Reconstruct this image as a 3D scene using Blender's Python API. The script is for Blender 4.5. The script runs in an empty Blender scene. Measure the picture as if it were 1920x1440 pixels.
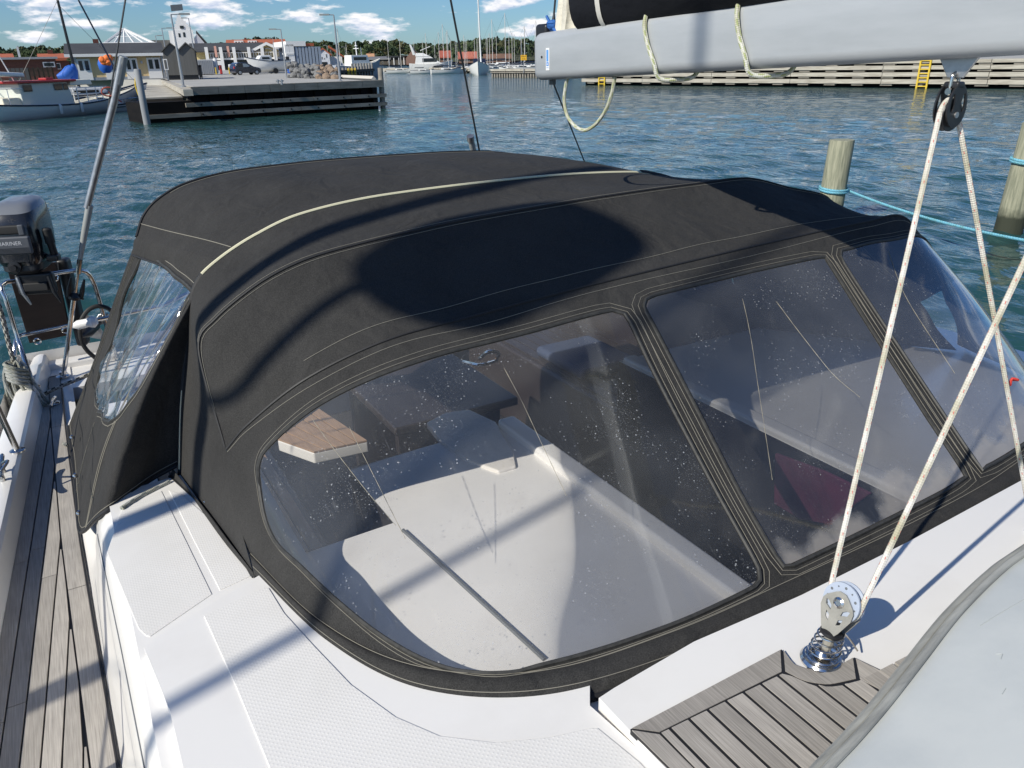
import bpy, bmesh, math, random
import numpy as np
from mathutils import Vector, Matrix
from mathutils.geometry import delaunay_2d_cdt
random.seed(7); np.random.seed(7)
SC = bpy.context.scene
COL = SC.collection
rad = math.radians

# ------------------------------------------------------------------ camera
# measurements are taken from the photographer's eye; OFF moves them so that the water is z = 0 and the yacht's centreline x = 0
OFF = np.array([-1.65, 0.0, 2.75])
FOC, PW, PH = 1442.0, 1920.0, 1440.0
PITCH, ROLL, YAW = rad(23.0), rad(1.2), rad(30.0)
FWD = np.array([math.sin(YAW)*math.cos(PITCH), math.cos(YAW)*math.cos(PITCH), -math.sin(PITCH)])
_r0 = np.array([math.cos(YAW), -math.sin(YAW), 0.0]); _u0 = np.cross(_r0, FWD)
RGT = math.cos(ROLL)*_r0 - math.sin(ROLL)*_u0
UPV = math.cos(ROLL)*_u0 + math.sin(ROLL)*_r0
cam = bpy.data.cameras.new('camera'); cam_o = bpy.data.objects.new('camera', cam); COL.objects.link(cam_o)
cam.sensor_width = 36.0; cam.lens = 36.0*FOC/PW; cam.clip_start = 0.02; cam.clip_end = 6000
cam_o.matrix_world = Matrix(((RGT[0], UPV[0], -FWD[0], OFF[0]), (RGT[1], UPV[1], -FWD[1], OFF[1]), (RGT[2], UPV[2], -FWD[2], OFF[2]), (0, 0, 0, 1)))
SC.camera = cam_o

# ------------------------------------------------------------------ sky, sun, exposure
SUN_EL = rad(37.0); SUN_DIR = np.array([-1.0, -0.21, 0.0]); SUN_DIR /= np.linalg.norm(SUN_DIR)
SUN_DIR = np.array([SUN_DIR[0]*math.cos(SUN_EL), SUN_DIR[1]*math.cos(SUN_EL), math.sin(SUN_EL)])
world = bpy.data.worlds.new('World'); SC.world = world; world.use_nodes = True
NT = world.node_tree; NT.nodes.clear()
def wn(t, **k):
    n = NT.nodes.new(t)
    for a, b in k.items(): setattr(n, a, b)
    return n
def wl(a, b): NT.links.new(a, b)
wo = wn('ShaderNodeOutputWorld'); bg = wn('ShaderNodeBackground'); wl(bg.outputs[0], wo.inputs[0])
sky = wn('ShaderNodeTexSky', sky_type='NISHITA', sun_disc=False)
sky.sun_elevation = SUN_EL; sky.sun_rotation = math.atan2(SUN_DIR[0], SUN_DIR[1])
sky.air_density = 1.0; sky.dust_density = 0.25; sky.ozone_density = 2.5; sky.altitude = 0
hs = wn('ShaderNodeHueSaturation'); hs.inputs['Saturation'].default_value = 1.0; hs.inputs['Value'].default_value = 1.0
tn = wn('ShaderNodeMix', data_type='RGBA', blend_type='MULTIPLY'); tn.inputs[0].default_value = 1.0; tn.inputs[7].default_value = (0.64, 0.95, 1.34, 1)
wl(sky.outputs[0], tn.inputs[6]); wl(tn.outputs[2], hs.inputs['Color'])
tc = wn('ShaderNodeTexCoord')
def cloud_noise(dz):
    mp = wn('ShaderNodeMapping'); mp.inputs['Location'].default_value = (3.1, 1.7, dz); mp.inputs['Scale'].default_value = (13.0, 13.0, 44.0)
    wl(tc.outputs['Generated'], mp.inputs[0])
    n1 = wn('ShaderNodeTexNoise'); n1.inputs['Scale'].default_value = 1.0; n1.inputs['Detail'].default_value = 9; n1.inputs['Roughness'].default_value = 0.56
    wl(mp.outputs[0], n1.inputs['Vector'])
    return n1.outputs[0]
c0 = cloud_noise(0.4); c1 = cloud_noise(0.60)
rp = wn('ShaderNodeValToRGB'); rp.color_ramp.elements[0].position = 0.515; rp.color_ramp.elements[1].position = 0.60
rp.color_ramp.elements[0].color = (0, 0, 0, 1); rp.color_ramp.elements[1].color = (1, 1, 1, 1); 
sz = wn('ShaderNodeSeparateXYZ'); wl(tc.outputs['Generated'], sz.inputs[0])
el = wn('ShaderNodeMapRange'); el.inputs[1].default_value = 0.12; el.inputs[2].default_value = 0.55; el.inputs[3].default_value = 0.0; el.inputs[4].default_value = 0.11; wl(sz.outputs[2], el.inputs[0])   # scattered cumulus: packed by perspective low down, sparse overhead
cs_ = wn('ShaderNodeMath', operation='SUBTRACT'); wl(c0, cs_.inputs[0]); wl(el.outputs[0], cs_.inputs[1]); wl(cs_.outputs[0], rp.inputs[0])
df = wn('ShaderNodeMath', operation='SUBTRACT'); wl(c0, df.inputs[0]); wl(c1, df.inputs[1])
mr = wn('ShaderNodeMapRange'); mr.inputs[1].default_value = -0.07; mr.inputs[2].default_value = 0.06; wl(df.outputs[0], mr.inputs[0])
cc = wn('ShaderNodeMix', data_type='RGBA'); cc.inputs[6].default_value = (7.5, 8.6, 11.0, 1); cc.inputs[7].default_value = (13.5, 13.5, 13.7, 1); wl(mr.outputs[0], cc.inputs[0])
mx = wn('ShaderNodeMix', data_type='RGBA'); wl(rp.outputs[0], mx.inputs[0]); wl(hs.outputs[0], mx.inputs[6]); wl(cc.outputs[2], mx.inputs[7])
wl(mx.outputs[2], bg.inputs[0]); bg.inputs[1].default_value = 0.076
sun = bpy.data.lights.new('sun', 'SUN'); sun.energy = 5.0; sun.angle = rad(0.53); sun.color = (1.0, 0.952, 0.845)
sun_o = bpy.data.objects.new('sun', sun); COL.objects.link(sun_o); sun_o.location = (-30, 0, 40)
sun_o.rotation_euler = Vector(-SUN_DIR).to_track_quat('-Z', 'Y').to_euler()
SC.view_settings.view_transform = 'Standard'; SC.view_settings.look = 'None'; SC.view_settings.gamma = 1.0
SC.view_settings.exposure = 0.0; SC.view_settings.use_curve_mapping = False
SC.cycles.max_bounces = 12; SC.cycles.transparent_max_bounces = 24; SC.cycles.use_denoising = True
SC.cycles.caustics_reflective = False; SC.cycles.caustics_refractive = False

# ------------------------------------------------------------------ measuring helpers (all in metres from the eye)
def ray(px, py): return RGT*(px-PW/2)/FOC + UPV*(PH/2-py)/FOC + FWD
def onz(px, py, z): r = ray(px, py); return r*(z/r[2])
def onx(px, py, x): r = ray(px, py); return r*(x/r[0])
def ony(px, py, y): r = ray(px, py); return r*(y/r[1])
def proj(P):
    P = np.asarray(P, float); z = P @ FWD
    return np.stack([PW/2 + FOC*(P @ RGT)/z, PH/2 - FOC*(P @ UPV)/z], -1)
V3 = lambda *a: np.array(a, float)

# ------------------------------------------------------------------ materials
MATS = {}
def mat(name, col, rough=0.5, metal=0.0, noise=None, bump=None, var=0.0, spec=0.5, coat=0.0, extra=None, sheen=0.0):
    """noise=(scale xyz, colour2, contrast lo, hi); bump=(scale xyz, strength, distance); var = random brightness per object"""
    m = bpy.data.materials.new(name); m.use_nodes = True; nt = m.node_tree; b = nt.nodes['Principled BSDF']
    b.inputs['Base Color'].default_value = (*col, 1); b.inputs['Roughness'].default_value = rough; b.inputs['Metallic'].default_value = metal
    b.inputs['Specular IOR Level'].default_value = spec; b.inputs['Coat Weight'].default_value = coat; b.inputs['Coat Roughness'].default_value = 0.08
    b.inputs['Sheen Weight'].default_value = sheen
    t = nt.nodes.new('ShaderNodeTexCoord'); L = nt.links.new
    src = None
    if noise:
        sc, c2, lo, hi = noise[:4]
        mp = nt.nodes.new('ShaderNodeMapping'); mp.inputs['Scale'].default_value = sc; L(t.outputs['Object'], mp.inputs[0])
        n = nt.nodes.new('ShaderNodeTexNoise'); n.inputs['Scale'].default_value = 1; n.inputs['Detail'].default_value = 7; n.inputs['Roughness'].default_value = 0.62; L(mp.outputs[0], n.inputs['Vector'])
        r = nt.nodes.new('ShaderNodeMapRange'); r.inputs[1].default_value = lo; r.inputs[2].default_value = hi; L(n.outputs[0], r.inputs[0])
        x = nt.nodes.new('ShaderNodeMix'); x.data_type = 'RGBA'; x.inputs[6].default_value = (*col, 1); x.inputs[7].default_value = (*c2, 1); L(r.outputs[0], x.inputs[0])
        src = x.outputs[2]
    if var:
        oi = nt.nodes.new('ShaderNodeObjectInfo'); r2 = nt.nodes.new('ShaderNodeMapRange'); r2.inputs[3].default_value = 1-var; r2.inputs[4].default_value = 1+var; L(oi.outputs['Random'], r2.inputs[0])
        h = nt.nodes.new('ShaderNodeHueSaturation'); L(r2.outputs[0], h.inputs['Value'])
        if src: L(src, h.inputs['Color'])
        else: h.inputs['Color'].default_value = (*col, 1)
        src = h.outputs[0]
    if src: L(src, b.inputs['Base Color'])
    if bump:
        sc, st, di = bump[:3]
        mp = nt.nodes.new('ShaderNodeMapping'); mp.inputs['Scale'].default_value = sc; L(t.outputs['Object'], mp.inputs[0])
        n = nt.nodes.new('ShaderNodeTexNoise'); n.inputs['Scale'].default_value = 1; n.inputs['Detail'].default_value = 5; L(mp.outputs[0], n.inputs['Vector'])
        bp = nt.nodes.new('ShaderNodeBump'); bp.inputs['Strength'].default_value = st; bp.inputs['Distance'].default_value = di; L(n.outputs[0], bp.inputs['Height']); L(bp.outputs[0], b.inputs['Normal'])
    if extra: extra(nt, b, t, src)
    MATS[name] = m
    return m
def nd(nt, t, **k):
    n = nt.nodes.new(t)
    for a, v in k.items(): setattr(n, a, v)
    return n
def mth(nt, op, a, b=None, c=None):
    n = nd(nt, 'ShaderNodeMath', operation=op)
    for i, v in enumerate((a, b, c)):
        if v is None: continue
        if isinstance(v, (int, float)): n.inputs[i].default_value = v
        else: nt.links.new(v, n.inputs[i])
    return n.outputs[0]

def ex_nonslip(nt, b, t, src):
    s = nd(nt, 'ShaderNodeSeparateXYZ'); nt.links.new(t.outputs['Object'], s.inputs[0])
    k = 2*math.pi/0.0115
    a = mth(nt, 'SINE', mth(nt, 'MULTIPLY', mth(nt, 'ADD', s.outputs[0], s.outputs[1]), k))
    c = mth(nt, 'SINE', mth(nt, 'MULTIPLY', mth(nt, 'SUBTRACT', s.outputs[0], s.outputs[1]), k))
    h = mth(nt, 'MULTIPLY', mth(nt, 'POWER', mth(nt, 'MULTIPLY_ADD', a, 0.5, 0.5), 2.0), mth(nt, 'POWER', mth(nt, 'MULTIPLY_ADD', c, 0.5, 0.5), 2.0))
    bp = nd(nt, 'ShaderNodeBump'); bp.inputs['Strength'].default_value = 0.32; bp.inputs['Distance'].default_value = 0.0010
    nt.links.new(h, bp.inputs['Height']); nt.links.new(bp.outputs[0], b.inputs['Normal'])
def ex_canvas(nt, b, t, src):
    s = nd(nt, 'ShaderNodeSeparateXYZ'); nt.links.new(t.outputs['Object'], s.inputs[0])
    n1 = nd(nt, 'ShaderNodeTexNoise'); n1.inputs['Scale'].default_value = 420; n1.inputs['Detail'].default_value = 3; nt.links.new(t.outputs['Object'], n1.inputs['Vector'])
    n2 = nd(nt, 'ShaderNodeTexNoise'); n2.inputs['Scale'].default_value = 6; n2.inputs['Detail'].default_value = 6; nt.links.new(t.outputs['Object'], n2.inputs['Vector'])
    n3 = nd(nt, 'ShaderNodeTexNoise'); n3.inputs['Scale'].default_value = 26; n3.inputs['Detail'].default_value = 2; nt.links.new(t.outputs['Object'], n3.inputs['Vector'])
    n4 = nd(nt, 'ShaderNodeTexNoise'); n4.inputs['Scale'].default_value = 7; n4.inputs['Detail'].default_value = 2; n4.inputs['Distortion'].default_value = 1.2; nt.links.new(t.outputs['Object'], n4.inputs['Vector'])
    f = mth(nt, 'ADD', mth(nt, 'MULTIPLY', n1.outputs[0], 0.75), mth(nt, 'MULTIPLY_ADD', n2.outputs[0], 0.22, 0.14))
    r = nd(nt, 'ShaderNodeMapRange'); r.inputs[1].default_value = 0.40; r.inputs[2].default_value = 0.86; nt.links.new(f, r.inputs[0])
    x = nd(nt, 'ShaderNodeMix', data_type='RGBA'); x.inputs[6].default_value = (0.011, 0.0108, 0.0105, 1); x.inputs[7].default_value = (0.058, 0.0565, 0.0545, 1)
    nt.links.new(r.outputs[0], x.inputs[0]); nt.links.new(x.outputs[2], b.inputs['Base Color'])
    hh = mth(nt, 'ADD', mth(nt, 'MULTIPLY', n1.outputs[0], 0.0011), mth(nt, 'ADD', mth(nt, 'MULTIPLY', n3.outputs[0], 0.006), mth(nt, 'MULTIPLY', n4.outputs[0], 0.020)))
    bp = nd(nt, 'ShaderNodeBump'); bp.inputs['Strength'].default_value = 0.6; bp.inputs['Distance'].default_value = 1.0
    nt.links.new(hh, bp.inputs['Height']); nt.links.new(bp.outputs[0], b.inputs['Normal'])
def ex_teak(nt, b, t, src):
    L = nt.links.new
    mp = nd(nt, 'ShaderNodeMapping'); mp.inputs['Scale'].default_value = (420, 11, 60); L(t.outputs['Object'], mp.inputs[0])
    n = nd(nt, 'ShaderNodeTexNoise'); n.inputs['Scale'].default_value = 1; n.inputs['Detail'].default_value = 6; L(mp.outputs[0], n.inputs['Vector'])
    n2 = nd(nt, 'ShaderNodeTexNoise'); n2.inputs['Scale'].default_value = 9; n2.inputs['Detail'].default_value = 5; L(t.outputs['Object'], n2.inputs['Vector'])
    r = nd(nt, 'ShaderNodeMapRange'); r.inputs[1].default_value = 0.32; r.inputs[2].default_value = 0.70; L(mth(nt, 'ADD', mth(nt, 'MULTIPLY', n.outputs[0], 0.7), mth(nt, 'MULTIPLY', n2.outputs[0], 0.3)), r.inputs[0])
    x = nd(nt, 'ShaderNodeMix', data_type='RGBA'); x.inputs[6].default_value = (0.25, 0.23, 0.205, 1); x.inputs[7].default_value = (0.45, 0.415, 0.37, 1); L(r.outputs[0], x.inputs[0])
    oi = nd(nt, 'ShaderNodeObjectInfo'); r2 = nd(nt, 'ShaderNodeMapRange'); r2.inputs[3].default_value = 0.82; r2.inputs[4].default_value = 1.14; L(oi.outputs['Random'], r2.inputs[0])
    h = nd(nt, 'ShaderNodeHueSaturation'); L(r2.outputs[0], h.inputs['Value']); L(x.outputs[2], h.inputs['Color']); L(h.outputs[0], b.inputs['Base Color'])
    bp = nd(nt, 'ShaderNodeBump'); bp.inputs['Strength'].default_value = 0.5; bp.inputs['Distance'].default_value = 0.0012; L(n.outputs[0], bp.inputs['Height']); L(bp.outputs[0], b.inputs['Normal'])
def ex_rope(c2, thr):
    def f(nt, b, t, src):
        L = nt.links.new
        uv = nd(nt, 'ShaderNodeUVMap'); s = nd(nt, 'ShaderNodeSeparateXYZ'); L(uv.outputs[0], s.inputs[0])
        # braid: two families of strands crossing round the rope
        a = mth(nt, 'SINE', mth(nt, 'MULTIPLY_ADD', s.outputs[1], 640.0, mth(nt, 'MULTIPLY', s.outputs[0], 6*math.pi)))
        c = mth(nt, 'SINE', mth(nt, 'SUBTRACT', mth(nt, 'MULTIPLY', s.outputs[1], 640.0), mth(nt, 'MULTIPLY', s.outputs[0], 6*math.pi)))
        h = mth(nt, 'MULTIPLY', a, c)
        bp = nd(nt, 'ShaderNodeBump'); bp.inputs['Strength'].default_value = 0.6; bp.inputs['Distance'].default_value = 0.0012; L(h, bp.inputs['Height']); L(bp.outputs[0], b.inputs['Normal'])
        # coloured tracer strand shows as flecks
        p = mth(nt, 'SINE', mth(nt, 'MULTIPLY_ADD', s.outputs[1], 150.0, mth(nt, 'MULTIPLY', s.outputs[0], 2*math.pi)))
        q = mth(nt, 'COSINE', mth(nt, 'MULTIPLY', s.outputs[0], 6*math.pi))
        g = mth(nt, 'GREATER_THAN', mth(nt, 'MULTIPLY', p, q), thr)
        x = nd(nt, 'ShaderNodeMix', data_type='RGBA'); x.inputs[7].default_value = (*c2, 1); L(g, x.inputs[0])
        n = nd(nt, 'ShaderNodeTexNoise'); n.inputs['Scale'].default_value = 14; n.inputs['Detail'].default_value = 6; L(t.outputs['Object'], n.inputs['Vector'])
        y = nd(nt, 'ShaderNodeMix', data_type='RGBA'); base = b.inputs['Base Color'].default_value[:]
        y.inputs[6].default_value = base; y.inputs[7].default_value = (base[0]*0.6, base[1]*0.58, base[2]*0.42, 1)
        r = nd(nt, 'ShaderNodeMapRange'); r.inputs[1].default_value = 0.42; r.inputs[2].default_value = 0.7; L(n.outputs[0], r.inputs[0]); L(r.outputs[0], y.inputs[0])
        dk = nd(nt, 'ShaderNodeMapRange'); dk.inputs[1].default_value = -1; dk.inputs[2].default_value = 1; dk.inputs[3].default_value = 0.8; dk.inputs[4].default_value = 1.0; L(h, dk.inputs[0])
        L(y.outputs[2], x.inputs[6]); hv = nd(nt, 'ShaderNodeHueSaturation'); L(dk.outputs[0], hv.inputs['Value']); L(x.outputs[2], hv.inputs['Color']); L(hv.outputs[0], b.inputs['Base Color'])
    return f
def ex_algae(z0, z1, c2):
    def f(nt, b, t, src):
        L = nt.links.new; s = nd(nt, 'ShaderNodeSeparateXYZ'); L(t.outputs['Object'], s.inputs[0])
        n = nd(nt, 'ShaderNodeTexNoise'); n.inputs['Scale'].default_value = 9; L(t.outputs['Object'], n.inputs['Vector'])
        r = nd(nt, 'ShaderNodeMapRange'); r.inputs[1].default_value = z0; r.inputs[2].default_value = z1; L(mth(nt, 'MULTIPLY_ADD', n.outputs[0], 0.15, s.outputs[2]), r.inputs[0])
        x = nd(nt, 'ShaderNodeMix', data_type='RGBA'); x.inputs[6].default_value = (*c2, 1); L(r.outputs[0], x.inputs[0])
        if src: L(src, x.inputs[7])
        L(x.outputs[2], b.inputs['Base Color'])
    return f

GEL = mat('white_gelcoat', (0.80, 0.78, 0.745), 0.28, noise=((3, 3, 3), (0.74, 0.715, 0.675), 0.45, 0.75), bump=((40, 40, 40), 0.04, 0.002), coat=0.3)
GELD = mat('ivory_moulding', (0.74, 0.70, 0.64), 0.35, noise=((30, 30, 30), (0.60, 0.57, 0.52), 0.5, 0.8), bump=((70, 70, 70), 0.22, 0.006))
NONS = mat('nonslip_gelcoat', (0.76, 0.74, 0.705), 0.5, noise=((4, 4, 4), (0.71, 0.69, 0.65), 0.45, 0.75), extra=ex_nonslip)
TEAK = mat('weathered_teak', (0.3, 0.26, 0.22), 0.75, extra=ex_teak)
CAULK = mat('black_caulk', (0.012, 0.012, 0.014), 0.55)
CANV = mat('charcoal_canvas', (0.03, 0.031, 0.032), 0.9, extra=ex_canvas, spec=0.25)
CANVD = mat('canvas_binding', (0.016, 0.016, 0.017), 0.6, bump=((300, 300, 300), 0.3, 0.001))
BIND = mat('vinyl_binding', (0.045, 0.044, 0.04), 0.6, noise=((60, 60, 60), (0.02, 0.02, 0.018), 0.4, 0.7))
STITCH = mat('pale_thread', (0.24, 0.225, 0.185), 0.8)
PIPING = mat('cream_piping', (0.70, 0.66, 0.46), 0.7)
CHROME = mat('stainless_steel', (0.68, 0.66, 0.63), 0.16, 1.0, bump=((90, 90, 90), 0.05, 0.001))
STEELM = mat('dull_steel', (0.50, 0.50, 0.50), 0.38, 0.9, noise=((30, 30, 30), (0.36, 0.36, 0.36), 0.4, 0.7))
CASTG = mat('cast_alloy', (0.40, 0.385, 0.34), 0.45, 0.4, noise=((40, 40, 40), (0.31, 0.30, 0.265), 0.4, 0.7))
SHEAVE = mat('blue_grey_plastic', (0.38, 0.43, 0.52), 0.4)
BLACKP = mat('black_plastic', (0.014, 0.014, 0.016), 0.38, noise=((25, 25, 25), (0.035, 0.035, 0.035), 0.5, 0.8))
RUBBER = mat('black_rubber', (0.015, 0.015, 0.015), 0.65)
ALU = mat('anodised_boom', (0.46, 0.48, 0.495), 0.42, 0.25, noise=((2.2, 2.2, 14), (0.38, 0.40, 0.415), 0.40, 0.72), bump=((30, 30, 30), 0.05, 0.002))
BAG = mat('navy_black_cover', (0.009, 0.010, 0.014), 0.85, bump=((9, 5, 9), 0.5, 0.03), spec=0.25)
SAILC = mat('cream_sailcloth', (0.66, 0.62, 0.52), 0.7, bump=((9, 9, 30), 0.3, 0.02))
STRAP = mat('white_tape', (0.68, 0.66, 0.60), 0.6)
BLUEC = mat('blue_webbing', (0.02, 0.11, 0.36), 0.7)
BLUES = mat('blue_sticker', (0.03, 0.22, 0.62), 0.4)
LBLUES = mat('light_blue_sticker', (0.18, 0.42, 0.78), 0.4)
WHITEP = mat('white_paint', (0.78, 0.78, 0.77), 0.45)
PVC = mat('grey_pvc', (0.60, 0.62, 0.60), 0.45, noise=((2.5, 2.5, 2.5), (0.47, 0.50, 0.50), 0.40, 0.75), bump=((9, 30, 9), 0.16, 0.005))
CREASE = mat('crease_mark', (0.27, 0.245, 0.19), 0.6)
STRAKE = mat('grey_rub_strake', (0.38, 0.38, 0.345), 0.5, noise=((5, 40, 40), (0.20, 0.20, 0.185), 0.4, 0.75))
SCUFF = mat('scuff_mark', (0.44, 0.47, 0.47), 0.7)
ROPEW = mat('white_rope_red_fleck', (0.74, 0.71, 0.65), 0.8, extra=ex_rope((0.56, 0.16, 0.13), 0.88))
ROPEG = mat('white_rope_green_fleck', (0.66, 0.66, 0.58), 0.8, extra=ex_rope((0.38, 0.42, 0.20), 0.3))
ROPEK = mat('black_white_rope', (0.62, 0.60, 0.56), 0.8, extra=ex_rope((0.02, 0.02, 0.02), 0.05))
ROPEO = mat('old_grey_rope', (0.50, 0.50, 0.46), 0.85, extra=ex_rope((0.16, 0.19, 0.18), 0.4))
ROPEB = mat('turquoise_rope', (0.10, 0.42, 0.58), 0.7, extra=ex_rope((0.35, 0.66, 0.76), 0.2))
WIRE = mat('stay_wire', (0.10, 0.10, 0.10), 0.4, 0.7)
GREYSLV = mat('grey_sleeve', (0.33, 0.345, 0.335), 0.5, 0.2)
BROWNB = mat('dark_brown_board', (0.022, 0.014, 0.011), 0.45, noise=((3, 40, 40), (0.034, 0.021, 0.016), 0.4, 0.7))
PILE = mat('weathered_pile', (0.36, 0.35, 0.25), 0.85, noise=((30, 30, 2.2), (0.17, 0.18, 0.125), 0.36, 0.66), bump=((40, 40, 3), 0.5, 0.02), extra=ex_algae(0.30, 0.46, (0.035, 0.04, 0.025)))
DARKIN = mat('shaded_dark_wood', (0.030, 0.023, 0.021), 0.5, noise=((60, 4, 20), (0.022, 0.016, 0.014), 0.4, 0.7))  # dark brown wood with the cockpit's shade put into its colour
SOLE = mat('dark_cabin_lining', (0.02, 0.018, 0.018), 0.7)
REDC = mat('wine_red_cushion', (0.17, 0.03, 0.07), 0.8, noise=((8, 8, 8), (0.08, 0.02, 0.045), 0.4, 0.7))
BLUECU = mat('blue_cushion', (0.035, 0.05, 0.09), 0.8)
TEAKW = mat('warm_teak', (0.42, 0.27, 0.16), 0.6, noise=((60, 6, 20), (0.30, 0.19, 0.11), 0.35, 0.7))
SHEETG = mat('grey_track', (0.16, 0.17, 0.18), 0.5, 0.3)

def vinyl(name, haze, spots, tint=(1, 1, 1), gloss=1.15, stain=0.0, wav=1.3, wst=0.06, rgh=0.06):
    """clear flexible window film: mostly see-through, mirror-like at a slant, with dried salt spots and scratches"""
    m = bpy.data.materials.new(name); m.use_nodes = True; nt = m.node_tree; nt.nodes.clear(); L = nt.links.new
    out = nd(nt, 'ShaderNodeOutputMaterial'); t = nd(nt, 'ShaderNodeTexCoord')
    tr = nd(nt, 'ShaderNodeBsdfTransparent'); tr.inputs[0].default_value = (0.985*tint[0], 0.985*tint[1], 0.99*tint[2], 1)
    gl = nd(nt, 'ShaderNodeBsdfGlossy'); gl.inputs['Roughness'].default_value = rgh
    n = nd(nt, 'ShaderNodeTexNoise'); n.inputs['Scale'].default_value = wav; n.inputs['Detail'].default_value = 1; L(t.outputs['Object'], n.inputs['Vector'])
    bp = nd(nt, 'ShaderNodeBump'); bp.inputs['Strength'].default_value = wst; bp.inputs['Distance'].default_value = 0.03; L(n.outputs[0], bp.inputs['Height']); L(bp.outputs[0], gl.inputs['Normal'])
    fr = nd(nt, 'ShaderNodeFresnel'); fr.inputs[0].default_value = 1.5; L(bp.outputs[0], fr.inputs['Normal'])
    m1 = nd(nt, 'ShaderNodeMixShader'); L(mth(nt, 'MINIMUM', mth(nt, 'MULTIPLY', fr.outputs[0], gloss), 0.75), m1.inputs[0]); L(tr.outputs[0], m1.inputs[1]); L(gl.outputs[0], m1.inputs[2])
    df = nd(nt, 'ShaderNodeBsdfDiffuse'); df.inputs[0].default_value = (0.60, 0.62, 0.64, 1)
    tl = nd(nt, 'ShaderNodeBsdfTranslucent'); tl.inputs[0].default_value = (0.6, 0.62, 0.66, 1)
    ds = nd(nt, 'ShaderNodeMixShader'); ds.inputs[0].default_value = 0.45; L(df.outputs[0], ds.inputs[1]); L(tl.outputs[0], ds.inputs[2])
    # salt spots
    v = nd(nt, 'ShaderNodeTexVoronoi'); v.inputs['Scale'].default_value = 85; L(t.outputs['Object'], v.inputs['Vector'])
    sp = mth(nt, 'LESS_THAN', v.outputs['Distance'], 0.17)
    sn = nd(nt, 'ShaderNodeTexNoise'); sn.inputs['Scale'].default_value = 7; sn.inputs['Detail'].default_value = 4; L(t.outputs['Object'], sn.inputs['Vector'])
    v2 = nd(nt, 'ShaderNodeTexVoronoi'); v2.inputs['Scale'].default_value = 230; L(t.outputs['Object'], v2.inputs['Vector'])
    sp2 = mth(nt, 'LESS_THAN', v2.outputs['Distance'], 0.18)
    g = nd(nt, 'ShaderNodeMapRange'); g.inputs[1].default_value = 0.43; g.inputs[2].default_value = 0.72; L(sn.outputs[0], g.inputs[0])
    cr = nd(nt, 'ShaderNodeSeparateColor'); L(v.outputs['Color'], cr.inputs[0])
    spots_f = mth(nt, 'MULTIPLY', mth(nt, 'ADD', mth(nt, 'MULTIPLY', sp, mth(nt, 'GREATER_THAN', cr.outputs[0], 0.45)), mth(nt, 'MULTIPLY', sp2, 0.6)), mth(nt, 'MULTIPLY', g.outputs[0], spots))
    # fine scratches
    mp = nd(nt, 'ShaderNodeMapping'); mp.inputs['Scale'].default_value = (160, 14, 14); mp.inputs['Rotation'].default_value = (0.3, 0.5, 0.7); L(t.outputs['Object'], mp.inputs[0])
    ns = nd(nt, 'ShaderNodeTexNoise'); ns.inputs['Scale'].default_value = 1; ns.inputs['Detail'].default_value = 4; L(mp.outputs[0], ns.inputs['Vector'])
    sc = nd(nt, 'ShaderNodeMapRange'); sc.inputs[1].default_value = 0.60; sc.inputs[2].default_value = 0.78; sc.inputs[4].default_value = 0.16; L(ns.outputs[0], sc.inputs[0])
    gz = nd(nt, 'ShaderNodeTexNoise'); gz.inputs['Scale'].default_value = 2.2; gz.inputs['Detail'].default_value = 5; L(t.outputs['Object'], gz.inputs['Vector'])
    hz = nd(nt, 'ShaderNodeMapRange'); hz.inputs[1].default_value = 0.35; hz.inputs[2].default_value = 0.75; hz.inputs[3].default_value = haze*0.5; hz.inputs[4].default_value = haze*1.8; L(gz.outputs[0], hz.inputs[0])
    fac = mth(nt, 'MINIMUM', mth(nt, 'ADD', mth(nt, 'ADD', spots_f, hz.outputs[0]), mth(nt, 'MULTIPLY', sc.outputs[0], g.outputs[0])), 0.8)
    if stain:                                                        # dried salt and algae collected along the foot of the film
        sx = nd(nt, 'ShaderNodeSeparateXYZ'); L(t.outputs['Object'], sx.inputs[0]); wv = nd(nt, 'ShaderNodeTexNoise'); wv.inputs['Scale'].default_value = 9; wv.inputs['Detail'].default_value = 5; L(t.outputs['Object'], wv.inputs['Vector'])
        edge = mth(nt, 'MULTIPLY_ADD', wv.outputs[0], -0.16, mth(nt, 'ADD', sx.outputs[2], mth(nt, 'MULTIPLY', sx.outputs[0], -0.035)))
        k = nd(nt, 'ShaderNodeMapRange'); k.inputs[1].default_value = 1.628; k.inputs[2].default_value = 1.588; k.inputs[3].default_value = 0.0; k.inputs[4].default_value = stain; L(edge, k.inputs[0])
        fac = mth(nt, 'MAXIMUM', fac, k.outputs[0]); cm = nd(nt, 'ShaderNodeMix', data_type='RGBA'); cm.inputs[6].default_value = (0.62, 0.63, 0.64, 1); cm.inputs[7].default_value = (0.56, 0.49, 0.42, 1); L(k.outputs[0], cm.inputs[0]); L(cm.outputs[2], df.inputs[0])
    m2 = nd(nt, 'ShaderNodeMixShader'); L(fac, m2.inputs[0]); L(m1.outputs[0], m2.inputs[1]); L(ds.outputs[0], m2.inputs[2]); L(m2.outputs[0], out.inputs[0])
    return m
VINYL = vinyl('clear_vinyl', 0.095, 0.9, rgh=0.05)
VINYLB = vinyl('salted_vinyl', 0.11, 1.0, gloss=2.6, stain=0.6, rgh=0.07)
VINYLS = vinyl('creased_vinyl', 0.05, 0.2, gloss=3.2, wav=9, wst=0.3)

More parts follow.
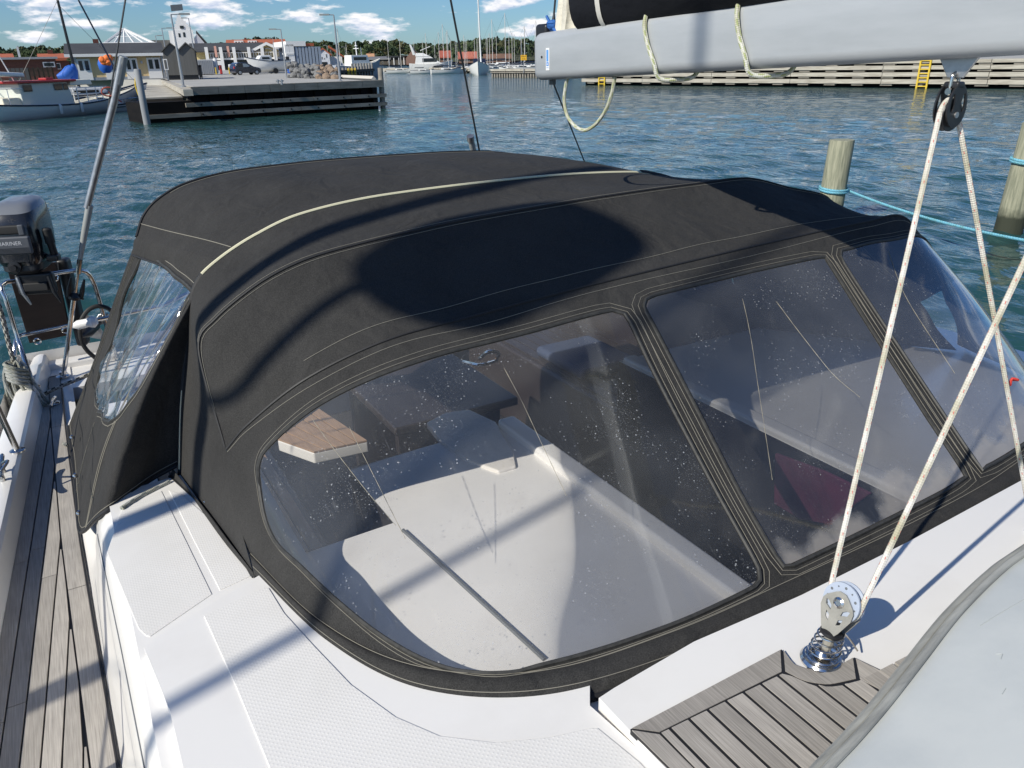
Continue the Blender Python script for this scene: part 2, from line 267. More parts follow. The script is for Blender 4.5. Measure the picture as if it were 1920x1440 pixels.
# ------------------------------------------------------------------ mesh helpers
class MB:
    def __init__(s): s.v = []; s.f = []; s.uv = {}
    def add(s, vs, fs):
        n = len(s.v); s.v += [tuple(map(float, p)) for p in vs]; s.f += [tuple(i+n for i in f) for f in fs]; return s
    def box(s, lo, hi):
        (a, b, c), (d, e, f) = lo, hi
        return s.add([(a, b, c), (d, b, c), (d, e, c), (a, e, c), (a, b, f), (d, b, f), (d, e, f), (a, e, f)], [(0, 3, 2, 1), (4, 5, 6, 7), (0, 1, 5, 4), (1, 2, 6, 5), (2, 3, 7, 6), (3, 0, 4, 7)])
    def obox(s, c, x, y, z):
        c, x, y, z = map(np.asarray, (c, x, y, z))
        vs = [c+a*x+b*y+d*z for d in (-1, 1) for b in (-1, 1) for a in (-1, 1)]
        return s.add(vs, [(0, 2, 3, 1), (4, 5, 7, 6), (0, 1, 5, 4), (1, 3, 7, 5), (3, 2, 6, 7), (2, 0, 4, 6)])
    def extrude(s, poly, vec):
        poly = [np.asarray(p, float) for p in poly]; vec = np.asarray(vec, float); n = len(poly)
        return s.add(poly+[p+vec for p in poly], [tuple(range(n-1, -1, -1)), tuple(range(n, 2*n))]+[(i, (i+1) % n, n+(i+1) % n, n+i) for i in range(n)])
    def cyl(s, p0, p1, r0, r1=None, n=10, caps=True):
        r1 = r0 if r1 is None else r1
        p0 = np.asarray(p0, float); p1 = np.asarray(p1, float); d = p1-p0; d = d/(np.linalg.norm(d)+1e-12)
        a = np.cross(d, (0, 0, 1)) if abs(d[2]) < 0.9 else np.cross(d, (1, 0, 0)); a /= np.linalg.norm(a); b = np.cross(d, a)
        vs = [p+(a*math.cos(2*math.pi*i/n)+b*math.sin(2*math.pi*i/n))*r for p, r in ((p0, r0), (p1, r1)) for i in range(n)]
        fs = [(i, (i+1) % n, n+(i+1) % n, n+i) for i in range(n)]
        if caps: fs += [tuple(range(n-1, -1, -1)), tuple(range(n, 2*n))]
        return s.add(vs, fs)
    def tube(s, pts, r, n=8, closed=False):
        pts = [np.asarray(p, float) for p in pts]; N = len(pts); rr = r if hasattr(r, '__len__') else [r]*N
        tan = []
        for i in range(N):
            a = pts[(i-1) % N] if (closed or i > 0) else pts[i]; b = pts[(i+1) % N] if (closed or i < N-1) else pts[i]
            t = b-a; tan.append(t/(np.linalg.norm(t)+1e-12))
        t0 = tan[0]; a = np.cross(t0, (0, 0, 1)) if abs(t0[2]) < 0.9 else np.cross(t0, (1, 0, 0)); a /= np.linalg.norm(a)
        base = len(s.v); L = 0.0; vs = []
        for i in range(N):
            t = tan[i]; a = a-t*(a @ t); a /= (np.linalg.norm(a)+1e-12); b = np.cross(t, a)
            if i: L += np.linalg.norm(pts[i]-pts[i-1])
            for k in range(n):
                an = 2*math.pi*k/n; vs.append(pts[i]+(a*math.cos(an)+b*math.sin(an))*rr[i]); s.uv[base+i*n+k] = (k/n, L)
        fs = []
        for i in range(N if closed else N-1):
            j = (i+1) % N
            for k in range(n): fs.append((i*n+k, i*n+(k+1) % n, j*n+(k+1) % n, j*n+k))
        if not closed: fs += [tuple(range(n-1, -1, -1)), tuple((N-1)*n+k for k in range(n))]
        return s.add(vs, fs)
    def lathe(s, prof, c, axis=(0, 0, 1), n=20):
        c = np.asarray(c, float); d = np.asarray(axis, float); d /= np.linalg.norm(d)
        a = np.cross(d, (0, 0, 1)) if abs(d[2]) < 0.9 else np.cross(d, (1, 0, 0)); a /= np.linalg.norm(a); b = np.cross(d, a)
        vs = [c+d*h+(a*math.cos(2*math.pi*k/n)+b*math.sin(2*math.pi*k/n))*r for r, h in prof for k in range(n)]; m = len(prof)
        fs = [(i*n+k, i*n+(k+1) % n, (i+1)*n+(k+1) % n, (i+1)*n+k) for i in range(m-1) for k in range(n)]
        fs += [tuple(range(n-1, -1, -1)), tuple((m-1)*n+k for k in range(n))]
        return s.add(vs, fs)
    def grid(s, P, wrap=False):
        P = np.asarray(P); a, b = P.shape[:2]
        return s.add(P.reshape(-1, 3), [(i*b+j, i*b+(j+1) % b, (i+1)*b+(j+1) % b, (i+1)*b+j) for i in range(a-1) for j in range(b if wrap else b-1)])
    def build(s, name, m, parent=None, smooth=False, bevel=0.0, seg=2, angle=35, off=True, fix=True):
        me = bpy.data.meshes.new(name)
        me.from_pydata([tuple(np.asarray(p)+OFF) for p in s.v] if off else s.v, [], s.f)
        me.materials.append(m)
        if s.uv:
            lay = me.uv_layers.new(name='UVMap')
            idx = np.empty(len(me.loops), np.int32); me.loops.foreach_get('vertex_index', idx)
            arr = np.array([s.uv.get(int(i), (0, 0)) for i in idx], np.float32); lay.data.foreach_set('uv', arr.ravel())
        if fix:
            bm = bmesh.new(); bm.from_mesh(me); bmesh.ops.recalc_face_normals(bm, faces=bm.faces); bm.to_mesh(me); bm.free()
        if smooth:
            me.polygons.foreach_set('use_smooth', [True]*len(me.polygons))
            try: me.set_sharp_from_angle(angle=rad(angle))
            except Exception: pass
        me.update()
        o = bpy.data.objects.new(name, me); COL.objects.link(o)
        if bevel:
            b = o.modifiers.new('bevel', 'BEVEL'); b.width = bevel; b.segments = seg; b.limit_method = 'ANGLE'; b.angle_limit = rad(40)
            if not smooth: me.polygons.foreach_set('use_smooth', [True]*len(me.polygons))
            w = o.modifiers.new('wn', 'WEIGHTED_NORMAL'); w.keep_sharp = True
        if parent is not None:
            o.parent = parent; o.matrix_parent_inverse = chain_loc(parent)
        return o
def chain_loc(p):
    t = Vector((0, 0, 0))
    while p is not None:
        t += Vector(p.location); p = None if p.type != 'EMPTY' else p.parent
    return Matrix.Translation(-t)
def tag(o, label=None, cat=None, group=None, kind=None):
    if label: o['label'] = label
    if cat: o['category'] = cat
    if group: o['group'] = group
    if kind: o['kind'] = kind
    return o
def thing(name, label, cat, loc, group=None):
    o = bpy.data.objects.new(name, None); COL.objects.link(o); o.empty_display_size = 0.1
    o.location = tuple(np.asarray(loc, float)+OFF)
    return tag(o, label, cat, group)
def dup(root, loc, label=None, group=None, rotz=0.0, scale=1.0):
    r = root.copy(); COL.objects.link(r); r.location = tuple(np.asarray(loc, float)+OFF); r.rotation_euler = (0, 0, rotz); r.scale = (scale,)*3
    if label: r['label'] = label
    if group: r['group'] = group
    for ch in root.children:
        c = ch.copy(); COL.objects.link(c); c.parent = r
        for g in ch.children:
            d = g.copy(); COL.objects.link(d); d.parent = c
    return r
def crv(pts, n, closed=False):
    """Catmull-Rom through pts, resampled to n points evenly along its length"""
    P = np.asarray(pts, float); N = len(P); out = []
    for i in range(N if closed else N-1):
        p0 = P[(i-1) % N] if (closed or i > 0) else 2*P[0]-P[1]; p1 = P[i]; p2 = P[(i+1) % N]; p3 = P[(i+2) % N] if (closed or i < N-2) else 2*P[-1]-P[-2]
        for t in np.linspace(0, 1, 24, endpoint=False):
            # centripetal-ish: standard cubic with reduced tangents
            m1 = (p2-p0)*0.45; m2 = (p3-p1)*0.45; t2, t3 = t*t, t*t*t
            out.append((2*t3-3*t2+1)*p1+(t3-2*t2+t)*m1+(-2*t3+3*t2)*p2+(t3-t2)*m2)
    if not closed: out.append(P[-1])
    else: out.append(P[0])
    Q = np.array(out); d = np.concatenate([[0], np.cumsum(np.linalg.norm(np.diff(Q, axis=0), axis=1))])
    s = np.linspace(0, d[-1], n, endpoint=not closed)
    return np.stack([np.interp(s, d, Q[:, k]) for k in range(Q.shape[1])], -1)
def inpoly(pts, poly):
    pts = np.asarray(pts); x, y = pts[:, 0], pts[:, 1]; c = np.zeros(len(pts), bool); P = np.asarray(poly); j = len(P)-1
    for i in range(len(P)):
        (xi, yi), (xj, yj) = P[i], P[j]
        with np.errstate(divide='ignore', invalid='ignore'):
            c ^= ((yi > y) != (yj > y)) & (x < (xj-xi)*(y-yi)/(yj-yi+1e-15)+xi)
        j = i
    return c
def cdt_region(outer, holes, steiner):
    """triangles of outer minus holes in 2-D; returns verts, tris"""
    vs = []; es = []
    for loop in [outer]+holes:
        n0 = len(vs); vs += [Vector((float(a), float(b))) for a, b in loop]; n = len(loop)
        es += [(n0+i, n0+(i+1) % n) for i in range(n)]
    S = np.asarray(steiner)
    if len(S):
        keep = inpoly(S, outer)
        for h in holes: keep &= ~inpoly(S, h)
        allb = np.array([(v.x, v.y) for v in vs])
        S = S[keep]
        if len(S):
            d = np.min(np.linalg.norm(S[:, None, :]-allb[None, :, :], axis=2), axis=1); S = S[d > 0.006]
            vs += [Vector((float(a), float(b))) for a, b in S]
    o = delaunay_2d_cdt(vs, es, [], 0, 1e-7)
    V = np.array([(v.x, v.y) for v in o[0]]); T = [tuple(f) for f in o[2]]
    cen = np.array([V[list(t)].mean(0) for t in T]); k = inpoly(cen, outer)
    for h in holes: k &= ~inpoly(cen, h)
    return V, [t for t, q in zip(T, k) if q]

# ================================================================== WATER
WZ = -2.75
def build_water():
    ang = np.concatenate([np.arange(-40, 100, 0.22), np.arange(100, 320, 4.0)]); A = np.radians(ang); na = len(A)
    rs = [1.2]
    while rs[-1] < 2500: rs.append(rs[-1]*1.0125+0.002)
    R_ = np.array(rs); nr = len(R_)
    X = R_[:, None]*np.sin(A)[None, :]; Y = R_[:, None]*np.cos(A)[None, :]; Z = np.zeros_like(X)
    rng = np.random.RandomState(3)
    for i in range(70):
        lam = 0.20*(2.4/0.20)**rng.rand(); th = rad(215)+rng.randn()*0.75; k = 2*math.pi/lam
        amp = 0.0054*lam**0.62*(0.5+rng.rand()); ph = rng.rand()*6.28
        fade = np.clip((lam/(R_*0.0125)-2.2)/2.0, 0, 1)[:, None]
        a = k*(X*math.sin(th)+Y*math.cos(th))+ph
        # wave groups: each train comes and goes in patches
        g = 0.65+0.35*np.sin(a*0.13+ph*3+0.31*k*(X*math.cos(th)-Y*math.sin(th)))
        Z += fade*amp*g*(np.sin(a)+0.28*np.sin(2*a+0.6))
    vs = np.stack([X+OFF[0], Y+OFF[1], Z], -1).reshape(-1, 3)
    I = np.arange(nr-1)[:, None]*na; J = np.arange(na)[None, :]; J2 = (J+1) % na
    F = np.stack([I+J, I+J2, I+na+J2, I+na+J], -1).reshape(-1, 4)
    me = bpy.data.meshes.new('water'); me.vertices.add(len(vs)); me.vertices.foreach_set('co', vs.astype(np.float32).ravel())
    me.loops.add(F.size); me.loops.foreach_set('vertex_index', F.astype(np.int32).ravel())
    me.polygons.add(len(F)); me.polygons.foreach_set('loop_start', np.arange(0, F.size, 4, dtype=np.int32)); me.polygons.foreach_set('loop_total', np.full(len(F), 4, np.int32))
    me.polygons.foreach_set('use_smooth', np.ones(len(F), bool)); me.update(); me.validate()
    m = bpy.data.materials.new('harbour_water'); m.use_nodes = True; nt = m.node_tree; b = nt.nodes['Principled BSDF']; L = nt.links.new
    b.inputs['Roughness'].default_value = 0.045; b.inputs['IOR'].default_value = 1.333
    t = nd(nt, 'ShaderNodeTexCoord')
    n = nd(nt, 'ShaderNodeTexNoise'); n.inputs['Scale'].default_value = 0.06; n.inputs['Detail'].default_value = 3; L(t.outputs['Object'], n.inputs['Vector'])
    x = nd(nt, 'ShaderNodeMix', data_type='RGBA'); x.inputs[6].default_value = (0.015, 0.056, 0.056, 1); x.inputs[7].default_value = (0.025, 0.078, 0.074, 1); L(n.outputs[0], x.inputs[0]); L(x.outputs[2], b.inputs['Base Color'])
    def nz(sc, de, rot):
        mp = nd(nt, 'ShaderNodeMapping'); mp.inputs['Scale'].default_value = sc; mp.inputs['Rotation'].default_value = (0, 0, rot); L(t.outputs['Object'], mp.inputs[0])
        q = nd(nt, 'ShaderNodeTexNoise'); q.inputs['Scale'].default_value = 1; q.inputs['Detail'].default_value = de; q.inputs['Distortion'].default_value = 0.5; L(mp.outputs[0], q.inputs['Vector']); return q.outputs[0]
    h = mth(nt, 'ADD', mth(nt, 'MULTIPLY', nz((6.5, 3.0, 1), 3, 0.45), 0.034), mth(nt, 'MULTIPLY', nz((2.0, 1.0, 1), 4, 0.35), 0.060))
    h = mth(nt, 'ADD', h, mth(nt, 'MULTIPLY', nz((0.55, 0.24, 1), 4, 0.3), 0.16))
    ln_ = nd(nt, 'ShaderNodeVectorMath', operation='LENGTH'); L(t.outputs['Object'], ln_.inputs[0]); dr = nd(nt, 'ShaderNodeMapRange'); dr.inputs[1].default_value = 8; dr.inputs[2].default_value = 45; dr.inputs[3].default_value = 0.5; dr.inputs[4].default_value = 2.0; L(ln_.outputs['Value'], dr.inputs[0]); h = mth(nt, 'MULTIPLY', h, dr.outputs[0])
    bp = nd(nt, 'ShaderNodeBump'); bp.inputs['Strength'].default_value = 1.0; bp.inputs['Distance'].default_value = 1.0; L(h, bp.inputs['Height']); L(bp.outputs[0], b.inputs['Normal'])
    me.materials.append(m)
    o = bpy.data.objects.new('water', me); COL.objects.link(o); tag(o, 'dark blue green rippled harbour water', kind='structure')
    fl = MB(); fl.box((-3000, -3000, -7.2), (3000, 3000, -7.0)); q = fl.build('seabed', mat('seabed_mud', (0.05, 0.05, 0.04), 0.9)); tag(q, 'muddy bed under the harbour water', kind='structure')
build_water()

# ================================================================== THE YACHT
XC = 1.65
yacht = thing('sailing_yacht', 'white sailing yacht with teak side deck and charcoal sprayhood, filling the foreground', 'sailing yacht', (XC, 1.0, WZ))
mir = lambda p: V3(2*XC-p[0], p[1], p[2])
# --- plan curves of the starboard side: inner foot of the bulwark, coachroof foot
YB = [-4.0, -2.0, 0.0, 1.7, 2.44, 3.93, 4.74, 5.0]
XB = [-0.42, -0.55, -0.575, -0.49, -0.437, -0.321, -0.255, -0.235]
xin = lambda y: float(np.interp(y, YB, XB))
xcr = lambda y: float(np.interp(y, [-4, -2, 0, 1.7, 2.9, 4.0, 5.0], [0.12, -0.08, -0.14, -0.163, -0.187, -0.189, -0.185]))
DZ = -1.60
ys = np.linspace(-4.0, 5.0, 61)
# --- hull: sections swept from stern to forward of the eye
hb = MB(); secs = []
for y in np.linspace(-5.5, 5.02, 40):
    xo = np.interp(y, [-5.5, -4, -2, 0, 2, 4, 5.02], [0.35, -0.25, -0.62, -0.74, -0.65, -0.47, -0.38])
    half = XC-xo; row = []
    for s in (-1, 1):
        q = [(1.0, -1.52), (1.0, -1.72), (0.985, -2.1), (0.93, -2.6), (0.75, -3.0), (0.35, -3.25), (0.0, -3.3)]
        pts = [V3(XC+s*half*a, y, z) for a, z in q]; row = row+(pts if s < 0 else pts[::-1][1:])
    secs.append(row)
hb.grid(secs); hb.add(secs[-1], [tuple(range(len(secs[-1])))])
hull = hb.build('hull', GEL, yacht, smooth=True)
for s in (0, 1):                                                     # bulwark with a wide flat capping
    P = []
    for y in ys:
        xi = xin(y); w = np.interp(y, [-4, 0, 3.0, 4.2, 4.9, 5.0], [0.17, 0.15, 0.12, 0.10, 0.08, 0.07]); zt = -1.495
        if y > 4.80: zt = -1.53
        sec = [V3(xi+0.012, y, DZ-0.01), V3(xi-0.004, y, zt-0.016), V3(xi-0.016, y, zt-0.003), V3(xi-0.03, y, zt), V3(xi-w+0.02, y, zt-0.004), V3(xi-w, y, zt-0.016), V3(xi-w-0.012, y, DZ-0.06)]
        P.append([mir(p) for p in sec] if s else sec)
    bw = MB().grid(P); bw.add(P[-1], [tuple(range(7))]); bw.build('bulwark', GEL, yacht, smooth=True, angle=28)
dk = MB()                                                            # moulded deck under everything, with open cockpit well
def deck_rect(x0, x1, y0, y1, z): dk.box((x0, y0, z-0.05), (x1, y1, z))
P = [[V3(xin(y)+0.005, y, DZ-0.006), V3(xcr(y)+0.05, y, DZ-0.006)] for y in ys]; dk.grid(P); dk.grid([[mir(p) for p in r] for r in P])
dk.box((-0.20, 4.55, DZ-0.08), (3.5, 5.0, DZ-0.012))
deck = dk.build('deck', GEL, yacht)
tr_ = MB(); tr_.box((-0.34, 4.9, -1.66), (3.64, 5.0, -1.575)); tr_.build('transom_edge', GEL, yacht, bevel=0.012)
# --- teak side decks: each plank its own piece over black caulking
def plank_z(): return DZ+0.006
for s in (0, 1):
    cb = MB().grid([[V3(xin(y)+0.006, y, DZ-0.001), V3(xcr(y)-0.004, y, DZ-0.001)] for y in np.linspace(-3.5, 4.78, 50)] if not s else [[mir((xin(y)+0.006, y, DZ-0.001)), mir((xcr(y)-0.004, y, DZ-0.001))] for y in np.linspace(-3.5, 4.78, 50)])
    tdeck = cb.build('teak_side_deck', CAULK, yacht)
    if s: continue
    W_ = 0.0475; GAP = 0.0050; MARG = 0.060; K = 11
    def plank(xl, xr, y0, y1):
        yy = np.linspace(y0, y1, max(2, int((y1-y0)/0.18))); L_ = [(xl(y), y) for y in yy]; R__ = [(xr(y), y) for y in yy]
        poly = L_+R__[::-1]; b = MB(); n = len(yy)
        top = [V3(a, c, plank_z()) for a, c in poly]; bot = [V3(a, c, DZ-0.004) for a, c in poly]; m = len(poly)
        b.add(top+bot, [(i, i+1, m-2-i, m-1-i) for i in range(n-1)]+[(i, m+i, m+(i+1) % m, (i+1) % m) for i in range(m)])
        return b.build('plank', TEAK, tdeck)
    # margin plank beside the coachroof, in lengths
    cuts = [-1.2, 0.9, 2.55, 4.0, 4.74]
    for a, c in zip(cuts, cuts[1:]): plank(lambda y: xcr(y)-MARG, lambda y: xcr(y)-0.007, a+0.002, c-0.002)
    for k in range(K):
        l = lambda y, k=k: xin(y)+0.008+k*W_+GAP*0.5
        r0 = lambda y, k=k: xin(y)+0.008+(k+1)*W_-GAP*0.5
        lim = lambda y: xcr(y)-MARG-GAP
        r = lambda y, k=k: min(r0(y), lim(y))
        # how far aft the plank runs before the margin plank cuts it off
        yend = 4.72
        for y in np.arange(-1.0, 4.72, 0.01):
            if lim(y)-l(y) < 0.004: yend = y; break
        if yend < -0.8: continue
        rr = random.Random(k*5+2); y = -1.2; cut = [y]
        while y < yend-0.5: y += 0.75+rr.random()*0.9; cut.append(min(y, yend))
        if cut[-1] < yend: cut.append(yend)
        if len(cut) > 2 and cut[-1]-cut[-2] < 0.35: cut.pop(-2)
        for a, c in zip(cut, cut[1:]):
            if c-a > 0.1: plank(l, r, a+0.0015, c-0.0015)
# --- coachroof: cambered moulding with rounded shoulders, hollow where the cabin is
roofz = lambda x, y: -1.142-0.028*((x-XC)/1.6)**2
def roof_sec(y, xa):
    base = xcr(y); sh = base+0.085
    return [V3(base, y, DZ-0.01), V3(base+0.02, y, -1.55), V3(base+0.055, y, -1.34), V3(sh-0.004, y, -1.225), V3(sh+0.018, y, -1.192), V3(sh+0.05, y, -1.176)]
cr = MB(); P = []
for y in np.linspace(-3.5, 4.0, 60):
    s = roof_sec(y, 0)
    if y > 2.3:                                                      # drops to a low cockpit coaming aft of the cabin
        f = min(1, (y-2.3)/0.42); f = f*f*(3-2*f); c = [V3(s[0][0], y, DZ-0.01), V3(s[0][0]+0.02, y, -1.575), V3(s[0][0]+0.06, y, -1.545), V3(s[0][0]+0.13, y, -1.535), V3(s[0][0]+0.20, y, -1.533), V3(s[0][0]+0.30, y, -1.533)]; s = [p*(1-f)+q*f for p, q in zip(s, c)]
    P.append(s)
cr.grid(P); cr.grid([[mir(p) for p in r] for r in P])
# top plate pieces (front part full width, aft part either side of the companionway)
def plate(x0, x1, y0, y1, nx=14, ny=10):
    cr.grid([[V3(x, y, roofz(x, y)) for x in np.linspace(x0, x1, nx)] for y in np.linspace(y0, y1, ny)])
xl_, xr_ = -0.055, 2*XC+0.055
for a, c, x0, x1 in ((-3.5, 1.0, xl_, xr_), (1.0, 1.70, xl_, 1.19), (1.0, 2.30, 1.83, xr_), (1.70, 2.05, 0.60, 1.19), (1.70, 2.32, xl_, 0.36)):
    plate(x0, x1, a, c)
coach = cr.build('coachroof', GEL, yacht, smooth=True, angle=50)
iv = MB()                                                            # walls of the companionway and the cabin's aft end
def wall(p, q, z0, z1): iv.add([V3(p[0], p[1], z0), V3(q[0], q[1], z0), V3(q[0], q[1], z1), V3(p[0], p[1], z1)], [(0, 1, 2, 3)])
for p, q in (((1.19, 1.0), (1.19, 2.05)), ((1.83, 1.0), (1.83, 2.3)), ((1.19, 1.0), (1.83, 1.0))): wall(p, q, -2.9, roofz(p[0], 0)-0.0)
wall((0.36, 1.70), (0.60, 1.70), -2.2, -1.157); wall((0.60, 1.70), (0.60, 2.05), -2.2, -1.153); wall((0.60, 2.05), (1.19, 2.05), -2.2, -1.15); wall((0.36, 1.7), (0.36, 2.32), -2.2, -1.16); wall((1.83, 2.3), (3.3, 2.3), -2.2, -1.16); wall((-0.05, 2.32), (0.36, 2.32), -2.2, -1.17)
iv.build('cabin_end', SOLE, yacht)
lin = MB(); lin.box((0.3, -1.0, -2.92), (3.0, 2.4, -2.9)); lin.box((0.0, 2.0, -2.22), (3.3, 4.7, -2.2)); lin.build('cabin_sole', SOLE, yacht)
# rails along the companionway hatch
rl = MB(); rl.tube([V3(0.608, 1.648, -1.150), V3(0.67, 1.049, -1.150)], 0.0055, 6); rl.build('hatch_groove', SHEETG, yacht)
for x in (1.155, 1.865):
    rl = MB(); rl.box((x-0.033, 0.96, -1.16), (x+0.033, 2.05 if x < 1.5 else 2.28, -1.118)); rl.build('hatch_rail', GEL, yacht, bevel=0.012, seg=3)
# interior seen through the film: cockpit table, seats, cushions
it = MB()
def q4(p, z, th=0.03): it.extrude([V3(a, b, z) for a, b in p], (0, 0, -th))
yt = lambda px, py, z: onz(px, py, z)
def slab(name, pix, z, th, m, par=yacht, bevel=0.006):
    b = MB(); b.extrude([onz(a, c, z) for a, c in pix], (0, 0, -th)); return b.build(name, m, par, bevel=bevel)
tb = MB(); tb.box((1.02, 2.75, -1.46), (1.62, 3.55, -1.42)); tab = tb.build('cockpit_table', DARKIN, yacht, bevel=0.008)
lg = MB(); lg.box((1.05, 2.80, -2.2), (1.55, 2.84, -1.46)); lg.build('table_leg', DARKIN, yacht); lg = MB(); lg.box((1.05, 3.4, -2.2), (1.55, 3.44, -1.46)); lg.build('table_leg', DARKIN, yacht)
for x0, x1 in ((0.10, 0.62), (2.25, 2.95)):
    st = MB(); st.box((x0, 2.35, -2.2), (x1, 4.5, -1.68)); st.build('cockpit_seat', DARKIN, yacht, bevel=0.02)
    for k in range(9):
        w = (x1-x0-0.06)/9
        sl = MB(); sl.box((x0+0.03+k*w, 2.42, -1.68), (x0+0.03+(k+1)*w-0.008, 4.4, -1.665)); sl.build('seat_slat', TEAKW if x0 < 1 else DARKIN, yacht)  # port slats use the darker wood, so their shade is in the colour
cu = MB(); cu.box((2.3, 3.2, -1.665), (2.7, 3.7, -1.60)); cu.build('seat_cushion', BLUECU, yacht, bevel=0.03, seg=3)
b = MB(); b.extrude([onx(a, c, 1.812) for a, c in ((1452, 850), (1545, 884), (1632, 926), (1600, 948), (1560, 985), (1500, 975), (1450, 945))], (0.014, 0, 0)); b.build('cabin_cushion', REDC, yacht, bevel=0.005)
bl = MB(); bl.box((0.62, 2.09, -2.2), (1.15, 2.13, -1.5)); bl.build('companionway_panel', DARKIN, yacht)
# teak step slab standing in the sun inside the tent
tp = [onz(a, c, -1.47) for a, c in ((520, 826), (600, 768), (690, 828), (588, 850))]
ts = MB(); ts.extrude(tp, (0, 0, -0.05)); stp = ts.build('coaming_step', GEL, yacht, bevel=0.006)
e0, e1 = tp[3]-tp[0], tp[2]-tp[1]
for k in range(5):
    a, c = k/5+0.01, (k+1)/5-0.02
    b = MB(); b.extrude([tp[0]+(tp[1]-tp[0])*a+V3(0, 0, 0.008), tp[0]+(tp[1]-tp[0])*c+V3(0, 0, 0.008), tp[3]+(tp[2]-tp[3])*c+V3(0, 0, 0.008), tp[3]+(tp[2]-tp[3])*a+V3(0, 0, 0.008)], (0, 0, -0.008)); b.build('slat', TEAKW, stp)

# --- raised part of the coachroof in the foreground, nonslip panels, hatch garage
def rz(p, dz): return V3(p[0], p[1], roofz(p[0], p[1])+dz)
def patch(name, pix, dz, th, m, par, bevel=0.004, zz=-1.165, seg=2, inset=None, closed_curve=0):
    pts = [onz(a, c, zz+dz) for a, c in pix]
    if closed_curve: pts = list(crv(pts, closed_curve, True))
    base = np.array(pts)[:, :2]
    # dense so that it follows the camber
    V, T = cdt_region(base, [], np.stack(np.meshgrid(np.arange(base[:, 0].min(), base[:, 0].max(), 0.06), np.arange(base[:, 1].min(), base[:, 1].max(), 0.06)), -1).reshape(-1, 2))
    b = MB(); n = len(V); top = [V3(x, y, roofz(x, y)+dz) for x, y in V]; b.add(top, T)
    m_ = len(base); b.add([V3(x, y, roofz(x, y)+dz) for x, y in base]+[V3(x, y, roofz(x, y)+dz-th) for x, y in base], [(i, (i+1) % m_, m_+(i+1) % m_, m_+i) for i in range(m_)])
    me = b.build(name, m, par)
    bm = bmesh.new(); bm.from_mesh(me.data); bmesh.ops.remove_doubles(bm, verts=bm.verts, dist=1e-5); bmesh.ops.recalc_face_normals(bm, faces=bm.faces); bm.to_mesh(me.data); bm.free()
    if bevel:
        q = me.modifiers.new('bevel', 'BEVEL'); q.width = bevel; q.segments = seg; q.limit_method = 'ANGLE'; q.angle_limit = rad(50)
        me.data.polygons.foreach_set('use_smooth', [True]*len(me.data.polygons)); me.modifiers.new('wn', 'WEIGHTED_NORMAL').keep_sharp = True
    return me
PL = [(268, 1208), (300, 1185), (399, 1128), (488, 1078), (560, 1150), (660, 1220), (800, 1270), (950, 1290), (1106, 1290), (1106, 1332), (1232, 1446), (1330, 1560), (900, 1750), (400, 1700), (352, 1480), (318, 1330)]
patch('raised_moulding', PL, 0.026, 0.045, GEL, yacht, bevel=0.022, seg=5)
PA = [(199, 1030), (227, 950), (302, 918), (350, 1015), (397, 1112), (280, 1188), (272, 1186), (258, 1172), (232, 1110)]
PBp = [(316, 917), (340, 925), (425, 1000), (470, 1080), (412, 1105), (365, 1015)]
PC = [(382, 1152), (495, 1102), (504, 1103), (533, 1150), (587, 1210), (658, 1285), (742, 1347), (825, 1384), (929, 1398), (1030, 1390), (1105, 1374), (1120, 1374), (1200, 1440), (1290, 1540), (900, 1700), (600, 1650), (505, 1436), (440, 1280)]
patch('nonslip_panel', PA, 0.0018, 0.004, NONS, yacht, bevel=0.0012)
patch('nonslip_panel', PBp, 0.0018, 0.004, NONS, yacht, bevel=0.0012)
patch('nonslip_panel', PC, 0.0285, 0.006, NONS, yacht, bevel=0.0012, zz=-1.165)
GA = [(1122, 1318), (1150, 1300), (1300, 1215), (1500, 1130), (1700, 1030), (1925, 905), (2300, 800), (2500, 1100), (2000, 1700), (1500, 1760), (1245, 1450)]
garage = patch('hatch_garage', GA, 0.045, 0.07, GEL, yacht, bevel=0.014, seg=4)
GR_ = [(1560, 1138), (1700, 1066), (1930, 945), (1990, 975), (1760, 1110), (1625, 1180)]
0 and patch('garage_ledge', GR_, 0.058, 0.02, GEL, yacht, bevel=0.010, seg=3)
sc_ = MB(); sc_.lathe([(0.0045, 0), (0.0045, 0.003), (0.0015, 0.004)], onz(1142, 1369, -1.137), n=10); sc_.build('screw', SHEETG, yacht)
# teak inlay on the garage: framed planks
TZ = 0.051
def tk(pix): return [onz(a, c, -1.150+TZ) for a, c in pix]
def flat(pts, dz): return [V3(p[0], p[1], roofz(p[0], p[1])+dz) for p in pts]
inl = MB()
OUT = tk([(1182, 1366), (1465, 1221), (1485, 1248), (1510, 1256), (1536, 1257), (1570, 1253), (1601, 1237), (1680, 1275), (2100, 1500), (1500, 1900), (1420, 1600)])
inl.extrude(flat(OUT, TZ+0.0005), (0, 0, -0.012)); inlay = inl.build('teak_inlay', CAULK, yacht)
def tpiece(pts, th=0.006):
    c = np.mean(pts, 0); b = MB(); b.extrude([p+(c-p)/np.linalg.norm(c-p)*0.0040 for p in flat(pts, TZ+0.002)], (0, 0, -th)); return b.build('plank', TEAK, inlay)
innerL = tk([(1234, 1372)])[0]; innerC = tk([(1468, 1262)])[0]; innerR = tk([(1608, 1278)])[0]
tpiece(tk([(1182, 1366), (1465, 1221), (1468, 1262), (1234, 1374)]))
cv_o = crv(tk([(1465, 1221), (1485, 1248), (1510, 1256), (1536, 1257), (1570, 1253), (1601, 1237)]), 14); cv_i = crv(tk([(1468, 1262), (1502, 1280), (1530, 1287), (1560, 1289), (1608, 1278)]), 14)
for a in range(1): tpiece(list(cv_o)+list(cv_i[::-1]))
tpiece(tk([(1601, 1237), (1680, 1275), (1690, 1320), (1608, 1278)]))
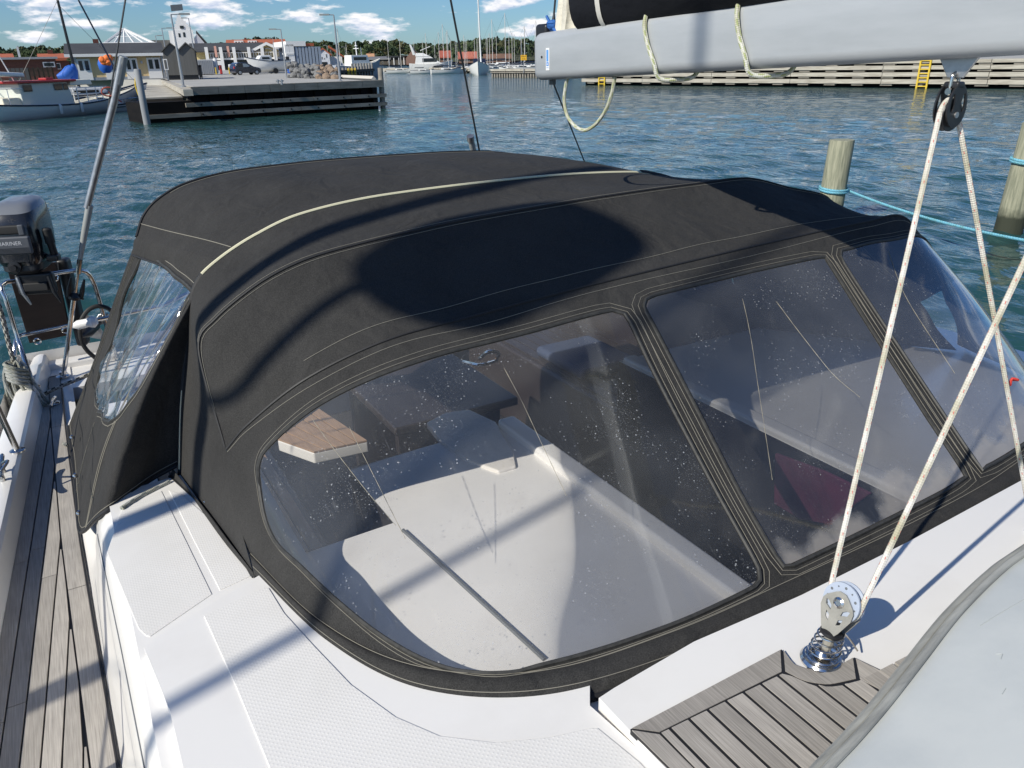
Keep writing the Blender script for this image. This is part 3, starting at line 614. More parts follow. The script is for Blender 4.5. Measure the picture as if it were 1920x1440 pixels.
bl_ = tk([(1182, 1366), (1234, 1374), (1560, 1700), (1420, 1600)]); tpiece(bl_)
ytop = lambda x: float(np.interp(x, [innerL[0], innerC[0]]+[p[0] for p in cv_i[1:]]+[innerR[0]+0.4], [innerL[1], innerC[1]]+[p[1] for p in cv_i[1:]]+[innerR[1]-0.02]))
xs = np.arange(innerL[0]-0.02, innerR[0]+0.5, 0.0425)
lft = tk([(1234, 1374)])[0]; lf2 = tk([(1560, 1700)])[0]
for a, c in zip(xs, xs[1:]):
    q = np.linspace(a, c, 5); top = [V3(x, ytop(x), 0) for x in q]
    ybot = 0.12
    b = MB(); pts = [V3(a+0.0036, ybot, 0)]+[V3(np.clip(p[0], a+0.0036, c-0.0036), p[1]-0.0045, 0) for p in top]+[V3(c-0.0036, ybot, 0)]
    if c < innerL[0]: continue
    pts = [V3(max(p[0], innerL[0]+0.004), p[1], 0) for p in pts]
    b.extrude(flat(pts, TZ+0.002), (0, 0, -0.006)); b.build('plank', TEAK, inlay)

patch('moulded_recess', [(800, 800), (835, 782), (880, 776), (930, 800), (962, 852), (968, 884), (935, 893), (880, 872), (830, 838)], 0.010, 0.02, GELD, yacht, bevel=0.007, seg=3)
gr = MB(); gr.tube(crv([onz(900, 672, -1.1), onz(915, 660, -1.06), onz(935, 662, -1.06), onz(930, 676, -1.1)], 16), 0.008, 8); gr.tube(crv([onz(868, 678, -1.1), onz(900, 684, -1.08), onz(932, 676, -1.1)], 16), 0.006, 6); gr.build('grab_handle', CHROME, yacht, smooth=True)
cm_ = MB(); cm_.box((2.98, 2.3, -1.9), (3.3, 4.5, -1.22)); cm_.build('shaded_coaming', DARKIN, yacht, bevel=0.03)  # dark box added over the sunlit port deck, shade painted in its colour
gl_ = MB(); gl_.tube([V3(xcr(y)+0.070, y, -1.268) for y in np.linspace(-1.0, 2.28, 30)], 0.0016, 5); gl_.build('moulding_groove', SHEETG, yacht); gl_ = MB(); gl_.tube([V3(xcr(y)-0.002, y, DZ+0.007) for y in np.linspace(-1.0, 4.6, 40)], 0.004, 6); gl_.build('sealant_bead', CAULK, yacht)
# --- stanchions, pushpit, cleat
def chromething(name, fn, par=yacht, m=CHROME, smooth=True):
    b = MB(); fn(b); return b.build(name, m, par, smooth=smooth, angle=40)
sb = onz(33, 846, -1.497)
def stn(b): b.lathe([(0.03, 0), (0.03, 0.006), (0.018, 0.012)], sb, n=14); b.tube([sb, sb+V3(-0.035, 0.02, 0.30), sb+V3(-0.05, 0.03, 0.62)], 0.0125, 10)
stan = chromething('stanchion', stn)
yq = 4.80
pp = lambda px, py, y=yq: ony(px, py, y)
lf = onz(64, 726, -1.515)
def push(b):
    b.tube(crv([lf, pp(38, 650, 4.70), pp(10, 560, 4.74), pp(3, 543, 4.76), pp(8, 530, 4.78), pp(37, 526, 4.80), pp(101, 513, 4.82), pp(146, 507, 4.82), pp(163, 511, 4.84), pp(176, 530, 4.86), pp(190, 575, 4.87), pp(203, 620, 4.88), pp(240, 740, 4.9)], 60), 0.0125, 10)
    b.tube(crv([pp(27, 668, 4.68), pp(29, 642, 4.72), pp(35, 631, 4.76), pp(50, 626, 4.80), pp(131, 609, 4.82), pp(205, 595, 4.86), pp(300, 575, 4.88)], 40), 0.0115, 10)
    b.lathe([(0.03, 0), (0.03, 0.006), (0.016, 0.012)], lf, n=12)
    for q in ((101, 513, 4.82), (37, 526, 4.8), (68, 632, 4.8), (121, 612, 4.82)):
        c = pp(*q); b.tube([c+V3(0.016*math.cos(t), -0.006, 0.016*math.sin(t)-0.022) for t in np.linspace(0, 6.28, 12)], 0.005, 6)
pushpit = chromething('pushpit', push)
def stern2(b):
    b.tube(crv([pp(300, 575, 4.88), V3(1.4, 4.95, -1.05), V3(2.6, 4.95, -1.05), V3(3.5, 4.8, -1.05), V3(3.56, 4.6, -1.5)], 40), 0.0125, 8)
chromething('stern_rail', stern2)
bd = MB(); q = [pp(13, 505, 4.86), pp(104, 492, 4.88), pp(132, 628, 4.88), pp(55, 644, 4.86)]
bd.extrude(q, (0.006, 0.026, 0)); bd.build('motor_bracket_board', BROWNB, yacht, bevel=0.003)
def cleat(b):
    c = onz(6, 893, -1.495)
    for dy in (-0.04, 0.04): b.cyl(c+V3(0, dy, 0), c+V3(0, dy, 0.03), 0.011, 0.009, 10)
    b.tube(crv([c+V3(0.005, -0.115, 0.045), c+V3(0, -0.05, 0.034), c+V3(0, 0.05, 0.034), c+V3(0.005, 0.115, 0.045)], 18), [0.006]+[0.010]*16+[0.006], 8)
    b.tube(crv([c+V3(0.0, -0.03, 0.035), c+V3(0.03, 0.0, 0.06), c+V3(0.0, 0.05, 0.035)], 12), 0.006, 6)
chromething('mooring_cleat', cleat)
def padplate(b):
    c = onz(100, 757, DZ+0.008); b.lathe([(0.03, 0), (0.034, 0.003), (0.02, 0.008)], c, n=16); b.tube(crv([c+V3(-0.012, -0.06, 0.012), c+V3(0, 0, 0.02), c+V3(0.012, 0.06, 0.012)], 10), 0.008, 8)
chromething('deck_eye', padplate)

# ================================================================== SPRAYHOOD
hood = thing('sprayhood', 'charcoal canvas sprayhood with three clear front windows and cream zip', 'sprayhood', (XC, 1.4, -1.15))
NS = 700
U = np.linspace(0, 1, NS)
def arc(pts, n=NS): return crv(pts, n)
knB = [(0, .221, 1.651, -1.158), (.1, .298, 1.309, -1.156), (.2, .414, 1.075, -1.152), (.3, .62, .925, -1.150), (.42, .917, .873, -1.147), (.55, 1.29, .858, -1.144), (.63, 1.7, .856, -1.142), (.72, 2.16, .881, -1.143), (.82, 2.6, .96, -1.148), (.88, 2.85, 1.1, -1.150), (.94, 3.05, 1.38, -1.155), (1, 3.15, 1.65, -1.158)]
knA = [(0, .25, 1.95, -.94), (.1, .312, 1.90, -.857), (.2, .452, 1.83, -.742), (.3, .652, 1.783, -.665), (.42, .90, 1.768, -.640), (.55, 1.22, 1.75, -.612), (.63, 1.6, 1.738, -.590), (.72, 2.0, 1.73, -.572), (.82, 2.45, 1.72, -.557), (.88, 2.665, 1.72, -.566), (.94, 2.82, 1.69, -.72), (1, 2.95, 1.65, -.94)]
def knots(kn):
    K = np.array(kn); P = K[:, 1:]; out = np.zeros((NS, 3)); k = K[:, 0]
    # monotone-ish cubic by Catmull-Rom in the knot parameter
    d = np.zeros_like(P); d[1:-1] = (P[2:]-P[:-2])/(k[2:]-k[:-2])[:, None]; d[0] = (P[1]-P[0])/(k[1]-k[0]); d[-1] = (P[-1]-P[-2])/(k[-1]-k[-2])
    j = np.clip(np.searchsorted(k, U, side='right')-1, 0, len(k)-2); h = (k[j+1]-k[j]); t = ((U-k[j])/h)[:, None]; h = h[:, None]
    return (2*t**3-3*t**2+1)*P[j]+(t**3-2*t**2+t)*h*d[j]+(-2*t**3+3*t**2)*P[j+1]+(t**3-t**2)*h*d[j+1]
CB, CA = knots(knB), knots(knA)
def ev(C, u): u = np.clip(u, 0, 1)*(NS-1); i = np.clip(u.astype(int), 0, NS-2); f = (u-i)[..., None]; return C[i]*(1-f)+C[i+1]*f
def SF(u, v):
    """front of the hood: v = 0 at its foot, 1 at the front bow"""
    u = np.asarray(u, float); v = np.asarray(v, float)
    b, a = ev(CB, u), ev(CA, u)
    h = a-b; hor = h.copy(); hor[..., 2] = 0; hor /= np.linalg.norm(hor, axis=-1, keepdims=True)+1e-9
    b1 = b+hor*0.075+V3(0, 0, 0.034)                                 # the skirt lies over the coamings before it turns up
    s = np.clip(v/0.14, 0, 1); t = np.clip((v-0.14)/0.86, 0, 1)
    low = b+(b1-b)*s[..., None]; low[..., 2] += 0.020*np.sin(np.pi*s)
    hi = b1+(a-b1)*t[..., None]
    nrm = np.cross(np.gradient(CB, axis=0), V3(0, 0, 1)); nrm /= np.linalg.norm(nrm, axis=1, keepdims=True)+1e-9
    bul = 0.016*np.sin(np.pi*t)+0.004*np.sin(9*u*np.pi*2+3*t)*np.sin(np.pi*t)*(0.5+0.5*np.sin(23*u))
    sm = 1/(1+np.exp(-(v-0.14)/0.02))
    P = low*(1-sm)[..., None]+hi*sm[..., None]
    return P-ev(nrm, u)*(-bul)[..., None]*np.array([1, 1, 0.0])
KU, KV = 3.4, 0.95                                                   # metres per unit, roughly
_gu, _gv = np.meshgrid(np.linspace(0, 1, 420), np.linspace(0, 1, 120), indexing='ij'); _gp = proj(SF(_gu, _gv))
def inv(S, G, gu, gv, px, py):
    d = (G[..., 0]-px)**2+(G[..., 1]-py)**2; i = np.unravel_index(np.argmin(d), d.shape); u, v = gu[i], gv[i]
    for _ in range(8):
        e = 1e-3; p = proj(S(np.array([u, u+e, u]), np.array([v, v, v+e]))); J = np.stack([(p[1]-p[0])/e, (p[2]-p[0])/e], 1)
        try: dlt = np.linalg.solve(J, np.array([px, py])-p[0])
        except Exception: break
        u += np.clip(dlt[0], -0.02, 0.02); v += np.clip(dlt[1], -0.05, 0.05); u, v = min(max(u, 0.001), 0.999), min(max(v, 0.001), 0.999)
    return u, v
W1 = [(488, 905), (486, 880), (495, 852), (525, 820), (580, 775), (650, 735), (760, 690), (880, 655), (1000, 625), (1100, 597), (1148, 586), (1165, 590), (1177, 605), (1230, 715), (1330, 905), (1405, 1040), (1420, 1073), (1417, 1090), (1395, 1105), (1250, 1170), (1100, 1220), (1000, 1246), (920, 1263), (850, 1253), (770, 1221), (690, 1171), (620, 1113), (560, 1056), (520, 1018), (500, 975)]
W2 = [(1212, 574), (1222, 560), (1260, 549), (1400, 515), (1535, 486), (1547, 490), (1558, 505), (1640, 635), (1730, 776), (1802, 884), (1798, 897), (1760, 921), (1620, 991), (1490, 1053), (1475, 1058), (1462, 1046), (1395, 930), (1300, 745), (1238, 625)]
W3 = [(1580, 482), (1590, 471), (1640, 457), (1690, 449)]
def loop_uv(pix, S, G, gu, gv): return np.array([inv(S, G, gu, gv, *p) for p in pix])
def smooth_loop(uv, k, n):
    q = crv(uv*np.array([KU, KV]), n, True); return q/np.array([KU, KV])
L1 = smooth_loop(loop_uv(W1, SF, _gp, _gu, _gv), 0, 170); L2 = smooth_loop(loop_uv(W2, SF, _gp, _gu, _gv), 0, 120)
t3 = loop_uv(W3, SF, _gp, _gu, _gv); b3 = loop_uv([(1905, 838), (1845, 872), (1834, 866), (1745, 735), (1640, 577)], SF, _gp, _gu, _gv)
L3 = smooth_loop(np.concatenate([t3, [[min(t3[-1][0]+0.045, .9), t3[-1][1]-0.01], [.955, .86], [.965, .70], [.965, .35], [.955, .20], [.93, .17]], b3]), 0, 110)
def offset(loop, d):
    q = loop*np.array([KU, KV]); t = np.roll(q, -1, 0)-np.roll(q, 1, 0); t /= np.linalg.norm(t, axis=1, keepdims=True)+1e-9
    n = np.stack([t[:, 1], -t[:, 0]], 1); c = q.mean(0); area = 0.5*np.sum(q[:, 0]*np.roll(q[:, 1], -1)-np.roll(q[:, 0], -1)*q[:, 1])
    if area < 0: n = -n
    return (q+n*d)/np.array([KU, KV])
def surf_mesh(name, S, V, T, m, par, dn=0.0):
    P = S(V[:, 0], V[:, 1])
    if dn:
        e = 1e-3; n = np.cross(S(np.clip(V[:, 0]+e, 0, 1), V[:, 1])-S(np.clip(V[:, 0]-e, 0, 1), V[:, 1]), S(V[:, 0], np.clip(V[:, 1]+e, 0, 1))-S(V[:, 0], np.clip(V[:, 1]-e, 0, 1))); n /= np.linalg.norm(n, axis=1, keepdims=True)+1e-9
        P = P+n*dn
    return MB().add(P, T).build(name, m, par, smooth=True, angle=80)
def outw(S, uv, d):
    e = 1e-3; u, v = uv[:, 0], uv[:, 1]
    n = np.cross(S(np.clip(u+e, 0, 1), v)-S(np.clip(u-e, 0, 1), v), S(u, np.clip(v+e, 0, 1))-S(u, np.clip(v-e, 0, 1))); n /= np.linalg.norm(n, axis=1, keepdims=True)+1e-9
    P = S(u, v)
    flip = np.sign(np.sum(n*(-P), axis=1)); return P+n*flip[:, None]*d
SCL = np.array([KU, KV])
def region(outer, holes, step=0.03):
    o = outer*SCL; h = [x*SCL for x in holes]
    g = np.stack(np.meshgrid(np.arange(o[:, 0].min(), o[:, 0].max(), step), np.arange(o[:, 1].min(), o[:, 1].max(), step)), -1).reshape(-1, 2)
    V, T = cdt_region(o, h, g); return V/SCL, T
ou = np.concatenate([np.stack([np.linspace(0, 1, 160), np.zeros(160)], 1), np.stack([np.ones(28), np.linspace(0, 1, 30)[1:-1]], 1), np.stack([np.linspace(1, 0, 160), np.ones(160)], 1), np.stack([np.zeros(28), np.linspace(1, 0, 30)[1:-1]], 1)])
V, T = region(ou, [L1, L2, L3], 0.022); front = surf_mesh('front_panel', SF, V, T, CANV, hood)
for L_, lab in ((L1, 'large scratched clear window wrapping round the starboard corner'), (L2, 'middle clear window speckled with salt spots'), (L3, 'port clear window with a misty lower corner')):
    V, T = region(L_, [], 0.03); w = surf_mesh('window', SF, V, T, VINYL if L_ is L1 else VINYLB, hood); w['label'] = lab
    P = outw(SF, offset(L_, 0.006), 0.001); MB().tube(list(P), 0.0050, 6, True).build('binding', BIND, w, smooth=True)
    for d in (0.017, 0.030):
        P = outw(SF, offset(L_, d), 0.0006); MB().tube(list(P), 0.0007, 4, True).build('stitching', STITCH, w)
wins = [c for c in hood.children if c.name.split('.')[0] == 'window']
for wi, pix in ((0, [(945, 690), (978, 752), (1010, 820), (1062, 930)]), (0, [(585, 785), (640, 860), (695, 930), (742, 985)]), (0, [(655, 800), (705, 900), (760, 1010)]), (1, [(1455, 565), (1500, 625), (1560, 700), (1612, 745)]), (1, [(1392, 560), (1415, 680), (1430, 780), (1448, 900)]), (2, [(1665, 470), (1700, 560), (1790, 700)])):
    uv = loop_uv(pix, SF, _gp, _gu, _gv); uv = crv(uv*np.array([KU, KV]), 30)/np.array([KU, KV]); MB().tube(list(outw(SF, uv, 0.0006)), [0.0009*(0.4+0.6*abs(math.sin(k*0.9))) for k in range(30)], 4).build('crease', CREASE, wins[wi])
# hems, skirt stitching and bow seam of the front panel
for v, r, m, nm in ((0.012, 0.005, CANVD, 'hem'), (0.045, 0.0008, STITCH, 'stitching'), (0.125, 0.0008, STITCH, 'stitching'), (0.998, 0.0040, CANVD, 'bow_seam'), (0.972, 0.0008, STITCH, 'stitching')):
    uv = np.stack([np.linspace(0.002, 0.998, 240), np.full(240, v)+0.004*np.sin(np.linspace(0, 25, 240))*(nm == 'stitching')], 1); MB().tube(list(outw(SF, uv, 0.0008)), r, 6).build(nm, m, hood, smooth=True)
for px, py in ((388, 940), (488, 1066)):
    pass
# roof: from the front bow over the second bow to the zip
S2P = [(.25, 1.97, -.94), (.244, 2.09, -.70), (.30, 2.10, -.628), (.43, 2.10, -.548), (.56, 2.1, -.503), (.73, 2.1, -.479), (1.0, 2.1, -.455), (1.3, 2.1, -.441), (1.7, 2.1, -.431), (1.98, 2.1, -.429), (2.233, 2.090, -0.430), (2.401, 2.030, -0.474), (2.528, 1.970, -0.508), (2.618, 1.93, -0.588), (2.688, 1.88, -.72), (2.92, 1.75, -.94)]
MP = [(.145, 2.33, -1.185), (.196, 2.38, -.97), (.25, 2.42, -.79), (.285, 2.43, -.66), (.325, 2.44, -.593), (.405, 2.45, -.540), (.51, 2.45, -.489), (.65, 2.45, -.443), (.9, 2.45, -.413), (1.3, 2.45, -.404), (1.65, 2.45, -.407), (1.9, 2.45, -.420), (2.05, 2.45, -.437), (2.22, 2.44, -.49), (2.36, 2.42, -.60), (2.5, 2.4, -.85), (2.6, 2.35, -1.185)]
C2 = arc(S2P); CM = arc(MP)
# hood side below the hinge belongs to the strip between second bow and zip bow
C2x = arc([(.221, 1.66, -1.158), (.228, 1.80, -1.06)]+S2P+[(3.0, 1.7, -1.06), (3.1, 1.66, -1.158)])
CAr = arc([tuple(p) for p in CA[::14]])
def bulge(P, amt):
    return P
def strip(c0, c1, sag, seed):
    rng = np.random.RandomState(seed); ph = rng.rand(6)*6.28
    def S(u, v):
        u = np.asarray(u, float); v = np.asarray(v, float); P = ev(c0, u)*(1-v)[..., None]+ev(c1, u)*v[..., None]
        w = np.sin(np.pi*v)
        P = P.copy(); P[..., 2] += -sag*w*np.clip(np.sin(np.pi*u)*1.6, 0, 1)+0.0025*w*(np.sin(31*u+ph[0]+2*v)+np.sin(53*u+ph[1]-3*v)); return P
    return S
SR1 = strip(CAr, C2, 0.012, 1); SR2 = strip(C2x, CM, 0.010, 2)
def gridsurf(name, S, nu, nv, m, par, u0=0.0, u1=1.0):
    uu, vv = np.meshgrid(np.linspace(u0, u1, nu), np.linspace(0, 1, nv), indexing='ij'); return MB().grid(S(uu, vv)).build(name, m, par, smooth=True, angle=80)
gridsurf('roof_panel', SR1, 200, 26, CANV, hood); gridsurf('roof_panel', SR2, 240, 18, CANV, hood)
def seam(S, v, r, m, nm, par, u0=0.0, u1=1.0, n=220, d=0.0012, wob=0.0):
    uu = np.linspace(u0, u1, n); uv = np.stack([uu, np.full(n, v)+wob*np.sin(uu*40)], 1); return MB().tube(list(outw(S, uv, d)), r, 6).build(nm, m, par, smooth=True)
seam(SR1, 0.995, 0.0036, CANVD, 'bow_seam', hood); seam(SR1, 0.965, 0.0008, STITCH, 'stitching', hood); seam(SR1, 0.17, 0.0008, STITCH, 'stitching', hood, 0.12, 0.9)
seam(SR2, 0.045, 0.0008, STITCH, 'stitching', hood, 0.12, 0.88)
seam(SR2, 0.985, 0.0052, PIPING, 'cream_zip_piping', hood, 0.19, 0.86, d=0.002); seam(SR2, 1.0, 0.010, CANVD, 'zip_flap', hood, 0.0, 0.9, d=-0.004)
seam(SR2, 0.992, 0.003, PIPING, 'side_zip', hood, 0.01, 0.215)
# lower skirt of the side with its snap fasteners
sk = MB(); ups = [ev(C2x, np.array([0.0]))[0], V3(.19, 1.85, -1.155), V3(.165, 2.1, -1.165), V3(.140, 2.34, -1.165)]
dn = [onz(476, 1082, -1.163), onz(430, 1010, -1.166), onz(385, 955, -1.168), onz(318, 893, -1.170)]
a, c = crv(ups, 26), crv(dn, 26)
sk.grid([[p+(q-p)*t+V3(0, 0, 0.028*math.sin(math.pi*t)*(1-t)) for t in np.linspace(0, 1, 8)] for p, q in zip(a, c)]); sk.build('side_skirt', CANV, hood, smooth=True)
MB().tube(list(c), 0.005, 6).build('hem', CANVD, hood, smooth=True)
for px, py, z in ((388, 940, -1.150), (487, 1066, -1.150), (141, 892, -1.42), (148, 962, -1.48), (135, 820, -1.45)):
    p = onz(px, py, z); b = MB(); b.lathe([(0.009, -0.004), (0.009, 0.003), (0.006, 0.006), (0.004, 0.012)], p, axis=-p/np.linalg.norm(p)*0.6+V3(0, 0, 1), n=12); b.build('snap_fastener', CHROME, hood, smooth=True)
# ================================================================== COCKPIT TENT (aft of the zip)
tent = thing('cockpit_tent', 'charcoal canvas cockpit tent behind the zip with a creased clear side window', 'cockpit tent', (XC, 3.2, -1.3))
iu0 = 0.205; CMt = arc([tuple(ev(CM, np.array([t]))[0]+V3(0, 0.006, 0.002)) for t in np.linspace(iu0, 0.93, 60)])
CKt = arc([(.222, 3.05, -.565), (.262, 3.12, -.51), (.32, 3.15, -.462), (.43, 3.18, -.416), (.62, 3.2, -.387), (.964, 3.2, -.375), (1.34, 3.2, -.378), (1.6, 3.2, -.385), (1.80, 3.18, -.40), (1.97, 3.15, -.44), (2.08, 3.1, -.52), (2.2, 3.05, -.8)])
ST = strip(CMt, CKt, -0.018, 5); gridsurf('tent_roof', ST, 180, 30, CANV, tent)
seam(ST, 0.998, 0.006, CANVD, 'hem', tent, 0, 1); seam(ST, 0.97, 0.0012, STITCH, 'stitching', tent, 0.1, 1)
vv = np.linspace(0.01, 0.99, 40); MB().tube(list(outw(ST, np.stack([np.full(40, 0.028), vv], 1), 0.001)), 0.0013, 5).build('stitching', STITCH, tent)
topc = arc([tuple(p) for p in ST(np.zeros(20), np.linspace(0, 1, 20))+V3(-0.004, 0, -0.004)])
BOT = [(.150, 2.37, -1.16), onz(285, 900, -1.176), onz(240, 932, -1.182), onz(185, 972, -1.215), onz(150, 999, -1.50), onz(143, 930, -1.56), onz(136, 860, -1.58), onz(128, 800, -1.585)]
# the foot of the side: forward piece runs down over the coachroof, the rest along the side deck
botf = arc([tuple(p) for p in BOT])
def SS(u, v):
    u = np.asarray(u, float); v = np.asarray(v, float)
    # u from the zip aft, v from the foot up; forward edge is the zip line
    P = ev(botf, u)*(1-v)[..., None]+ev(topc, np.clip((u-0.34)/0.66, 0, 1)*0.985)*v[..., None]
    P = P.copy(); w = np.sin(np.pi*np.clip(v, 0, 1)); bl_ = w*np.sin(np.pi*np.clip(u/0.75, 0, 1))*np.clip((1-u)*3, 0, 1); P[..., 0] -= 0.075*bl_; P[..., 1] -= 0.03*bl_; P[..., 0] += 0.007*w*(np.sin(26*u+4*v)+0.6*np.sin(47*u-3*v+1))*np.clip(u*3, 0, 1); return P
_hu, _hv = np.meshgrid(np.linspace(0, 1, 260), np.linspace(0, 1, 160), indexing='ij'); _hp = proj(SS(_hu, _hv))
WS = [(272, 478), (300, 498), (352, 543), (345, 575), (312, 640), (255, 738), (206, 786), (194, 772), (182, 752), (190, 690), (212, 640), (232, 560), (255, 510)]
KU, KV = 1.5, 0.9; SCL = np.array([KU, KV])
LS = smooth_loop(loop_uv(WS, SS, _hp, _hu, _hv), 0, 90)
ou = np.concatenate([np.stack([np.linspace(0, 1, 90), np.zeros(90)], 1), np.stack([np.ones(48), np.linspace(0, 1, 50)[1:-1]], 1), np.stack([np.linspace(1, 0, 90), np.ones(90)], 1), np.stack([np.zeros(48), np.linspace(1, 0, 50)[1:-1]], 1)])
V, T = region(ou, [LS], 0.018); surf_mesh('side_panel', SS, V, T, CANV, tent)
V, T = region(LS, [], 0.009)
def SSc(u, v):
    P = SS(u, v).copy(); P[..., 0] += 0.006*np.sin(70*u-22*v+2.5*np.sin(8*v))+0.004*np.sin(121*u+14*v+2*np.sin(11*u)); return P
w = surf_mesh('side_window', SSc, V, T, VINYLS, tent)
MB().tube(list(outw(SS, offset(LS, 0.008), 0.0)), 0.006, 6, True).build('binding', BIND, w, smooth=True)
MB().tube(list(outw(SS, offset(LS, 0.022), 0.001)), 0.0013, 4, True).build('stitching', STITCH, w)
for v0, r, m, nm in ((0.006, 0.006, CANVD, 'hem'), (0.03, 0.0012, STITCH, 'stitching')):
    uu = np.linspace(0.002, 0.998, 130); MB().tube(list(outw(SS, np.stack([uu, np.full(130, v0)], 1), 0.001)), r, 6).build(nm, m, tent, smooth=True)
for u0 in (0.30, 0.62, 0.97):
    vv = np.linspace(0.01, 0.96 if u0 < 0.5 else 0.35 if u0 < 0.9 else 0.99, 70); uu = u0+0.012*np.sin(vv*5)+(0.04*vv if u0 < 0.5 else 0)
    for du in (0, 0.012): MB().tube(list(outw(SS, np.stack([uu+du, vv], 1), 0.001)), 0.0013, 4).build('stitching', STITCH, tent)
vl = ST(np.zeros(50), np.linspace(0, 1, 50)); MB().grid([[p+V3(0.004, 0, 0.004), p+V3(-0.012, 0, -0.012), p+V3(-0.022, -0.004, -0.045), p+V3(-0.026, -0.006, -0.062)] for p in vl]).build('valance', CANV, tent, smooth=True)
MB().tube([p+V3(-0.028, -0.006, -0.061) for p in vl], 0.004, 6).build('hem', CANVD, tent, smooth=True)
# port side of the tent so that it is closed
pb = arc([(3.2, 2.3, -1.17), (3.35, 3.0, -1.5), (3.45, 3.95, -1.58)]); pt = arc([tuple(p) for p in ST(np.ones(20), np.linspace(0, 1, 20))])
gridsurf('port_panel', lambda u, v: ev(pb, u)*(1-v)[..., None]+ev(pt, u)*v[..., None], 40, 20, CANV, tent)

# cord along the tent foot
cd_ = MB(); cd_.tube(crv([onz(228, 953, -1.166), onz(262, 931, -1.166), onz(318, 903, -1.164)], 20), 0.0065, 8); tag(cd_.build('loose_cord', ROPEO, None, smooth=True), 'short grey brown cord lying on the coachroof beside the tent', 'cord')

# ================================================================== BOOM, SAIL COVER, MAST
BX = 1.58
bz = lambda y: -0.076+(2.46-y)*0.0385                                # underside of the boom
boom = thing('boom', 'pale grey boom running in from the upper right with a blue sticker at its end', 'boom', (BX, 0.9, bz(0.9)))
def rrect(w, h, r, n=5):
    out = []
    for cx, cz, a0 in ((w/2-r, h/2-r, 0), (-w/2+r, h/2-r, 90), (-w/2+r, -h/2+r, 180), (w/2-r, -h/2+r, 270)):
        for k in range(n+1): t = rad(a0+90*k/n); out.append((cx+r*math.cos(t), cz+r*math.sin(t)))
    return out
bm_ = MB(); rows = []
for y, k in ((2.452, 0.80), (2.447, 0.93), (2.435, 0.99), (2.42, 1.0), (1.5, 1.0), (0.5, 1.0), (-1.95, 1.0)):
    H = 0.150+max(0, 2.46-y)*0.006; sec = rrect(0.105*k, H*(1-(1-k)*0.5), 0.026)
    rows.append([V3(BX+a, y, bz(y)+H/2+c) for a, c in sec])
bm_.grid(rows, wrap=True); bm_.add(rows[0], [tuple(range(len(rows[0])))]); bm_.build('boom_spar', ALU, boom, smooth=True, angle=60)
s0 = onx(1027, 90, BX-0.0535); s1 = onx(1027, 132, BX-0.0535)
st = MB(); st.obox((s0+s1)/2, (0, 0.0105, 0), (0.0008, 0, 0), (0, 0, abs(s0[2]-s1[2])/2)); stk = st.build('sticker', WHITEP, boom)
hgt = abs(s0[2]-s1[2]); cx = BX-0.0547
for dy, z0, z1, m, nm in ((-0.0035, 0.40, 0.92, BLUES, 'blue_bar'), (0.0008, 0.40, 0.92, LBLUES, 'pale_bar'), (0.0045, 0.40, 0.92, BLUES, 'blue_bar'), (0.0, 0.20, 0.37, BLUES, 'blue_square')):
    b = MB(); zc = s1[2]+hgt*(z0+z1)/2; w_ = 0.0017 if nm != 'blue_square' else 0.0065
    b.obox((cx, s0[1]+dy, zc), (0, w_, 0), (0.0003, 0, 0), (0, 0, hgt*(z1-z0)/2)); b.build(nm, m, stk)
b = MB(); b.obox((cx-0.0004, s0[1], s1[2]+hgt*0.28), (0, 0.0012, 0), (0.0003, 0, 0), (0, 0, 0.0032)); b.obox((cx-0.0005, s0[1], s1[2]+hgt*0.28), (0, 0.0032, 0), (0.0003, 0, 0), (0, 0, 0.0012)); b.build('white_cross', WHITEP, stk)
def text_obj(name, body, size, o, xd, yd, m, par, depth=0.0):
    cu = bpy.data.curves.new(name, 'FONT'); cu.body = body; cu.size = size; cu.align_x = 'CENTER'; cu.align_y = 'CENTER'; cu.extrude = depth
    ob = bpy.data.objects.new(name, cu); me = bpy.data.meshes.new_from_object(ob); bpy.data.objects.remove(ob)
    xd = np.asarray(xd, float); xd /= np.linalg.norm(xd); yd = np.asarray(yd, float); yd = yd-xd*(yd @ xd); yd /= np.linalg.norm(yd); zd = np.cross(xd, yd); o = np.asarray(o)+OFF
    me.transform(Matrix(((xd[0], yd[0], zd[0], o[0]), (xd[1], yd[1], zd[1], o[1]), (xd[2], yd[2], zd[2], o[2]), (0, 0, 0, 1))))
    me.materials.clear(); me.materials.append(m); q = bpy.data.objects.new(name, me); COL.objects.link(q)
    if par is not None: q.parent = par; q.matrix_parent_inverse = chain_loc(par)
    return q
text_obj('lettering', 'SELDEN', 0.0042, (cx, s0[1], s1[2]+hgt*0.12), (0, -1, 0), (0, 0, 1), BLUES, stk)
rv = MB(); rv.lathe([(0.004, 0), (0.004, 0.002)], onx(1016, 107, BX-0.053), axis=(-1, 0, 0), n=10); rv.build('rivet', BLACKP, boom)
ec = MB(); p = onx(1024, 58, BX); ec.box((BX-0.028, p[1]-0.04, p[2]-0.03), (BX+0.028, p[1]+0.03, p[2]+0.022)); ec.build('end_fitting', BLACKP, boom, bevel=0.012, seg=3)
bk = onx(1799, 108, BX); zz = bz(bk[1])
bt = MB(); bt.extrude([(BX-0.003, bk[1]+0.042, zz+0.004), (BX-0.003, bk[1]-0.042, zz+0.004), (BX-0.003, bk[1]-0.016, zz-0.036), (BX-0.003, bk[1]+0.016, zz-0.036)], (0.006, 0, 0)); bt.build('mainsheet_bail', STEELM, boom, bevel=0.002)
bag = thing('sail_cover', 'black sail cover with white tape bands lying along the top of the boom', 'sail cover', (BX, 0.5, bz(0.5)+0.16))
rows = []
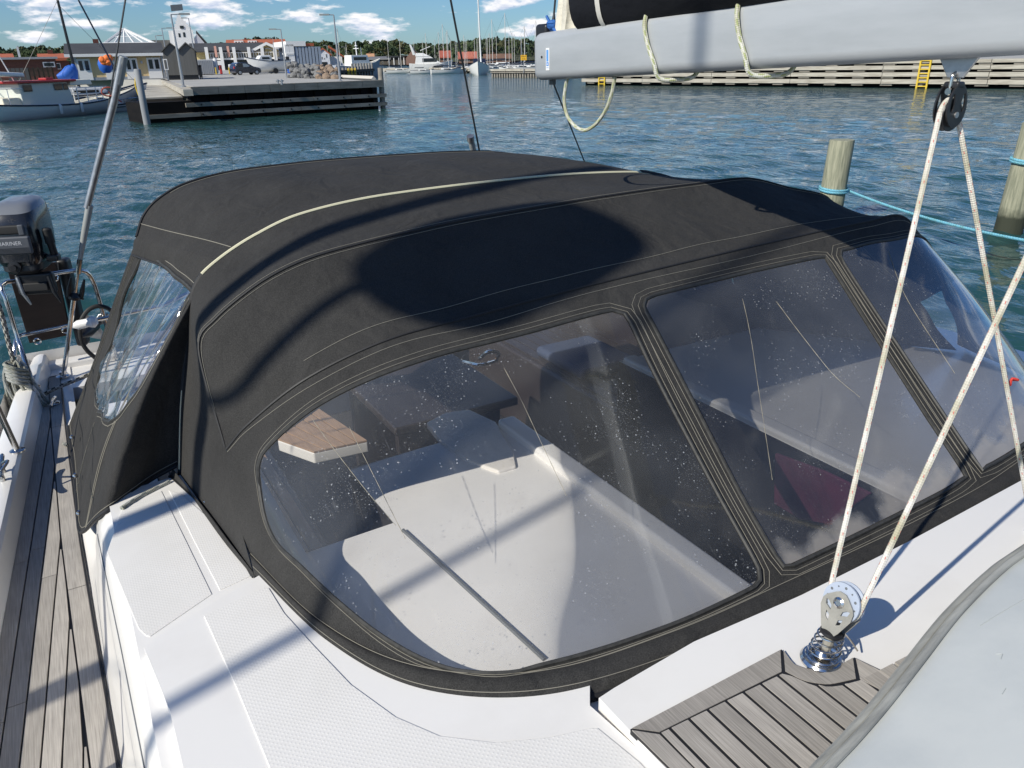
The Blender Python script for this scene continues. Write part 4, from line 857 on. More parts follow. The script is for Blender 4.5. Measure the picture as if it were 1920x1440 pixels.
for y in np.linspace(2.20, -1.7, 60):
    z0 = bz(y)+0.140; w = 0.104+0.012*math.sin(y*5)+0.02*max(0, 2.0-y)*0.5; h = 0.125+max(0, 2.3-y)*0.035
    k = 1.0 if y < 2.16 else 0.93
    rows.append([V3(BX+w*k*math.sin(t)*(1+0.06*math.sin(3*t+y*7)), y, z0+h*k-0.012-h*k*math.cos(t)) for t in np.linspace(0, 2*math.pi, 28, endpoint=False)])
g = MB().grid(rows, wrap=True); g.add(rows[0], [tuple(range(28))]); g.build('cover', BAG, bag, smooth=True, angle=60)
for y in (2.06, 1.2, 0.4):
    z0 = bz(y)+0.140; w = 0.104+0.012*math.sin(y*5)+0.02*max(0, 2.0-y)*0.5; h = 0.125+max(0, 2.3-y)*0.035
    b = MB(); b.grid([[V3(BX+(w+0.003)*math.sin(t)*(1+0.06*math.sin(3*t+y*7)), y+dy-0.05*(1-math.cos(t))*0.5, z0+h-0.012-(h+0.003)*math.cos(t)) for t in np.linspace(0, 2*math.pi, 40)] for dy in (-0.011, 0.011)]); b.build('tape_band', STRAP, bag, smooth=True)
sl = MB(); rows = []
for k in range(15):
    t = k/14; z = bz(2.40)+0.150+t*0.5; fw = 0.01+0.03*t
    rows.append([V3(BX+0.040*math.cos(a)*(0.6+0.5*t)+0.008*math.sin(a*5+t*6), 2.315-t*0.13+(0.055+0.01*t)*math.sin(a)+0.007*math.sin(a*7+3*t), z) for a in np.linspace(0, 2*math.pi, 36, endpoint=False)])
sl.grid(rows, wrap=True); tag(sl.build('furled_sail', SAILC, None, smooth=True), 'cream folds of the mainsail poking out of the cover at the boom end', 'sail')
kn = MB(); kc = onx(1034, 48, BX-0.02)
for k in range(4):
    a = k*0.9; kn.tube([kc+V3(0.010*math.cos(t)*math.cos(a), 0.016*math.sin(t), 0.012*math.cos(t)*math.sin(a)-0.004*k+0.008) for t in np.linspace(0, 6.28, 14)], 0.0055, 6)
kn.tube([kc, kc+V3(0.0, 0.03, 0.03)], 0.005, 6); kn.tube([kc, kc+V3(0.0, -0.03, -0.02)], 0.006, 6)
tag(kn.build('blue_lashing', BLUEC, None, smooth=True), 'blue webbing knotted round the sail at the end of the boom', 'lashing')
tl = MB(); tl.tube([onx(1036, 58, BX), onx(1041, 0, BX), onx(1052, -200, BX)], 0.0035, 6); tl.tube([onx(1036, 56, BX), onx(1038, 40, BX), onx(1039, 26, BX)], [0.006, 0.007, 0.004], 7)
tag(tl.build('topping_lift', WIRE, None, smooth=True), 'thin dark line rising from the boom end past the cream sail', 'line')
def hoop(px_top, px_bot, lab, m=ROPEG):
    a = onx(px_top[0], px_top[1], BX-0.06); c = onx(px_bot[0], px_bot[1], BX-0.058); y0, y1 = a[1], c[1]; z0 = bz(y1)
    H = 0.156; pts = [V3(BX+0.0, y0+0.01, bz(y0)+H+0.012), V3(BX-0.045, y0+0.005, bz(y0)+H+0.008), V3(BX-0.060, y0, bz(y0)+H-0.03), V3(BX-0.0600, (y0+y1)/2+0.006, bz(y0)+H*0.5), V3(BX-0.060, y1, z0+0.03), V3(BX-0.048, y1-0.01, z0-0.010), V3(BX-0.01, y1-0.04, z0-0.016), V3(BX+0.045, y1-0.05, z0-0.008), V3(BX+0.060, y1-0.05, z0+0.03), V3(BX+0.06, y0-0.02, z0+H-0.03), V3(BX+0.04, y0, z0+H+0.010)]
    tag(MB().tube(list(crv(pts, 70, True)), 0.0062, 8, True).build('rope_hoop', m, None, smooth=True), lab, 'rope')
hoop((1209, 40), (1226, 138), 'rope hoop tied round the boom nearer its sticker end'); hoop((1383, 12), (1396, 128), 'rope hoop tied round the boom below the longer part of the sail cover')
lp = [onx(a, c, BX-0.02) for a, c in ((1064, 146), (1060, 165), (1058, 190), (1064, 218), (1080, 238), (1098, 244), (1118, 232), (1136, 206), (1147, 175), (1153, 144))]
tag(MB().tube(list(crv(lp, 60)), 0.0058, 8).build('rope_loop', ROPEG, None, smooth=True), 'greenish white slack rope loop hanging below the end of the boom', 'rope')
rl_ = MB(); p0 = onx(1036, 152, BX); rl_.tube([p0, ony(1097, 306, 2.9), ony(1112, 345, 3.4)], 0.003, 6); rl_.box((p0[0]-0.006, p0[1]-0.012, p0[2]-0.012), (p0[0]+0.006, p0[1]+0.012, p0[2]+0.012)); tag(rl_.build('boom_end_line', WIRE, None), 'thin dark line dropping from the boom end behind the sprayhood', 'line')
mast = thing('mast', 'grey aluminium mast standing behind the viewer and mirrored in the window', 'mast', (XC, -2.1, -1.2))
MB().cyl((XC, -2.1, -1.2), (XC, -2.1, 13.0), 0.10, 0.08, 20).build('mast_tube', ALU, mast, smooth=True)
# ================================================================== MAINSHEET BLOCKS AND ROPES
low = onz(1540, 1238, -1.100); low = V3(low[0], low[1], roofz(low[0], low[1])+0.046)
blk = thing('coachroof_block', 'stand-up mainsheet block of grey alloy with pale blue sheave on a coil spring', 'block', low)
upv = V3(0.30, 0.0, 0.95); upv /= np.linalg.norm(upv); sv = V3(0.0, 1.0, 0.0); sv = sv-upv*(sv @ upv); ax = np.cross(sv, upv)
if ax[0] > 0: ax = -ax                                               # towards the viewer
BS = 1.0; q = lambda s, h, a=0.0: low+(sv*s+upv*h+ax*a)*BS
b = MB(); b.lathe([(0.036, -0.004), (0.037, 0.003), (0.033, 0.008), (0.024, 0.010), (0.023, 0.006), (0.016, 0.006), (0.015, 0.018), (0.008, 0.026)], low, n=28); b.build('base_plate', CHROME, blk, smooth=True, angle=30)
b = MB(); b.tube([low+V3(0.0, 0.0, 0.006)+(upv*(0.052*k/90)+(V3(1, 0, 0)*math.cos(k*0.34)+V3(0, 1, 0)*math.sin(k*0.34))*(0.029-0.008*k/90)) for k in range(91)]+[low+upv*0.05+V3(0.03, -0.02, -0.01), low+upv*0.04+V3(0.042, -0.03, -0.02)], 0.0017, 6); b.build('coil_spring', CHROME, blk, smooth=True)
b = MB(); b.cyl(q(0, 0.012), q(0, 0.062), 0.008, 0.010, 10); b.build('swivel_post', CASTG, blk, smooth=True)
b = MB(); b.lathe([(0.017, 0), (0.021, 0.003), (0.021, 0.008), (0.015, 0.012)], q(0, 0.050), axis=upv, n=18); b.build('swivel_collar', BLACKP, blk, smooth=True)
HC = 0.118
def plate(aoff):
    out = np.array([(-0.012, 0.058), (0.012, 0.058), (0.017, 0.066), (0.0305, 0.098), (0.0305, 0.112), (0.026, 0.120), (0.013, 0.132), (0.006, 0.137), (-0.006, 0.137), (-0.013, 0.132), (-0.026, 0.120), (-0.0305, 0.112), (-0.0305, 0.098), (-0.017, 0.066)])
    holes = [np.array([(0.010, 0.098), (0.022, 0.104), (0.024, 0.113), (0.018, 0.112), (0.011, 0.106)]), np.array([(-0.010, 0.098), (-0.022, 0.104), (-0.024, 0.113), (-0.018, 0.112), (-0.011, 0.106)]), np.array([(0.008, 0.078), (0.015, 0.083), (0.017, 0.094), (0.009, 0.089)]), np.array([(-0.008, 0.078), (-0.015, 0.083), (-0.017, 0.094), (-0.009, 0.089)])]
    V, T = cdt_region(out, holes, []); b = MB(); t = 0.0022
    b.add([q(s, h, aoff+t/2) for s, h in V], T); b.add([q(s, h, aoff-t/2) for s, h in V], T)
    for L_ in [out]+holes:
        n = len(L_); b.add([q(s, h, aoff+t/2) for s, h in L_]+[q(s, h, aoff-t/2) for s, h in L_], [(i, (i+1) % n, n+(i+1) % n, n+i) for i in range(n)])
    return b.build('cheek_plate', CASTG, blk)
plate(0.0135); plate(-0.0135)
b = MB(); b.lathe([(0.010, 0), (0.010, 0.002), (0.006, 0.004), (0.005, 0.003), (0.0025, 0.003)], q(0, HC, 0.0146), axis=ax, n=18); b.build('axle_pin', CHROME, blk, smooth=True)
b = MB(); b.lathe([(0.035, -0.0095), (0.0355, -0.0065), (0.0285, -0.001), (0.0285, 0.001), (0.0355, 0.0065), (0.035, 0.0095), (0.008, 0.0095)], q(0, HC), axis=ax, n=36); she = b.build('sheave', SHEAVE, blk, smooth=True, angle=30)
for k in range(12):
    t = 2*math.pi*k/12; b = MB(); b.lathe([(0.0026 if k % 2 else 0.0017, 0), (0.0022 if k % 2 else 0.0014, 0.0004)], q(0.0275*math.cos(t), HC+0.0275*math.sin(t), 0.0095), axis=ax, n=10); b.build('sheave_hole', SHEETG, she)
bc = V3(BX, bk[1], zz-0.092)
tb_ = thing('boom_block', 'black plastic mainsheet block shackled under the boom', 'block', (BX, bk[1], zz-0.05))
b = MB()
for s in (-1, 1):
    pts = [V3(BX+s*0.0, bk[1]+0.0, 0)]
    b.tube(crv([V3(BX+0.0, bk[1]+s*0.001, zz-0.026), V3(BX+0.010*s, bk[1], zz-0.030), V3(BX+0.012*s, bk[1], zz-0.050), V3(BX+0.012*s, bk[1], zz-0.060)], 14), 0.0035, 8)
    b.lathe([(0.0065, -0.003), (0.0075, 0), (0.0065, 0.003)], V3(BX+0.0145*s, bk[1], zz-0.060), axis=(1, 0, 0), n=12)
b.cyl(V3(BX-0.016, bk[1], zz-0.06), V3(BX+0.016, bk[1], zz-0.06), 0.0035, n=8); b.build('shackle', CHROME, tb_, smooth=True)
def ell(r1, h0, h1, n=26): return [(r1*math.cos(t), (h0 if math.sin(t) < 0 else h1)*math.sin(t)) for t in np.linspace(0, 2*math.pi, n, endpoint=False)]
for s in (-1, 1):
    out = np.array(ell(0.031, 0.036, 0.046)); hole = [np.array([(a*0.30+0.017*sg, c*0.45+0.006) for a, c in ell(0.022, 0.03, 0.05, 12)]) for sg in (-1, 1)]
    V, T = cdt_region(out, hole, []); b = MB(); t = 0.0035; y0 = bk[1]+s*0.0135; Q = lambda a, c, d: V3(BX+a, y0+d, bc[2]+c)
    b.add([Q(a, c, t/2) for a, c in V], T); b.add([Q(a, c, -t/2) for a, c in V], T)
    for L_ in [out]+hole:
        n = len(L_); b.add([Q(a, c, t/2) for a, c in L_]+[Q(a, c, -t/2) for a, c in L_], [(i, (i+1) % n, n+(i+1) % n, n+i) for i in range(n)])
    b.build('cheek', BLACKP, tb_)
b = MB(); b.lathe([(0.031, -0.008), (0.032, -0.006), (0.025, -0.001), (0.025, 0.001), (0.032, 0.006), (0.031, 0.008)], bc+V3(0, 0, -0.012), axis=(0, 1, 0), n=30); b.build('sheave', BLACKP, tb_, smooth=True, angle=30)
b = MB(); b.box((BX-0.012, bk[1]-0.016, bc[2]+0.036), (BX+0.012, bk[1]+0.016, bc[2]+0.050)); b.build('head', BLACKP, tb_, bevel=0.004)
b = MB(); b.cyl(V3(BX, bk[1]-0.018, bc[2]-0.012), V3(BX, bk[1]+0.018, bc[2]-0.012), 0.006, n=12); b.build('axle', STEELM, tb_)
blk.scale = (1.1,)*3; BS = 1.1
tA = q(0.0310, HC+0.004); tC = q(-0.0310, HC-0.004); sb_ = bc+V3(0, 0, -0.012)
RA = onx(1795, 182, BX-0.030); RA = V3(BX-0.030, bk[1], sb_[2]+0.004)
def straight(p, r, n=40, sag=0.0): return [p+(r-p)*t+V3(0, 0, -sag*4*t*(1-t)) for t in np.linspace(0, 1, n)]
over = [sb_+V3(0.030*math.cos(t), 0, 0.030*math.sin(t)) for t in np.linspace(math.pi, 0, 12)]
RBend = onz(1936, 992, -1.10)
under = [q(0.031*math.cos(t), HC+0.031*math.sin(t)) for t in np.linspace(0, -math.pi, 12)]
Cend = onx(2107, 95, BX)
pathA = straight(Cend, tC, 60)+list(under[::-1])+straight(tA, RA, 60)+over+straight(V3(BX+0.030, bk[1], sb_[2]), RBend, 60)
tag(MB().tube(pathA, 0.0055, 10).build('mainsheet_rope', ROPEW, None, smooth=True), 'white mainsheet rope with red flecks running between boom block and coachroof block', 'rope')
rk = onx(1899, 716, 1.83); b = MB(); b.tube(crv([rk+V3(-0.008, 0.0, -0.006), rk+V3(0.008, 0.008, 0.0), rk+V3(0.006, -0.008, 0.006), rk+V3(-0.008, 0, 0.010)], 16, True), 0.003, 6, True); tag(b.build('red_whipping', mat('red_twine', (0.55, 0.04, 0.03), 0.7), None), 'small red twine whipping on the port leg of the mainsheet', 'twine')
pf = thing('port_block', 'chrome fitting for the port mainsheet leg at the right frame edge', 'block', RBend)
b = MB(); b.lathe([(0.034, -0.055), (0.030, -0.045), (0.012, -0.035), (0.010, -0.01)], RBend, n=18); b.build('base_plate', CHROME, pf, smooth=True)
b = MB(); b.lathe([(0.03, -0.006), (0.03, 0.006)], RBend, axis=(0, 1, 0), n=20); b.build('sheave', SHEAVE, pf)
# ================================================================== UPTURNED TENDER
te = thing('upturned_tender', 'pale grey inflatable tender lying upturned on the coachroof, lower right corner', 'tender', onz(1800, 1400, -1.09))
EZ = -0.985
edge = crv([onz(a, c, EZ) for a, c in ((2150, 880), (1925, 1028), (1862, 1074), (1785, 1150), (1715, 1238), (1648, 1322), (1590, 1388), (1535, 1446), (1440, 1560), (1330, 1700))], 90)
inn = V3(0.80, -0.60, 0)
rows = []
for p in edge:
    rows.append([p+inn*s+V3(0, 0, h) for s, h in ((0.012, -0.11), (-0.004, -0.07), (-0.006, -0.03), (0.004, -0.008), (0.02, 0.0), (0.05, 0.006), (0.12, 0.022), (0.25, 0.045), (0.45, 0.06), (0.8, 0.06))])
MB().grid(rows).build('hull_skin', PVC, te, smooth=True, angle=80)
def ofs(s, h): return [p+inn*s+V3(0, 0, h) for p in edge]
MB().tube(ofs(-0.008, -0.010), 0.0105, 10).build('rub_strake', STRAKE, te, smooth=True); MB().tube(ofs(0.010, 0.003), 0.0075, 10).build('rub_strake', STRAKE, te, smooth=True)
rng = random.Random(4)
sfn = lambda i, s: edge[i]+inn*s+V3(0, 0, float(np.interp(s, [0, 0.05, 0.12, 0.25, 0.45, 0.8], [0, 0.006, 0.022, 0.045, 0.06, 0.06]))+0.0006)
for k in range(16):
    i = rng.randrange(25, 75); s = 0.06+rng.random()*0.35; j = min(88, max(1, i+rng.randrange(-5, 6))); s2 = s+rng.uniform(-0.07, 0.07)
    MB().tube([sfn(int(i+(j-i)*t), s+(s2-s)*t) for t in np.linspace(0, 1, 6)], 0.0006, 4).build('scuff', SCUFF, te)
# ================================================================== STERN GEAR: backstays, outboard, ropes
bs0 = onz(118, 706, DZ)
BY = lambda px, py: ony(px, py, float(np.interp(py, [0, 706], [4.35, 4.70])))
bst = thing('starboard_backstay', 'grey sleeved backstay with chrome tensioner rising at the stern beside the tent', 'backstay', bs0)
MB().tube([BY(240, -60), BY(235, 0), BY(208, 168), BY(190, 300)], 0.0045, 6).build('stay_wire', WIRE, bst, smooth=True)
MB().tube([BY(230, 108), BY(214, 190), BY(163, 390)], [0.0185, 0.0185, 0.016], 14).build('sleeve', STEELM, bst, smooth=True)
MB().tube([BY(232, 106), BY(226, 140), BY(222, 158)], 0.0195, 14).build('sleeve_cap', GREYSLV, bst, smooth=True)
MB().tube([BY(168, 385), BY(158, 440), BY(150, 488)], [0.018, 0.016, 0.011], 12).build('lower_sleeve', GREYSLV, bst, smooth=True)
b = MB(); b.tube([BY(150, 486), BY(147, 512)], 0.014, 10); b.tube([BY(148, 500), BY(141, 552)], 0.0075, 8); b.tube([BY(139, 555), BY(119, 704)], 0.0125, 10); b.lathe([(0.035, 0), (0.035, 0.006), (0.014, 0.012), (0.014, 0.03)], bs0, n=14); b.build('tension_rod', CHROME, bst, smooth=True)
b = MB(); b.lathe([(0.016, -0.022), (0.030, -0.015), (0.030, 0.0), (0.020, 0.012), (0.012, 0.02)], BY(140, 555), axis=BY(148, 500)-BY(140, 555), n=14); b.build('hand_wheel', BLACKP, bst, smooth=True)
for a, c in (((133, 520), (129, 556)), ((158, 524), (152, 560))): MB().tube([BY(*a), BY((a[0]+c[0])/2-1, (a[1]+c[1])/2+4), BY(*c), BY(c[0]+5, c[1]+1)], [0.005, 0.013, 0.011, 0.006], 8).build('handle', BLACKP, bst, smooth=True)
b = MB(); pr = BY(203, 172); b.tube([pr+V3(0.03*math.cos(t), 0.0, 0.02*math.sin(t)) for t in np.linspace(0, 6.28, 14)], 0.004, 6); b.tube([pr, pr+V3(0.05, 0, -0.05)], 0.003, 5); b.build('red_cord', mat('faded_red_cord', (0.42, 0.09, 0.06), 0.8), bst)
PY_ = lambda px, py: ony(px, py, float(np.interp(py, [0, 300], [3.9, 4.35])))
pst = thing('port_backstay', 'dark port backstay wire rising behind the sprayhood with a grey sleeve at its foot', 'backstay', V3(3.4, 4.6, -1.5))
MB().tube([PY_(832, -80), PY_(845, 0), PY_(899, 284), ony(925, 420, 4.6)], 0.0055, 6).build('stay_wire', WIRE, pst, smooth=True)
MB().tube([PY_(882, 258), PY_(889, 290), ony(905, 380, 4.55)], 0.019, 12).build('sleeve', GREYSLV, pst, smooth=True)
MB().tube([PY_(881.5, 255), PY_(882.5, 264)], 0.022, 12).build('sleeve_cap', STEELM, pst, smooth=True)

om = thing('outboard_motor', 'black outboard motor clamped to the stern rail board, lettered MARINER', 'outboard motor', pp(70, 540, 4.78))
OC = pp(45, 478, 4.62); ur = V3(0.94, -0.34, 0); ub = V3(0.34, 0.94, 0); uz = V3(0, 0, 1)
MS = 0.86; M_ = lambda a, d, h: OC+(ur*a+ub*d+uz*h)*MS
def loft(secs, par, name, m, n=28, p=4.0, tilt=0.0, **k):
    rows = []
    for h, w, d, oy in secs:
        r = []
        for t in np.linspace(0, 2*math.pi, n, endpoint=False):
            c, s = math.cos(t), math.sin(t); r.append(M_(w/2*math.copysign(abs(c)**(2/p), c), oy+d/2*math.copysign(abs(s)**(2/p), s), h+tilt*(d/2*s)))
        rows.append(r)
    b = MB().grid(rows, wrap=True); b.add(rows[0], [tuple(range(n))]); b.add(rows[-1], [tuple(range(n))]); return b.build(name, m, par, smooth=True, **k)
GLB = mat('glossy_black_cowl', (0.016, 0.017, 0.020), 0.22, coat=0.6)
GRYP = mat('grey_front_panel', (0.075, 0.082, 0.095), 0.42)
loft([(-0.03, .24, .30, .05), (0.0, .265, .34, .05), (0.10, .275, .36, .06), (0.20, .27, .36, .07), (0.262, .25, .34, .08), (0.292, .215, .30, .09), (0.305, .15, .22, .09)], om, 'cowl', GLB, tilt=0.10)
loft([(0.268, .245, .33, .08), (0.296, .212, .295, .09), (0.310, .15, .22, .09), (0.313, .06, .10, .09)], om, 'cowl_sky_sheen', mat('sky_sheen_cowl', (0.17, 0.18, 0.195), 0.3, coat=0.6), tilt=0.10)  # pale tone paints the sky's reflection onto the black cowl
b = MB(); b.obox(M_(0.012, -0.135, 0.085), ur*0.098*MS, ub*0.014*MS, uz*0.052*MS); fp = b.build('front_panel', GRYP, om, bevel=0.010, seg=3)
for k in range(5): MB().obox(M_(0.012, -0.150, 0.043+k*0.007), ur*0.085*MS, ub*0.001*MS, uz*0.0012*MS).build('rib', BLACKP, fp)
text_obj('lettering', 'MARINER', 0.027, M_(0.0, -0.1505, 0.098), ur, uz, mat('silver_lettering', (0.55, 0.56, 0.58), 0.4), fp, 0.0004)
b = MB(); b.obox(M_(0.0, -0.120, 0.172), ur*0.082*MS, ub*0.012*MS, uz*0.026*MS); b.build('carry_recess', RUBBER, om, bevel=0.008)
for a in (-0.098, 0.072): MB().obox(M_(a, -0.128, 0.170), ur*0.016*MS, ub*0.008*MS, uz*0.030*MS).build('recess_cheek', GRYP, om, bevel=0.005)
loft([(-0.10, .16, .18, .02), (-0.075, .22, .26, .03), (-0.03, .235, .29, .05)], om, 'lower_cowl', BLACKP)
b = MB(); b.lathe([(0.030, 0), (0.030, 0.018), (0.014, 0.020), (0.014, 0.034)], M_(-0.02, -0.10, -0.045), axis=-ub, n=16); b.build('choke_knob', BLACKP, om, smooth=True)
b = MB(); b.obox(M_(0.165, -0.02, -0.02), ur*0.034*MS, ub*0.03*MS, uz*0.020*MS); b.build('tiller_bracket', BLACKP, om, bevel=0.008)
MB().tube([M_(0.175, -0.02, -0.01), M_(0.172, -0.03, 0.075)], 0.018, 12).build('tiller_arm', BLACKP, om, smooth=True)
MB().tube([M_(0.172, -0.03, 0.07), M_(0.170, -0.035, 0.15), M_(0.170, -0.035, 0.158)], [0.023, 0.022, 0.014], 14).build('tiller_grip', RUBBER, om, smooth=True)
b = MB(); b.obox(M_(0.035, -0.02, -0.17), ur*0.105*MS, ub*0.025*MS, uz*0.066*MS); b.build('clamp_bracket', BLACKP, om, bevel=0.014, seg=3)
b = MB(); b.obox(M_(0.04, -0.050, -0.185), ur*0.068*MS, ub*0.012*MS, uz*0.026*MS); b.build('bracket_recess', RUBBER, om, bevel=0.006)
for a in (-0.05, 0.12): MB().tube([M_(a, -0.05, -0.12), M_(a+0.015, -0.06, -0.22), M_(a+0.04, -0.06, -0.29)], [0.010, 0.010, 0.004], 8).build('clamp_screw', STEELM if a < 0 else BLACKP, om, smooth=True)
b = MB(); b.obox(M_(0.05, 0.42, -0.42), ur*0.035*MS, ub*0.05*MS, uz*0.30*MS); b.build('leg', BLACKP, om, bevel=0.02, seg=3)
b = MB(); b.lathe([(0.008, -0.14), (0.036, -0.05), (0.038, 0.06), (0.02, 0.13)], M_(0.10, 0.45, -0.62), axis=ub, n=16); b.build('gearcase', BLACKP, om, smooth=True)
b = MB()
for k in range(3):
    t = 2.1*k+0.4; c = M_(0.10, 0.56, -0.62); d = ur*math.cos(t)+uz*math.sin(t); e_ = ur*-math.sin(t)+uz*math.cos(t)
    b.extrude([c+d*0.02-e_*0.02, c+d*0.09-e_*0.035, c+d*0.10+e_*0.02, c+d*0.05+e_*0.035, c+d*0.02+e_*0.02], ub*0.004+e_*0.004)
b.build('propeller', STEELM, om, bevel=0.001)
# grey propeller blade seen under the board belongs to the tilted leg
hl = MB(); hl.tube(crv([pp(212, 586, 4.75), pp(200, 577, 4.75), pp(182, 574, 4.75), pp(165, 582, 4.75), pp(153, 600, 4.75), pp(150, 622, 4.75), pp(154, 642, 4.75), pp(164, 658, 4.75), pp(180, 672, 4.75)], 40), 0.012, 10)
tag(hl.build('black_hose', RUBBER, None, smooth=True), 'black curved hose looping below the stern rail behind the tent', 'hose')
hh = MB(); hh.lathe([(0.012, -0.06), (0.026, -0.03), (0.024, 0.02), (0.034, 0.05), (0.02, 0.07)], pp(157, 607, 4.7), axis=(0.9, -0.3, 0.15), n=14); tag(hh.build('rail_light', WHITEP, None, smooth=True), 'small white fitting on the stern rail beside the black hose', 'rail light')
# coiled ropes hanging on the stern rail
rc = MB(); rng = random.Random(11); ty = 4.42
for k in range(13):
    a0 = 14+rng.random()*26; bx = 50+rng.random()*48; by = 770+rng.random()*38; y0 = ty+rng.uniform(-0.07, 0.05); w = rng.uniform(8, 26)
    rc.tube(list(crv([ony(a0, 676+rng.random()*8, y0), ony(a0+w*0.6+6, 712, y0-0.03), ony((a0+bx)/2+w+4, 756, y0-0.05), ony(bx+6, by-4, y0-0.04), ony(bx-10, by+6, y0-0.03), ony((a0+bx)/2-w*0.5-4, 764, y0+0.0), ony(a0-8, 712, y0+0.02)], 44, True)), 0.0085, 7, True)
for k in range(5):
    yk = 684+k*7; rc.tube(list(crv([ony(8+k*2, yk, ty-0.10), ony(28+k*2, yk+7, ty-0.14), ony(50+k*1.5, yk+10, ty-0.08), ony(44, yk, ty+0.02), ony(20, yk-6, ty+0.03)], 30, True)), 0.0085, 7, True)
rc.tube(list(crv([ony(60, 772, ty-0.08), ony(78, 808, ty-0.1), ony(100, 824, ty-0.12), onz(122, 833, DZ+0.02)], 30)), 0.008, 7)
tag(rc.build('rope_coil', ROPEO, None, smooth=True), 'bundle of weathered grey rope hanging in loops from the stern rail', 'rope coil')
br = MB(); br.tube(list(crv([ony(-6, 560, 4.3), ony(6, 600, 4.32), ony(18, 650, 4.35), ony(29, 690, 4.38)], 30)), 0.011, 8); br.tube(list(crv([ony(52, 742, 4.40), ony(60, 752, 4.36), ony(100, 730, 4.40), ony(168, 702, 4.45)], 30)), 0.0105, 8); br.tube(list(crv([ony(50, 735, 4.41), ony(62, 742, 4.36), ony(66, 755, 4.36), ony(54, 762, 4.40)], 24, True)), 0.010, 8, True)
tag(br.build('mooring_rope', ROPEK, None, smooth=True), 'black and white braided mooring rope stretched across the stern deck', 'rope')
# lifelines
ll = MB()
for h in (0.30, 0.60):
    ll.tube([sb+V3(-0.03, 0.02, h), V3(-0.72, 1.6, -1.497+h), V3(-0.80, -0.6, -1.497+h)], 0.003, 6)
ll.build('lifeline', WIRE, yacht)
s2 = MB(); s2.tube([V3(-0.62, 1.6, -1.497), V3(-0.72, 1.6, -0.88)], 0.0125, 8); s2.build('stanchion', CHROME, yacht)
# small aerial beyond the sprayhood
# ================================================================== PILINGS WITH MOORING LINE
def piling(base, top, r, lab):
    t = thing('mooring_pile', lab, 'mooring pile', base, 'weathered mooring piles beyond the yacht')
    rng = np.random.RandomState(int(abs(base[0])*100)); prof = [(r*1.05, -0.8), (r*1.03, 0), (r*1.0, (top-WZ)*0.5), (r*0.97, top-WZ-0.02), (r*0.93, top-WZ)]
    rows = [[V3(base[0]+rr*(1+0.03*math.sin(3*a+h)+0.02*math.sin(7*a))*math.cos(a)+0.045*h*ln[0], base[1]+rr*(1+0.03*math.sin(3*a+h)+0.02*math.sin(7*a))*math.sin(a)+0.045*h*ln[1], base[2]+h) for a in np.linspace(0, 6.283, 26, endpoint=False)] for rr, h in prof]
    b = MB().grid(rows, wrap=True); b.add(rows[-1], [tuple(range(26))]); b.build('post', PILE, t, smooth=True, angle=50); return t
ln = (0.75, -0.45)
d1 = onz(1580, 262, -1.0); d1 = d1/np.linalg.norm(d1[:2])*14.6; P1 = V3(d1[0], d1[1], WZ); P2 = onz(1890, 434, WZ)
ln1 = ln
t1 = d1[2]; P1 = P1-V3(0.045*(t1-WZ)*ln[0], 0.045*(t1-WZ)*ln[1], 0)
piling(P1, t1, 0.205, 'grey green wooden mooring pile just beyond the sprayhood with turquoise rope')
t2 = ony(1912, 232, P2[1])[2]; piling(P2, t2, 0.20, 'wooden mooring pile at the right edge with a dark wet foot')
def ring(px, py, P, lab):
    d = np.linalg.norm(P[:2]); c = ray(px, py); c = c*(d-0.0)/np.linalg.norm(c[:2]); h = c[2]-WZ
    cc = V3(P[0]+0.045*h*ln[0], P[1]+0.045*h*ln[1], c[2]); b = MB()
    for dz in (0, 0.035): b.tube([cc+V3(0.225*math.cos(t), 0.225*math.sin(t), dz+0.02*math.sin(t)) for t in np.linspace(0, 6.283, 28, endpoint=False)], 0.022, 8, True)
    return b, cc
b, cc = ring(1574, 357, P1, '')
e1 = ray(1990, 462); e1 = e1*(11.8/np.linalg.norm(e1[:2])); b.tube([cc+V3(0.2, -0.1, 0)+(e1-cc-V3(0.2, -0.1, 0))*t+V3(0, 0, -0.10*4*t*(1-t)) for t in np.linspace(0, 1, 30)], 0.020, 8)
tag(b.build('turquoise_line', ROPEB, None, smooth=True), 'turquoise mooring line looped round the pile beyond the sprayhood and running right', 'rope', 'turquoise mooring lines')
b, cc = ring(1905, 303, P2, ''); tag(b.build('turquoise_line', ROPEB, None, smooth=True), 'turquoise rope ring round the pile at the right edge', 'rope', 'turquoise mooring lines')
# ================================================================== UNSEEN YACHT, ADDED (out of frame; pole, dome and stay shaped to cast sprayhood shadows)
ny = thing('shadow_yacht', 'unseen white yacht added in the next berth to cast the shadows on the sprayhood', 'sailing yacht', (-4.35, 0.5, WZ))
rows = []
for y in np.linspace(-6, 4.5, 24):
    h = 1.65*math.sin(math.pi*np.clip((y+6.3)/13.5, 0, 1))**0.6; rows.append([V3(-4.35-h, y, -1.75), V3(-4.35-h*0.95, y, -2.4), V3(-4.35, y, -3.2), V3(-4.35+h*0.95, y, -2.4), V3(-4.35+h, y, -1.75)])
b = MB().grid(rows); b.add(rows[-1], [(0, 1, 2, 3, 4)]); b.build('hull', GEL, ny, smooth=True)
b = MB(); b.grid([[r[0], r[4]] for r in rows]); b.build('deck', GEL, ny)
b = MB(); b.box((-5.4, -3.0, -1.76), (-3.3, 1.8, -1.35)); b.build('cabin', GEL, ny, bevel=0.15, seg=3)
MX, MY = -4.35, -2.2
MB().cyl((MX, MY, -1.4), (MX, MY, 12), 0.045, 0.04, 14).build('mast', ALU, ny, smooth=True)
QX, QY = -2.9, 1.52
b = MB(); b.cyl((QX, QY, -1.8), (QX, QY, 3.3), 0.046, 0.042, 14); b.build('shadow_pole', ALU, ny, smooth=True)
